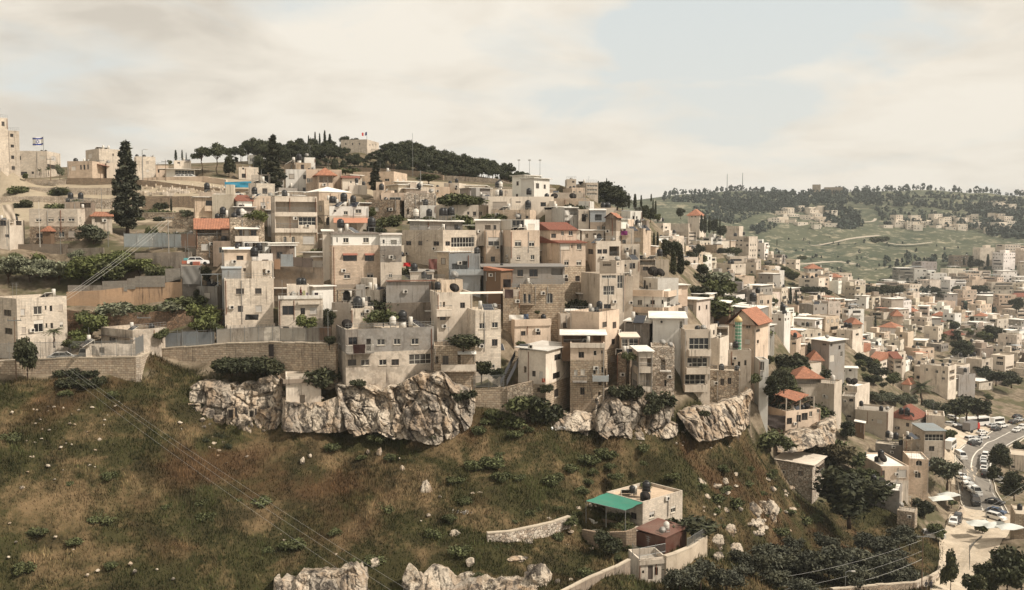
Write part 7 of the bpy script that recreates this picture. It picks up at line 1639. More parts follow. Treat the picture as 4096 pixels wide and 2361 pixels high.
def fill(poly,tries,gap,size,stor,rots,region,rnd,limit,wts=(1.4,.8,1.3,.7,.9,1.3,.4,.6),roofs=(.80,.15,.05),clear=11):
    xs=[p[0] for p in poly]; ys=[p[1] for p in poly]; n=0; pp=np.array(poly)
    for _ in range(tries):
        x,y=rnd.uniform(min(xs),max(xs)),rnd.uniform(min(ys),max(ys))
        if not inpoly(np.array([x]),np.array([y]),poly)[0]: continue
        w,d=rnd.uniform(*size),rnd.uniform(*size)*.85; r=max(w,d)*.55
        if any((x-a)**2+(y-b)**2<(r+c+gap)**2 for a,b,c in placed): continue
        if any((x-a)**2+(y-b)**2<(r+clear)**2 for a,b in ROADPTS): continue
        z=gz(x,y); u,v=proj((x,y,z+4))
        if region=='upper slope' and proj((x,y,z+5))[1]<(468 if u<1900 else 455+ (u-1900)*.10)*KD: continue
        if not(-60<u<4150): continue
        dd=ray(u,v); yy=np.arange(110,y-3,2.5); kk=yy/dd.y
        if (Hn(dd.x*kk,yy)>dd.z*kk+.2).any(): continue
        st=rnd.choices(range(1,len(stor)+1),stor)[0]; hw_=r*FPX/y*.95; vt_=proj((x,y,z+st*3.05+.8))[1]; vb_=proj((x,y,z))[1]; bad=False
        for (a0,b0,a1,b1,yy_) in KEEP:
            if yy_>y+1:
                ov=max(0,min(u+hw_,a1)-max(u-hw_,a0))*max(0,min(vb_,b1)-max(vt_,b0))
                if ov>.16*(a1-a0)*(b1-b0): bad=True; break
        if bad: continue
        placed.append((x,y,r))
        townhouse(x,y,w,d,st,R(rnd.choice(rots)+rnd.uniform(-9,9)),rnd.choices(range(8),wts)[0],rnd.choices(('flat','sheet','hip'),roofs)[0],rnd,region); n+=1
        if n>=limit: break
    return n
rn=random.Random(21)
n1=fill(wpoly((1760,745,330),(1790,735,400),(1900,730,500),(2030,722,640),(2200,735,700),(2420,800,640),(2540,820,600),(2540,985,400),(2350,1015,362),(2150,990,308),(2010,930,285),(1900,850,262)),14000,-2.3,(6.5,10.5),(.33,.47,.18,.02),(35,50,20,60),'valley town',rn,200)
n2=fill(wpoly((2150,714,810),(2240,645,880),(2540,628,920),(2540,790,700),(2400,792,690)),2500,1.0,(11,18),(.0,.2,.35,.3,.15),(15,-10,30),'far eastern bank',rn,42)
n3=fill(wpoly((1570,575,300),(1640,565,560),(1750,590,600),(1890,640,640),(1960,700,600),(1880,715,520),(1770,730,400),(1590,680,225),(1690,790,228),(1790,790,250)),7000,-1.6,(6.5,10),(.4,.5,.1),(50,60,35),'spur slope',rn,46,roofs=(.9,.1,0))
n4=fill(wpoly((900,490,240),(1000,472,262),(1180,455,312),(1450,482,322),(1580,545,330),(1590,590,262),(1300,560,222),(1050,520,216)),2500,-1.2,(7,11),(.85,.15),(5,25,-15,45),'upper slope',rn,24,(1,1,1,1,.5,1,1,1),(.85,.13,.02))
n5=fill(wpoly((470,600,186),(520,520,232),(700,470,240),(1000,490,235),(1560,590,240),(1620,700,212),(1760,800,190),(1560,760,182),(1250,770,164),(900,760,162),(560,770,166),(480,690,176)),12000,-2.9,(3.2,6.5),(.8,.2),(0,15,-15,40),'front hillside',rn,95,(1.5,1,1,.6,1.2,1,1,.6),(.45,.55,0))
n6=fill(wpoly((1690,640,205),(1800,740,215),(1890,900,258),(1990,940,285),(1920,770,335),(1790,680,320)),9000,-2.4,(5,8),(.6,.4),(50,60,35),'spur foot',rn,45,roofs=(.7,.28,.02))
# scrub and garden bushes between the houses
for poly,n in ((wpoly((1560,560,260),(1640,565,520),(1890,640,640),(2030,722,640),(2420,800,640),(2526,985,400),(2150,990,308),(1900,850,262),(1700,650,210)),150),(wpoly((600,560,190),(1550,560,230),(1560,760,190),(1200,760,165),(500,760,165)),46),(wpoly((0,570,215),(560,560,220),(560,470,250),(0,460,265)),26)):
    xs_=[p[0] for p in poly]; ys_=[p[1] for p in poly]; c=0
    while c<n:
        x,y=rn.uniform(min(xs_),max(xs_)),rn.uniform(min(ys_),max(ys_))
        if inpoly(np.array([x]),np.array([y]),poly)[0] and not any((x-a)**2+(y-b)**2<(q*.8)**2 for a,b,q in placed) and not any((x-a)**2+(y-b)**2<36 for a,b in ROADPTS): big=y>260 and rn.random()<.5; plant('tree' if big else 'bush',(x,y,gz(x,y)-.2),rn.uniform(3,6) if big else rn.uniform(.8,2.2),'garden tree between the houses' if big else 'scrubby bush between the houses','greenery between the houses',COLS['mid' if rn.random()<.6 else 'dark'],1.3); c+=1
# graves on the upper terraces
reg('A'); gm=MB(); gm.box(-.9,-.4,-.3,.9,.4,.45); gm.box(-.95,.3,.45,-.75,-.3,1.0); gmesh=gm.mesh('gravestone',['slab'])
for _ in range(58):
    p=hit(U(rn.uniform(1390,2300)),V(rn.uniform(765,850))) if _<60 else hit(U(rn.uniform(150,1100)),V(rn.uniform(765,890)))
    if p is not None and 225<p.y<285: o=link('gravestone',gmesh,loc=p,color=rn.choice([C_['b'],C_['c'],C_['s']])); o.rotation_euler=(0,0,rn.uniform(-.2,.2)); tag(o,'pale stone grave slab on the old terraces','grave','graves on the old terraces')
print('auto houses',n1,n2,n3,n4,n5,n6)
for k,p,sc,i in ITEM_AT: place_item(k,Vector(p),sc,None,i)
# ------------------------------------------------ vehicles
def car_meshes(kind):
    L,W,Hh=dict(sedan=(4.4,1.75,1.42),hatch=(3.9,1.7,1.5),suv=(4.5,1.85,1.68),van=(5.2,1.95,2.3),jeep=(4.3,1.8,1.8))[kind]; l,w=L/2,W/2; b=.3
    hood=.62*Hh; m=MB()
    def sec(pts,w0,w1): # profile (x,z) list lofted across the width, narrower at the top
        zmx=max(p[1] for p in pts); a=[(x,-(w0+(w1-w0)*max(0,(z-b))/(zmx-b)),z) for x,z in pts]; c=[(x,-y,z) for x,y,z in a]; n=len(pts)
        m.poly(a); m.poly(c[::-1])
        for k in range(n): m.quad(a[k],c[k],c[(k+1)%n],a[(k+1)%n])
    sec([(-l,b),(l,b),(l+.04,b+.25),(l-.08,hood-.08),(l-1.0 if kind!='van' else l-.5,hood+.03),(-l+.25,hood+.05),(-l,hood-.1)],w,w*.93)
    body=m.mesh('body',['carpaint']); m=MB()
    x0,x1,x2,x3=dict(sedan=(-l+.5,-l+1.15,l-1.75,l-1.05),hatch=(-l+.1,-l+.5,l-1.6,l-.95),suv=(-l+.08,-l+.4,l-1.75,l-1.1),van=(-l+.05,-l+.15,l-1.2,l-.55),jeep=(-l+.08,-l+.2,l-1.7,l-1.35))[kind]; z0,z1=hood,Hh; w0,w1=w*.92,w*.74
    B=[(x0,-w0,z0),(x3,-w0,z0),(x3,w0,z0),(x0,w0,z0)]; Tt=[(x1,-w1,z1-.06),(x2,-w1,z1-.06),(x2,w1,z1-.06),(x1,w1,z1-.06)]; m.hexa(B,Tt); win=m.mesh('windows' if False else 'glazing',['glass']); m=MB()
    m.hexa([(x1-.03,-w1-.02,z1-.06),(x2+.03,-w1-.02,z1-.06),(x2+.03,w1+.02,z1-.06),(x1-.03,w1+.02,z1-.06)],[(x1+.05,-w1+.06,z1),(x2-.05,-w1+.06,z1),(x2-.05,w1-.06,z1),(x1+.05,w1-.06,z1)])
    for sg in (-1,1):
        for (xa,xb) in ((x0,x1),(x3,x2),((x0+x3)/2,(x1+x2)/2)): m.tube([(xa,sg*(w0+.005),z0),(xb,sg*(w1+.005),z1-.05)],.045,4)
    roof=m.mesh('roof',['carpaint'])
    m=MB(); n=12; r=.33
    for sgn in (0,): 
        pts=[(r*math.cos(6.283*k/n),0,r*math.sin(6.283*k/n)) for k in range(n)]
        m.poly([(x,-.11,z) for x,_,z in pts]); m.poly([(x,.11,z) for x,_,z in pts][::-1])
        for k in range(n): a,c=pts[k],pts[(k+1)%n]; m.quad((a[0],-.11,a[2]),(a[0],.11,a[2]),(c[0],.11,c[2]),(c[0],-.11,c[2]))
    wh=m.mesh('wheel',['rubber']); m=MB(); m.box(-.03,-.17,-.07,.03,.17,.07); hl=m.mesh('headlight',['steel']); m=MB(); m.box(-.03,-.15,-.08,.03,.15,.08); tl=m.mesh('tail_light',['redlamp'])
    return L,W,body,win,roof,wh,hl,tl,hood
CM={k:car_meshes(k) for k in('sedan','hatch','suv','van','jeep')}
def car(p,hd,kind,col,label,group='cars parked along the road'):
    L,W,body,win,roof,wh,hl,tl,hood=CM[kind]; z=max(float(ROADZ(np.array([p.x]),np.array([p.y]))[0])+.12,p.z); e=empty('minivan' if kind=='van' else 'parked_car',(p.x,p.y,z),label,'van' if kind=='van' else 'car',group,hd)
    link('body',body,e,color=col); link('glazing',win,e); link('roof',roof,e,color=col)
    for sx in (-1,1):
        for sy in (-1,1):
            link('wheel',wh,e,loc=(sx*(L/2-.78),sy*(W/2-.08),.33)); link('headlight' if sx>0 else 'tail_light',hl if sx>0 else tl,e,loc=(sx*(L/2-(.02 if sx>0 else .0)),sy*(W/2-.28),hood-.2))
def roadhd(p):
    best=min(range(len(ROADP)-1),key=lambda i:math.dist((p.x,p.y),((ROADP[i][0]+ROADP[i+1][0])/2,(ROADP[i][1]+ROADP[i+1][1])/2))); a,b=ROADP[best],ROADP[best+1]; return math.atan2(b[1]-a[1],b[0]-a[0])
WH,SV,BK,BL,GY=(.72,.70,.66),(.42,.42,.41),(.03,.03,.032),(.04,.07,.13),(.16,.16,.165)
def cars(k,rows):
    reg(k)
    for r in rows.strip().split('\n'):
        q=[z.strip() for z in r.split('|')]; x,y,a=[float(z) for z in q[0].split()]; p=hit(U(x),V(y))
        if p is None: continue
        car(p,roadhd(p)+R(a),q[1],dict(w=WH,s=SV,k=BK,b=BL,g=GY)[q[2]],q[3])
cars('J','''2145 1070 180|suv|w|white car heading the parked row beside the road, farthest
2130 1100 180|sedan|w|white sedan second in the parked row
2128 1130 180|sedan|s|silver sedan third in the parked row
2130 1165 180|suv|s|silver car fourth in the parked row
2130 1200 180|sedan|w|white sedan near the end of the parked row
2135 1250 180|suv|k|dark car at the near end of the parked row
2230 1255 150|sedan|k|dark sedan tucked under the roadside tree
2275 1310 60|sedan|w|white sedan parked alone across the roadside bay
1890 1290 30|sedan|w|white sedan at the far end of the lower parking row
1920 1320 30|hatch|s|silver hatchback in the lower parking row
1900 1350 30|sedan|w|white sedan mid lower parking row
1945 1360 30|sedan|s|silver sedan beside the street board
1950 1385 30|hatch|w|white hatchback in the lower parking row
1990 1385 20|sedan|k|dark sedan in the lower parking row
2000 1425 15|suv|w|white car nearest the bollards
2040 1450 10|van|w|white van behind the dark van
1900 1090 20|van|w|white minivan parked below the minibus
2110 840 160|sedan|w|white sedan in front of the lorry cab
2120 880 150|sedan|w|white sedan by the standing driver
2060 900 150|hatch|s|silver hatchback in the car park row
2000 905 150|suv|w|white car in the car park row, mid
2030 955 150|suv|k|dark car at the lower car park edge
2050 930 150|sedan|s|silver sedan behind the dark car
1840 770 80|suv|g|grey car parked beneath the coach
1790 755 80|sedan|w|white sedan by the coach front wheel
1895 800 70|suv|k|dark car between coach and lorry
1820 690 80|hatch|w|white hatchback under the leafy corner tree
2210 770 170|sedan|s|silver sedan behind the lorry cab
2250 800 170|sedan|k|dark sedan beside the red lorry cab
2310 770 170|suv|w|white car in front of the white minibus
2420 735 170|sedan|k|dark sedan at the road bend
2480 710 170|sedan|s|silver sedan at the road bend, last
2460 680 170|sedan|k|dark sedan behind the silver one at the bend
2450 815 0|sedan|w|white sedan on the inner side of the bend
2500 790 0|suv|w|white car on the inner side of the bend, upper''')
cars('K','''1630 960 100|suv|w|white hatchback parked on the grass edge by the sapling
1830 815 -10|sedan|w|white sedan stopped on the plaza behind a dark car
1868 795 -10|suv|k|dark blue car at the plaza entrance
2045 620 0|van|k|dark van with a long bonnet at the junction
2250 770 50|suv|w|white car beside the stone gatehouse
2250 705 60|sedan|b|teal blue car behind the white one at the gatehouse
2240 610 60|sedan|k|black car in the shade by the stone wall''')
reg('A'); 
for x,y,l in ((1800,712,'white car behind the roadside wall below the pavilion'),(1880,718,'second white car behind the roadside wall')): car(P(U(x),V(y),272),0,'sedan',WH,l,'cars on the upper road')
reg('B')
for x,y,l in ((1955,248,'white car on the garage roof behind junk'),): car(P(U(x),V(y),175),R(20),'hatch',WH,l,'cars in the gardens')
for x,y,l in ((930,1162,'small dark topped pickup behind the bar railing'),(620,1178,'white car roof just above the stone terrace wall')): car(P(U(x),V(y)+6,151.5),R(5),'jeep' if x>700 else 'sedan',WH if x<700 else (.4,.38,.34),l,'cars in the gardens')
def longveh(a,b,kind,label):
    d=b-a; L=d.length; hd=math.atan2(d.y,d.x); z=float(ROADZ(np.array([a.x]),np.array([a.y]))[0])+.1; e=empty(kind,(a.x,a.y,z),label,kind.replace('_',' '),None,hd)
    w=1.25 if kind!='minibus' else 1.0; Hh=dict(coach_bus=3.4,lorry=3.5,minibus=2.6)[kind]; m=MB()
    def wheel(x,y): g=MB(); g.tube([(x,y-.12,.45),(x,y+.12,.45)],.45,12); link('wheel',g.mesh('wheel',['rubber']),e)
    if kind=='lorry':
        m.box(0,-w,1.05,L-2.2,w,Hh); link('cargo_box',m.mesh('cargo_box',['corrugated']),e,color=(.24,.24,.245)); m=MB(); m.box(L-2.0,-w,.5,L,w,1.6); m.hexa([(L-2.0,-w,1.6),(L,-w,1.6),(L,w,1.6),(L-2.0,w,1.6)],[(L-1.9,-w*.95,2.7),(L-.35,-w*.95,2.7),(L-.35,w*.95,2.7),(L-1.9,w*.95,2.7)]); link('cab',m.mesh('cab',['carpaint']),e,color=(.42,.03,.025))
        m=MB(); m.quad((L+.01,-w*.9,1.7),(L+.01,w*.9,1.7),(L-.3,w*.85,2.55),(L-.3,-w*.85,2.55)); link('windscreen',m.mesh('windscreen',['glass']),e); m=MB(); m.box(0,-w*.8,.6,L-2,w*.8,1.0); link('chassis',m.mesh('chassis',['black']),e)
        for x in (1.2,2.3,L-1.1): wheel(x,-w+.1); wheel(x,w-.1)
    else:
        m.hexa([(0,-w,.4),(L,-w,.4),(L,w,.4),(0,w,.4)],[(.1,-w,Hh*.5),(L-.05,-w,Hh*.5),(L-.05,w,Hh*.5),(.1,w,Hh*.5)]); m.hexa([(.1,-w,Hh*.5),(L-.05,-w,Hh*.5),(L-.05,w,Hh*.5),(.1,w,Hh*.5)],[(.2,-w*.93,Hh),(L-.4,-w*.93,Hh),(L-.4,w*.93,Hh),(.2,w*.93,Hh)]); link('body',m.mesh('body',['carpaint']),e,color=WH); m=MB()
        for sg in (-1,1): m.quad((.5,sg*(w+.01),Hh*.52),(L-.3,sg*(w+.01),Hh*.52),(L-.5,sg*(w*.945+.01),Hh*.86),(.5,sg*(w*.945+.01),Hh*.86))
        link('window_band',m.mesh('window_band',['glass']),e); m=MB(); m.quad((L-.03,-w*.9,Hh*.45),(L-.03,w*.9,Hh*.45),(L-.36,w*.85,Hh*.9),(L-.36,-w*.85,Hh*.9)); link('windscreen',m.mesh('windscreen',['glass']),e)
        for x in (L*.2,L*.82): wheel(x,-w+.1); wheel(x,w-.1)
        if kind=='coach_bus': m=MB(); m.box(L*.3,-.7,Hh,L*.45,.7,Hh+.25); m.box(L*.7,-.7,Hh,L*.85,.7,Hh+.25); link('roof_vent',m.mesh('roof_vent',['paint']),e,color=WH)
reg('J'); hv=lambda x,y:hit(U(x),V(y))
def lv(x0,y0,x1,y1,L,kind,label):
    a,b=hv(x0,y0),hv(x1,y1); b=a+(b-a).normalized()*L; b.z=a.z; longveh(a,b,kind,label)
lv(2165,752,1850,758,12,'coach_bus','long white coach with a dark window band in the car park'); lv(1955,828,2230,838,8.6,'lorry','grey box lorry with a red cab in the car park')
lv(2205,752,2400,748,6,'minibus','white minibus behind the red lorry cab'); lv(1770,1015,1965,1040,6,'minibus','white minibus with dark windows by the road')
# ------------------------------------------------ poles, lamps, wires, flags
def pole(p,h,label,kind='utility_pole',r=.11,arm=True,lamp=False,mat='wood'):
    e=empty(kind,p,label,'pole' if not lamp else 'street lamp'); m=MB(); m.tube([(0,0,-.5),(0,0,h)],[r,r*.6],6); link('pole',m.mesh('pole',[mat]),e,color=(.3,.28,.25))
    if arm and not lamp: m=MB(); m.box(-1.1,-.06,h-.55,1.1,.06,h-.4); [m.tube([(x,0,h-.4),(x,0,h-.15)],.05,5) for x in(-1,0,1)]; link('cross_arm',m.mesh('cross_arm',['rail']),e)
    if lamp: m=MB(); m.tube([(0,0,h-.1),(.5,0,h+.15),(1.1,0,h+.1)],.05,5); link('arm',m.mesh('arm',['rail']),e); m=MB(); m.box(.9,-.12,h+.02,1.5,.12,h+.16); link('lamp_head',m.mesh('lamp_head',['whiteplastic']),e)
    return e
def pole_px(x,yt,yb,Y,label,**k): b=P(U(x),V(yb),Y); t=P(U(x),V(yt),Y); return pole(b,t.z-b.z,label,**k)
reg('B'); pole_px(160,765,1350,147.2,'wooden power pole with insulators in front of the stone terrace wall'); pole_px(1425,740,1000,155.5,'slim power pole behind the sheet fence corner',r=.08); 
reg('A'); pole_px(1665,1040,1390,178,'concrete power pole rising through the corrugated fence',mat='slab'); pole_px(1410,395,690,267,'grey road lamp post beside the pale square house',lamp=True,r=.14,mat='rail'); pole_px(1005,770,1010,226,'thin steel pole left of the big conifer',arm=False,r=.08,mat='rail'); pole_px(395,900,1330,187,'thin white mast in front of the two storey stone house',arm=False,r=.06,mat='whiteplastic'); pole_px(500,470,680,265,'dark utility pole before the pale flag block'); pole_px(1637,495,710,268,'utility pole beside the peach roadside wall'); pole_px(990,485,680,265,'utility pole by the red porch house',r=.09); pole_px(1690,820,1000,238,'lone steel post on the stone terraces',arm=False,r=.07,mat='rail')
for x,yt,yb,Y,l in ((70,1110,1320,183.4,'thin post on the garden wall'),(1070,1100,1380,189,'steel post beside the round olive tree'),(600,1200,1400,188.6,'post in front of the red roofed porch'),(2065,1240,1430,180.5,'post before the rubble house with the orange porch'),(1830,1290,1450,179.2,'post at the end of the corrugated fence')): pole_px(x,yt,yb,Y,l,arm=False,r=.06,mat='rail',kind='steel_post')
reg('C'); pole_px(1853,130,560,318,'very tall thin radio mast before the pine ridge',arm=False,r=.08,mat='rail',kind='radio_mast'); pole_px(1930,500,640,262,'blue grey telephone pole below the boundary wall',arm=False,r=.16,mat='rail'); pole_px(362,490,740,226,'steel lamp post by the blue tarpaulin',arm=False,r=.1,mat='rail')
reg('D'); pole_px(1018,705,1015,151.8,'grey street lamp with a double head above the fence',lamp=True,r=.07,mat='rail')
for x,l in ((1280,'first of three floodlight poles behind the pine ridge'),(1306,'middle floodlight pole behind the pine ridge'),(1332,'last floodlight pole behind the pine ridge')): b=P(x*KD,440*KD,372); t=P(x*KD,397*KD,372); e=pole(b,t.z-b.z,l,kind='floodlight_pole',arm=False,r=.1,mat='rail'); m=MB(); m.box(-.5,-.2,t.z-b.z,.5,.2,t.z-b.z+.5); link('floodlight',m.mesh('floodlight',['steel']),e)
reg('G'); pole_px(760,-10,172,1690,'tall thin far radio mast on the crest',arm=False,r=.75,mat='rail',kind='radio_mast'); pole_px(912,-20,155,1690,'second tall radio mast on the crest',arm=False,r=.8,mat='rail',kind='radio_mast')
reg('K')
for x,yt,yb,k,l in ((1515,900,1480,{},'tall leaning power pole at the path wall'),(760,1275,1500,dict(lamp=True,r=.07,mat='rail'),'short lamp post at the foot of the olive grove'),(1800,300,560,{},'dark power pole beside the playground ramp'),(1915,240,520,{},'dark power pole among the lower parking row'),(1410,545,770,dict(arm=False),'brown post behind the round street tree'),(2155,565,770,dict(lamp=True,r=.07,mat='rail'),'lamp post in front of the small round tree'),(2260,400,500,dict(lamp=True,r=.07,mat='rail'),'lamp post by the shaded bay'),(1755,250,390,dict(arm=False,mat='slab'),'pale concrete post at the playground')):
    b=hit(U(x),V(yb)) or P(U(x),V(yb),160); t=P(U(x),V(yt),b.y); pole(b,t.z-b.z,l,**k)
def wire(a,b,label,sag=1.0,r=.03,group='overhead wires',mat='steel'):
    n=14; pts=[a.lerp(b,i/n)-Vector((0,0,sag*4*(i/n)*(1-i/n)))-a for i in range(n+1)]; m=MB(); m.tube(pts,r,4,caps=False); tag(link('power_line',m.mesh('power_line',[mat]),loc=a),label,'wire',group)
for i,(a,b) in enumerate((((U(0),0),(0,0)),)): pass
q=lambda k,x,y,Y:(reg(k),P(U(x),V(y),Y))[1]
for i,(a,b) in enumerate(((q('B',610,1290,148.6),q('M',1000,1500,101)),(q('B',672,1270,148.8),q('M',1210,1500,101)),(q('B',712,1272,149),q('M',1390,1500,101)))): wire(a,b,'long bare wire slanting down across the grass slope','' and 0 or .6,.012,'slanting wires over the slope')
for i,(a,b) in enumerate(((q('A',1600,1095,178),q('B',648,545,151.6)),(q('A',1645,1090,178),q('B',650,565,151.4)),(q('A',1690,1092,178),q('B',655,595,151.2)))): wire(a,b,'pale thick cable strung across the garden trees',.5,.02,'garden cables')
for a,b in ((q('K',1520,960,157),q('K',-200,1370,132)),(q('K',1520,1070,157),q('K',-200,1500,130)),(q('K',1520,1150,157),q('K',300,1470,140)),(q('K',1525,925,157),q('K',2600,420,190)),(q('K',1525,940,157),q('K',2700,300,200))): wire(a,b,'thin wire over the olive grove',1.0,.014,'grove wires')
for a,b in ((q('C',620,1200,186),q('D',320,60,181)),(q('C',1950,1100,177.6),q('C',1500,1290,169.6)),(q('D',968,640,156.6),q('D',1090,880,149)),(q('D',490,825,156.4),q('D',720,770,154)),(q('F',1165,670,152.6),q('F',950,835,152.4)),(q('F',1370,800,155.4),q('F',1440,1010,155))): wire(a,b,'loose dark cable hanging between houses',.9,.025,'house cables','black')
reg('A')
def flag(px,yt,yb,Y,w,h,kind,label):
    b=P(U(px),V(yb),Y); t=P(U(px),V(yt),Y); e=empty('flag',b,label,'flag'); H_=t.z-b.z; m=MB(); m.tube([(0,0,-1),(0,0,H_)],.07,5); link('flagpole',m.mesh('flagpole',['rail']),e)
    def cl(x0,x1,z0,z1,c,nm,off=0):
        m=MB(); n=8
        f=lambda x,z,s:(-x,.25*math.sin(x*2.2)+off+s,H_-h+z-.15*math.sin(x*1.3)-.12*x)
        for i in range(n):
            a=x0+(x1-x0)*i/n; bb=x0+(x1-x0)*(i+1)/n; m.hexa([f(a,z0,-.015),f(bb,z0,-.015),f(bb,z0,.015),f(a,z0,.015)],[f(a,z1,-.015),f(bb,z1,-.015),f(bb,z1,.015),f(a,z1,.015)])
        link(nm,m.mesh(nm,['cloth']),e,color=c); return f
    if kind=='i':
        f=cl(0,w,0,h,(.78,.76,.72),'flag_cloth'); bl=(.035,.06,.27); cl(0,w,h*.08,h*.24,bl,'stripe',-.04); cl(0,w,h*.76,h*.92,bl,'stripe',-.04); m=MB(); r=h*.22
        for fl in (1,-1):
            pts=[(w/2+r*math.sin(k*2.0944),h/2+fl*r*math.cos(k*2.0944)) for k in range(3)]
            for k in range(3): (xa,za),(xb,zb)=pts[k],pts[(k+1)%3]; m.tube([f(xa,za,-.06),f(xb,zb,-.06)],.045,4)
        link('star',m.mesh('star',['cloth']),e,color=bl)
    else:
        for k,c in enumerate(((.03,.05,.25),(.78,.76,.72),(.45,.03,.03))): cl(w*k/3,w*(k+1)/3,0,h,c,'stripe')
flag(430,262,405,288,3.3,2.5,'i','white flag with two blue stripes and a blue star on a pole')
reg('C'); flag(1400,118,195,370,1.9,1.25,'f','blue white and red flag on the convent roof')
# ------------------------------------------------ single features the eye looks for
def sheet(name,label,cat,pts,mat,col,thick=.05,n=10,wav=.15,sag=.0,seed=1):
    """a cloth or sheet between four world corners a,b,c,d"""
    a,b,c,d=pts; g=random.Random(seed); m=MB(); nrm=(b-a).cross(d-a).normalized(); o=a.copy()
    f=lambda i,j:(a.lerp(b,i/n)).lerp(d.lerp(c,i/n),j/n)-o+nrm*(wav*math.sin(i*.9+seed)*math.sin(j*.5+seed))-Vector((0,0,sag*math.sin(math.pi*i/n)*math.sin(math.pi*j/n)))
    for i in range(n):
        for j in range(n):
            q=[f(i,j),f(i+1,j),f(i+1,j+1),f(i,j+1)]; m.quad(*q); 
            if thick: m.quad(*[x-nrm*thick for x in q[::-1]])
    return tag(link(name,m.mesh(name,[mat],True),loc=o,color=C_[col] if isinstance(col,str) else col),label,cat)
qq=lambda x,y,Y:P(U(x),V(y),Y)
reg('L'); GH=BYN['the block house with a green shade awning']
A0=GH['C']+Vector((0,0,-.1)); B0=A0+GH['Ld']*GH['tl']*.98
sheet('shade_awning','taut green shade cloth stretched over the terrace','awning',[A0,qq(990,672,129.5),qq(602,578,134),B0],'cloth',(.05,.19,.135),.03,12,.06,.25)
m=MB(); e=empty('awning_frame',qq(990,850,129.5),'grey pipe frame holding the green shade cloth','frame')
for x,yt,yb,Y in ((990,672,850,129.5),(602,578,760,134),(800,630,800,131.8)): m.tube([qq(x,yt,Y)-e.location,qq(x,yb,Y)-e.location-Vector((0,0,.5))],.06,5)
m.tube([qq(990,672,129.5)-e.location,qq(602,578,134)-e.location],.05,5); link('pipe_frame',m.mesh('pipe_frame',['rail']),e)
TZ=GH['zb']+.02
m=MB(); t0=GH['C']; lv_=GH['Ld']*GH['tl']; nn=-GH['Rd']*0+GH['nL']*7.5; m.hexa([Vector((0,0,-2.2)),nn+Vector((0,0,-2.2)),nn+lv_+Vector((0,0,-2.2)),lv_+Vector((0,0,-2.2))],[Vector((0,0,0)),nn,nn+lv_,lv_]); tag(link('terrace',m.mesh('terrace',['slab']),loc=Vector((t0.x,t0.y,TZ)),color=(.55,.49,.40)),'pale paved terrace under the green shade cloth','terrace')
def sofa(p,rz,w,col,label):
    e=empty('sofa',p,label,'sofa',None,rz); m=MB(); m.box(-w/2,-.4,.0,w/2,.4,.42); link('seat',m.mesh('seat',['cloth']),e,color=col); m=MB(); m.box(-w/2,.25,.42,w/2,.45,.95); link('backrest',m.mesh('backrest',['cloth']),e,color=col)
    for s in (-1,1): m=MB(); m.box(s*w/2-.12,-.4,.42,s*w/2+.12,.25,.65); link('arm',m.mesh('arm',['cloth']),e,color=col)
tp=lambda f,g:Vector((t0.x,t0.y,TZ))+lv_*f+GH['nL']*g
sofa(tp(.45,3.2),GH['th']+R(100),2.4,(.16,.115,.08),'brown sofa under the green shade cloth'); sofa(tp(.75,4.8),GH['th']+R(80),1.6,(.5,.46,.4),'pale sofa near the terrace edge')
# the drape, tarpaulins, carpets and laundry
reg('B'); sheet('draped_cloth','grey cloth draped down the garage front','cloth',[qq(1805,435,171.1),qq(1970,438,171.1),qq(1985,258,171.4),qq(1800,265,171.4)],'cloth',(.19,.18,.165),.04,14,.09,0,3)
for x0,y0,x1,y1,Y,c,l in ((1795,205,1890,240,174.5,(.55,.13,.06),'orange red board lying on the garage roof'),(1812,180,1880,205,174.8,(.12,.42,.45),'turquoise box on the garage roof'),(1900,215,1965,250,173.6,(.42,.11,.06),'red plastic crate before the white car')):
    m=MB(); a=qq(x0,y1,Y); b=qq(x1,y0,Y); m.box(0,0,0,b.x-a.x,.6,b.z-a.z); m.box(.06,-.04,.08,b.x-a.x-.06,0,b.z-a.z-.06); tag(link('junk_box',m.mesh('junk_box',['paint']),loc=a,color=c),l,'junk')
reg('A'); sheet('tarpaulin','bright blue tarpaulin stretched behind the upper road','tarpaulin',[qq(2218,765,247),qq(2630,768,247),qq(2640,700,247.4),qq(2215,712,247.4)],'cloth',(.04,.22,.33),.04,14,.1,0,2)
sheet('canopy','sagging white canopy over the corrugated fence','canopy',[qq(1235,1300,181.5),qq(1600,1285,181.5),qq(1560,1262,184),qq(1250,1268,184)],'cloth','w',.05,10,.2,.2,4)
sheet('torn_sheet','torn brown white sheet hanging off the damaged house','sheet',[qq(60,1075,184.4),qq(155,1085,184.4),qq(130,930,185),qq(10,940,185)],'cloth',(.5,.42,.33),.05,10,.12,0,7)
reg('D'); sheet('carpet','dark brown carpet with pale swirls over the balcony rail','carpet',[qq(1262,1035,147.4),qq(1385,1030,147.4),qq(1382,1120,147.3),qq(1268,1122,147.3)],'cloth',(.035,.016,.014),.05,8,.03)
for x,y,rr_ in ((1300,1075,.35),(1340,1060,.2),(1365,1095,.25)):
    pass
for i,(x,y,w,hh,c) in enumerate(((735,490,22,75,(.10,.02,.02)),(765,500,26,70,(.35,.34,.18)),(800,520,24,50,(.25,.21,.25)),(855,500,28,75,(.62,.6,.56)),(885,520,34,60,(.05,.04,.045)),(665,520,40,60,(.66,.62,.55)))): sheet('laundry','laundry garment hanging on the small stone house terrace','laundry',[qq(x,y+hh,158.5),qq(x+w,y+hh,158.5),qq(x+w,y,158.5),qq(x,y,158.5)],'cloth',c,.02,4,.06,0,i)['group']='laundry on the small terrace'
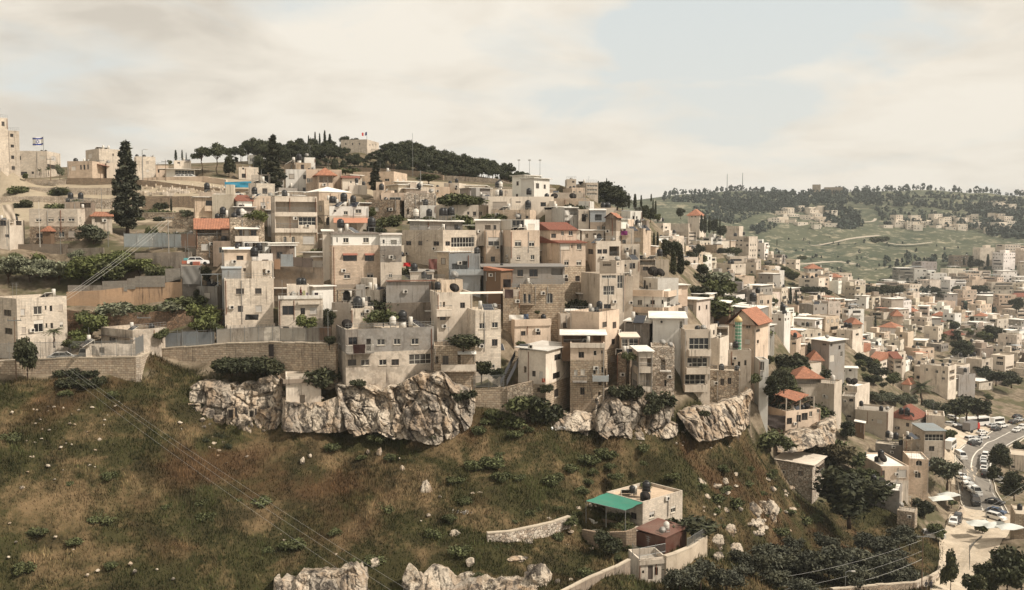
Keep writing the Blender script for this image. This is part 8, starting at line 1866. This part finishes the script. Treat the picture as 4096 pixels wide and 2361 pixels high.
for i,(x0,y0,x1,y1,Y,c,l) in enumerate(((2010,190,2092,292,169.8,(.16,.07,.06),'brown blanket hung before the tin enclosure'),(200,735,330,790,157.8,(.03,.03,.03),'black torn shade cloth on the cluttered terrace'),(1760,225,1830,262,169.7,(.4,.03,.03),'red clothes on a line by the tin enclosure'))): sheet('hanging_cloth',l,'cloth',[qq(x0,y1,Y),qq(x1,y1,Y),qq(x1,y0,Y),qq(x0,y0,Y)],'cloth',c,.03,8,.15,.2,i)
reg('F')
for i,(x0,y0,x1,y1,Y,c,l) in enumerate(((582,148,725,205,165.5,(.72,.69,.63),'white sheets drying on the flat peach house'),(728,140,775,190,165.5,(.08,.11,.16),'blue jeans drying beside the white sheets'),(905,775,940,815,152,(.25,.09,.06),'striped rug on the yard parapet'))): sheet('laundry',l,'laundry',[qq(x0,y1,Y),qq(x1,y1,Y),qq(x1,y0,Y),qq(x0,y0,Y)],'cloth',c,.03,8,.1,.1,i)
reg('E')
for i,(x0,y0,x1,y1,Y,c,l) in enumerate(((525,1030,600,1110,165.3,(.02,.016,.016),'black cloth bundle over the half plastered corner house'),(540,1130,625,1215,165.2,(.07,.045,.04),'dark patterned rug hung on the corner house'),(1690,552,1752,595,197.8,(.16,.03,.12),'purple cloth on the ruined peach house balcony'),(1130,350,1175,400,202.5,(.6,.57,.52),'white shirts in the drying loft'),(1300,395,1340,460,201.5,(.02,.018,.018),'black clothes below the cream slab house window'))): sheet('hanging_cloth',l,'cloth',[qq(x0,y1,Y),qq(x1,y1,Y),qq(x1,y0,Y),qq(x0,y0,Y)],'cloth',c,.03,6,.1,.1,i)
reg('H'); sheet('tarpaulin','dark tarpaulin hung on the front of the collapsed roof house','tarpaulin',[qq(960,1200,203),qq(1080,1130,206),qq(1335,1145,203.6),qq(1330,1285,202.8)],'cloth',(.035,.028,.026),.05,12,.3,.2,5)
# collapsed orange roof on posts
def collapsed():
    h=BYN['the house with a collapsed orange tile roof']; e=empty('broken_tile_roof',h['C']+Vector((0,0,0)),'collapsed orange tile roof with bare rafters on the peach house','roof'); o=e.location
    Rt,Lt=h['Rd']*h['tr'],h['Ld']*h['tl']; z=2.6
    reg('H'); K=lambda x,y,Y:qq(x,y,Y)-o; up=Vector((0,0,.14))
    for pts in ((K(1440,1005,205.5),K(1570,940,210),K(1350,885,214),K(1245,935,209)),(K(1245,940,207),K(1350,887,213),K(1300,890,215),K(1060,935,210))): m=MB(); m.hexa(list(pts),[p+up for p in pts]); link('tile_slope',m.mesh('tile_slope',['tile']),e,color=C_['q'])
    m=MB(); g=random.Random(4)
    for i in range(26): p=Rt*g.uniform(0,.6)+Lt*g.uniform(.05,.8); m.tube([p+Vector((0,0,g.uniform(.2,1.6))),p+Rt*g.uniform(.1,.3)+Lt*g.uniform(-.2,.2)+Vector((0,0,g.uniform(1.4,3.0)))],.055,4)
    link('rafter_lattice',m.mesh('rafter_lattice',['wood']),e); 
    for f,g_ in ((.1,.1),(.9,.1),(.9,.9),(.1,.9),(.5,.1)): m=MB(); p=Rt*f+Lt*g_; m.box(p.x-.12,p.y-.12,-1,p.x+.12,p.y+.12,z); link('post',m.mesh('post',['slab']),e,color=(.5,.45,.38))
collapsed()
# green glass minaret with a golden dome
def minaret():
    b=P(2600+S*868,1200+S*485,188.5); t=P(2600+S*875,1200+S*215,188.5); e=empty('minaret',b,'slim green glazed minaret with a golden dome','minaret'); H_=t.z-b.z; m=MB(); m.lathe((0,0,-1.5),[(.68,0),(.68,H_+1.5)],10); link('shaft',m.mesh('shaft',['paint']),e,color=(.04,.20,.115)); m=MB()
    for k in range(10): a=6.283*k/10; m.tube([(0.69*math.cos(a),0.69*math.sin(a),0),(0.69*math.cos(a),0.69*math.sin(a),H_)],.03,4)
    for i in range(9): z=H_*i/8; m.lathe((0,0,z),[(.71,-.05),(.71,.05)],10)
    link('glazing_frame',m.mesh('glazing_frame',['frame_white']),e); m=MB(); m.lathe((0,0,H_),[(.78,0),(.8,.2),(.72,.55),(.5,.85),(.2,1.0),(.03,1.3)],14); link('dome',m.mesh('dome',['paint'],True),e,color=(.50,.36,.17))
minaret()
# steel stair of the white roofed house
def stair():
    a=P(1800+S*560,1200+S*850,150.9); b=P(1800+S*705,1200+S*560,156.5); e=empty('steel_stair',a,'dark steel stair climbing to the white roofed house','staircase'); d=b-a; n=18; w=Vector((-d.y,d.x,0)).normalized()*1.1; m=MB()
    for i in range(n): p=d*(i/n); q=d*((i+1)/n); m.hexa([Vector((p.x,p.y,q.z-.05)),Vector((q.x,q.y,q.z-.05)),Vector((q.x,q.y,q.z-.05))+w,Vector((p.x,p.y,q.z-.05))+w],[Vector((p.x,p.y,q.z)),Vector((q.x,q.y,q.z)),Vector((q.x,q.y,q.z))+w,Vector((p.x,p.y,q.z))+w])
    link('steps',m.mesh('steps',['frame_dark']),e)
    for s in (0,1): m=MB(); o=w*s; up=Vector((0,0,1.0)); m.hexa([o,d+o,d+o+w*.03,o+w*.03],[x+up for x in(o,d+o,d+o+w*.03,o+w*.03)]); link('side_panel',m.mesh('side_panel',['paint']),e,color=(.05,.052,.058))
    m=MB(); m.box(d.x-.3,d.y-.2,d.z-3,d.x+1.4,d.y+1.2,d.z+2.0); link('landing_box',m.mesh('landing_box',['paint']),e,color=(.06,.062,.068))
stair()
# eye murals: plain painted eyes
def mural(k,x0,y0,x1,y1,Y,bg,label,n=2):
    reg(k); a=qq(x0,y1,Y); b=qq(x1,y0,Y); w,h=b.x-a.x,b.z-a.z; e=empty('mural_wall',a,label,'mural'); m=MB(); m.box(0,0,-3,w,.4,h); link('painted_panel',m.mesh('painted_panel',['paint']),e,color=bg)
    def disc(cx,cz,rx,rz,y,c,nm):
        m=MB(); N=20; P0=[(cx+rx*math.cos(6.283*i/N),y,cz+rz*math.copysign(abs(math.sin(6.283*i/N))**1.2,math.sin(6.283*i/N))) for i in range(N)]; m.poly(P0); 
        for i in range(N): p,q=P0[i],P0[(i+1)%N]; m.quad(p,(p[0],0,p[2]),(q[0],0,q[2]),q)
        link(nm,m.mesh(nm,['paint']),e,color=c)
    for i in range(n):
        cx=w*(.27+.46*i) if n>1 else w/2; disc(cx,h*.52,w*.2,h*.36,-.03,(.02,.02,.02),'eye_outline'); disc(cx,h*.5,w*.18,h*.28,-.05,(.72,.69,.62),'eye_white'); disc(cx,h*.5,w*.075,h*.25,-.07,(.05,.035,.03),'iris')
mural('H',2078,172,2200,235,500,(.07,.25,.16),'house wall painted with two big eyes on green'); mural('I',1545,1022,1690,1075,520,(.22,.05,.03),'house wall painted with two eyes on dark red')
# people on the path
def person(p,rz,shirt,label):
    bm=bmesh.new(); J=[(0,0,.95,.15,.11),(0,0,1.15,.16,.11),(0,0,1.4,.2,.12),(0,0,1.52,.06,.06),(0,0,1.66,.1,.11),(.11,.02,.9,.09,.09),(.12,.12,.5,.06,.06),(.12,.05,.08,.045,.05),(.12,.2,.05,.045,.03),(-.11,0,.9,.09,.09),(-.12,-.1,.5,.06,.06),(-.12,-.22,.1,.045,.05),(-.12,-.08,.05,.045,.03),(.24,0,1.38,.06,.06),(.29,-.06,1.1,.045,.045),(.28,.06,.87,.035,.035),(.27,.1,.78,.03,.02),(-.24,0,1.38,.06,.06),(-.29,.08,1.1,.045,.045),(-.28,.18,.88,.035,.035),(-.27,.22,.79,.03,.02)]
    E=[(0,1),(1,2),(2,3),(3,4),(0,5),(5,6),(6,7),(7,8),(0,9),(9,10),(10,11),(11,12),(2,13),(13,14),(14,15),(15,16),(2,17),(17,18),(18,19),(19,20)]
    me=bpy.data.meshes.new('person'); me.from_pydata([j[:3] for j in J],E,[]); o=link('person',me,loc=p,color=shirt); o.rotation_euler=(0,0,rz); me.materials.append(MAT('cloth')); sk=o.modifiers.new('skin','SKIN')
    for v,j in zip(me.skin_vertices[0].data,J): v.radius=j[3:]
    me.skin_vertices[0].data[0].use_root=True; ss=o.modifiers.new('sub','SUBSURF'); ss.levels=1; ss.render_levels=1; tag(o,label,'person')
    m=MB(); m.lathe((0,0,1.68),[(.11,-.04),(.115,.04),(.08,.1),(.02,.12)],10); link('hair',m.mesh('hair',['black'],True),o); m=MB(); m.lathe((0,.02,1.6),[(.05,-.06),(.09,0),(.085,.07)],10); link('face',m.mesh('face',['skin'],True),o)
reg('K')
for x,y,c,r,l in ((1558,1470,(.03,.03,.035),.4,'person in dark clothes walking beside another at the path end'),(1608,1465,(.05,.05,.07),-.3,'person in dark blue clothes at the path end'),(2190,490,(.04,.04,.04),1.0,'person in black standing at the roadside bay')):
    p=hit(U(x),V(y)); person(p,r,c,l)
# playground sails, umbrella
for i,(x,y,l) in enumerate(((1700,640,'pale fabric sail over the plaza seats'),(1780,605,'second pale fabric sail over the plaza'),(2080,885,'scalloped pale sail of the playground'),(2240,905,'second scalloped sail of the playground'),(2380,930,'scalloped playground sail at the frame edge'))):
    p=hit(U(x),V(y+60)); z=Vector((0,0,2.9)); sheet('shade_sail',l,'shade sail',[p+z+Vector((-2.4,-1.5,0)),p+z+Vector((2.4,-1.2,.3)),p+z+Vector((2.2,1.8,.5)),p+z+Vector((-2.2,1.5,.2))],'cloth',(.55,.56,.52),.03,8,.15,-.5,i)
p=hit(U(1600),V(330)); m=MB(); m.lathe((0,0,2.1),[(1.5,0),(1.1,.5),(.5,.8),(.05,.9)],10); e=empty('parasol',p,'blue parasol at the playground corner','parasol'); link('canopy',m.mesh('canopy',['cloth']),e,color=(.03,.16,.36)); m=MB(); m.tube([(0,0,0),(0,0,2.2)],.04,5); link('pole',m.mesh('pole',['rail']),e)
# litter heaps
reg('M')
def heap(p,r,n,label,seed,cols):
    g=random.Random(seed); m=MB()
    for i in range(n):
        a=g.uniform(0,6.28); d=r*g.random()**.7; s=g.uniform(.06,.22); c=Vector((d*math.cos(a),d*math.sin(a)*.7,.1*g.random())); u_=Vector((g.gauss(0,1),g.gauss(0,1),g.gauss(0,.6))).normalized()*s; v_=Vector((g.gauss(0,1),g.gauss(0,1),g.gauss(0,.6))).normalized()*s; m.hexa([c,c+u_,c+u_+v_,c+v_],[x+Vector((0,0,s*.6)) for x in (c,c+u_,c+u_+v_,c+v_)],g.randrange(len(cols)))
    o=link('litter_heap',m.mesh('litter_heap',cols),loc=p); tag(o,label,'litter',None,'stuff')
heap(hit(U(1850),V(700)),1.6,60,'scatter of dumped rubbish on the grass',1,['black','whiteplastic','steel','dark'])
for k,x,y,r,l,s in (('F',980,1290,2.5,'litter under the stained wall',2),('H',560,1330,3.0,'pale litter at the rock foot',3),('D',1290,1450,.6,'litter by the tomb',4),('B',1690,650,2,'white bags on the creepers',5),('F',2000,1290,2.0,'litter on the rock ledge',6)): 
    reg(k); q_=hit(U(x),V(y)); q_ and heap(q_,r,40,l,s,['whiteplastic','cloth','steel'])
# ------------------------------------------------ the far hill: woods, villages
def far_trees():
    g=random.Random(31); pts=[]
    def scat(poly,n,h0,h1):
        xs=[q[0] for q in poly]; ys=[q[1] for q in poly]; c=0; t_=0
        while c<n and t_<n*12:
            t_+=1; x,y=g.uniform(min(xs),max(xs)),g.uniform(min(ys),max(ys))
            if not inpoly(np.array([x]),np.array([y]),poly)[0]: continue
            p=hitD(x,y,y0=640,y1=2300)
            if p is not None and p.y>650: pts.append((p,g.uniform(h0,h1))); c+=1
    scat([(1625,492),(1750,484),(1850,480),(2100,476),(2300,480),(2526,498),(2526,545),(2420,530),(2250,512),(2100,508),(1950,512),(1850,520),(1700,516)],1100,6,10)
    scat([(1700,520),(1990,505),(2000,520),(1860,545),(1780,560),(1720,545)],420,5,9)
    scat([(2040,515),(2120,530),(2135,570),(2080,580),(2030,560)],110,8,13); scat([(2390,520),(2526,540),(2526,600),(2440,590)],130,8,12)
    scat([(1860,560),(1930,550),(1900,580),(1850,585)],40,6,10); scat([(2160,520),(2400,530),(2420,570),(2180,560)],150,5,9)
    scat([(1850,590),(2500,590),(2450,640),(2100,690),(1950,650)],60,2.5,5); scat([(2160,640),(2526,640),(2526,780),(2400,780),(2200,700)],190,5,9)
    for xx in np.linspace(1640,2526,130):  # the tree line standing on the crest
        d=ray(xx*KD+g.uniform(-8,8),800); bp=None
        ys=np.arange(1500,1800,12.0); k=ys/d.y; zz=Hn(d.x*k,ys); r=zz/ys; i=int(np.argmax(r)); pts.append((Vector((d.x*k[i],ys[i],zz[i])),g.uniform(4,13)))
    gg=np.random.default_rng(3); V_=[];U_=[]
    for p,h in pts:
        n=26; d=gg.normal(size=(n,3)); d/=np.linalg.norm(d,axis=1)[:,None]; rad=h*g.uniform(.22,.42); con=g.random()<.35
        c=d*np.array([rad,rad,h*.42]); 
        if con: c[:,:2]*=np.clip(.75-(c[:,2:3]/h),.1,1.0)*.8
        c=c+np.array([p.x,p.y,p.z+h*.5]); a=gg.normal(size=(n,3)); a/=np.linalg.norm(a,axis=1)[:,None]; b=np.cross(a,d); s=h*.2; V_.append(np.stack([c-a*s,c+b*s,c+a*s,c-b*s],1).reshape(-1,3)); U_.append(np.repeat(np.clip(gg.normal(.5,.2,n)+.0,0,1),4))
    co=np.concatenate(V_).astype(np.float32); n=len(co)//4; me=bpy.data.meshes.new('far_woods'); me.vertices.add(4*n); me.vertices.foreach_set('co',co.ravel()); me.loops.add(4*n); me.loops.foreach_set('vertex_index',np.arange(4*n,dtype=np.int32)); me.polygons.add(n); me.polygons.foreach_set('loop_start',np.arange(0,4*n,4,dtype=np.int32)); me.update(); me.materials.append(MAT('leaf')); u=np.concatenate(U_).astype(np.float32); me.uv_layers.new(name='UVMap').data.foreach_set('uv',np.stack([u,u],1).ravel())
    tag(link('far_woods',me,color=(.020,.032,.024)),kind='stuff')
far_trees()
def far_village():
    g=random.Random(8); m=MB()
    def one(x,y,w,h):
        p=hitD(x,y,y0=800,y1=1700)
        if p is None: return
        d=g.uniform(9,16); a=g.uniform(-.4,.4); ca,sa=math.cos(a),math.sin(a); f=lambda px,py,z:(p.x+px*ca-py*sa,p.y+px*sa+py*ca,p.z+z); k=g.choice((0,0,1))
        c4=[(-w/2,-d/2),(w/2,-d/2),(w/2,d/2),(-w/2,d/2)]; m.hexa([f(a_,b_,-4) for a_,b_ in c4],[f(a_,b_,h) for a_,b_ in c4],k)
        for s in range(int(h/3)):
            n=int(w/3.4)
            for i in range(n):
                if g.random()<.35: continue
                x0=-w/2+w*(i+.5)/n-.6; m.quad(f(x0,-d/2-.06,s*3+1),f(x0+1.3,-d/2-.06,s*3+1),f(x0+1.3,-d/2-.06,s*3+2.3),f(x0,-d/2-.06,s*3+2.3),2)
    for poly,n in (([(1890,560),(1960,515),(2030,510),(2060,540),(2020,565)],30),([(2150,548),(2400,530),(2480,540),(2500,575),(2380,572),(2180,565)],52),([(1960,545),(2060,545),(2060,575),(1960,575)],14),([(2440,500),(2526,515),(2526,530),(2440,520)],8)):
        xs=[q[0] for q in poly]; ys=[q[1] for q in poly]; c=0
        for _ in range(n*8):
            x,y=g.uniform(min(xs),max(xs)),g.uniform(min(ys),max(ys))
            if inpoly(np.array([x]),np.array([y]),poly)[0]: one(x,y,g.uniform(8,17),g.choice((3.5,6.5,6.5,9.5))); c+=1
            if c>=n: break
    tag(link('far_village_houses',m.mesh('far_village_houses',['clean','plaster','glass']),color=(.66,.58,.48)),kind='stuff')
far_village()
# ------------------------------------------------ labels of the repeated things: each by what it stands on
ORD='first second third fourth fifth sixth seventh eighth ninth tenth eleventh twelfth thirteenth fourteenth fifteenth sixteenth seventeenth eighteenth nineteenth twentieth'.split()
def ordw(i):
    n=i+1
    if n<=20: return ORD[i]
    t=n//10-2; return 'twenty thirty forty fifty'.split()[t]+'-'+ORD[n%10-1] if n%10 else 'thirtieth fortieth fiftieth'.split()[t-1]
byreg={}
for i,t in enumerate(TH): t['i']=i; byreg.setdefault(t['region'],[]).append(t)
NUM=[o for o in 'one two three four five six seven eight nine ten eleven twelve thirteen fourteen fifteen'.split()]; NW=['no','one','two','three','four','five','six']
for rg,L in byreg.items():
    L.sort(key=lambda t:t['y']); nrow=max(1,min(15,round(len(L)/12)))
    for r in range(nrow):
        row=sorted(L[r*len(L)//nrow:(r+1)*len(L)//nrow],key=lambda t:t['u'])
        for k,t in enumerate(row):
            rf={'flat':'flat roofed','sheet':'pale sheet roofed','hip':'red tile roofed'}[t['roofk']]
            t['place']=f"{ordw(k)} along {rg} row {NUM[r]}"; t['root']['label']=f"{NW[t['st']]} storey {t['cn']} {rf} {t['root']['category']}, {t['place']}"
grp={}
for kind,owner,e in ITEMS: grp.setdefault((kind,owner),[]).append(e)
for (kind,owner),L in grp.items():
    L.sort(key=lambda e:proj(e.location)[0])
    for i,e in enumerate(L):
        pre='' if len(L)==1 else ORD[i]+' '
        if isinstance(owner,int): e['label']=f"{pre}{ADJ[kind].split(' on ')[0].split(' over ')[0].split(' with ')[0]} on the {TH[owner]['root']['category']} {TH[owner]['place']}"
        else: e['label']=' '.join(f"{pre}{ADJ[kind].split(' on ')[0].split(' over ')[0].split(' with ')[0]} on {owner}".split()[:16])
# ------------------------------------------------ the air
m=MB(); m.box(-2700,-70,-135,2700,2150,220); hz=link('haze',m.mesh('haze',['slab'])); hm=bpy.data.materials.new('haze'); hm.use_nodes=True; nt=hm.node_tree; nt.nodes.clear(); t=NT(nt); o=t.new('ShaderNodeOutputMaterial'); v=t.new('ShaderNodeVolumePrincipled'); v.inputs['Color'].default_value=(.86,.90,.90,1); v.inputs['Density'].default_value=.00011; v.inputs['Anisotropy'].default_value=.2; nt.links.new(v.outputs[0],o.inputs[1]); hz.data.materials[0]=hm; hz['kind']='stuff'
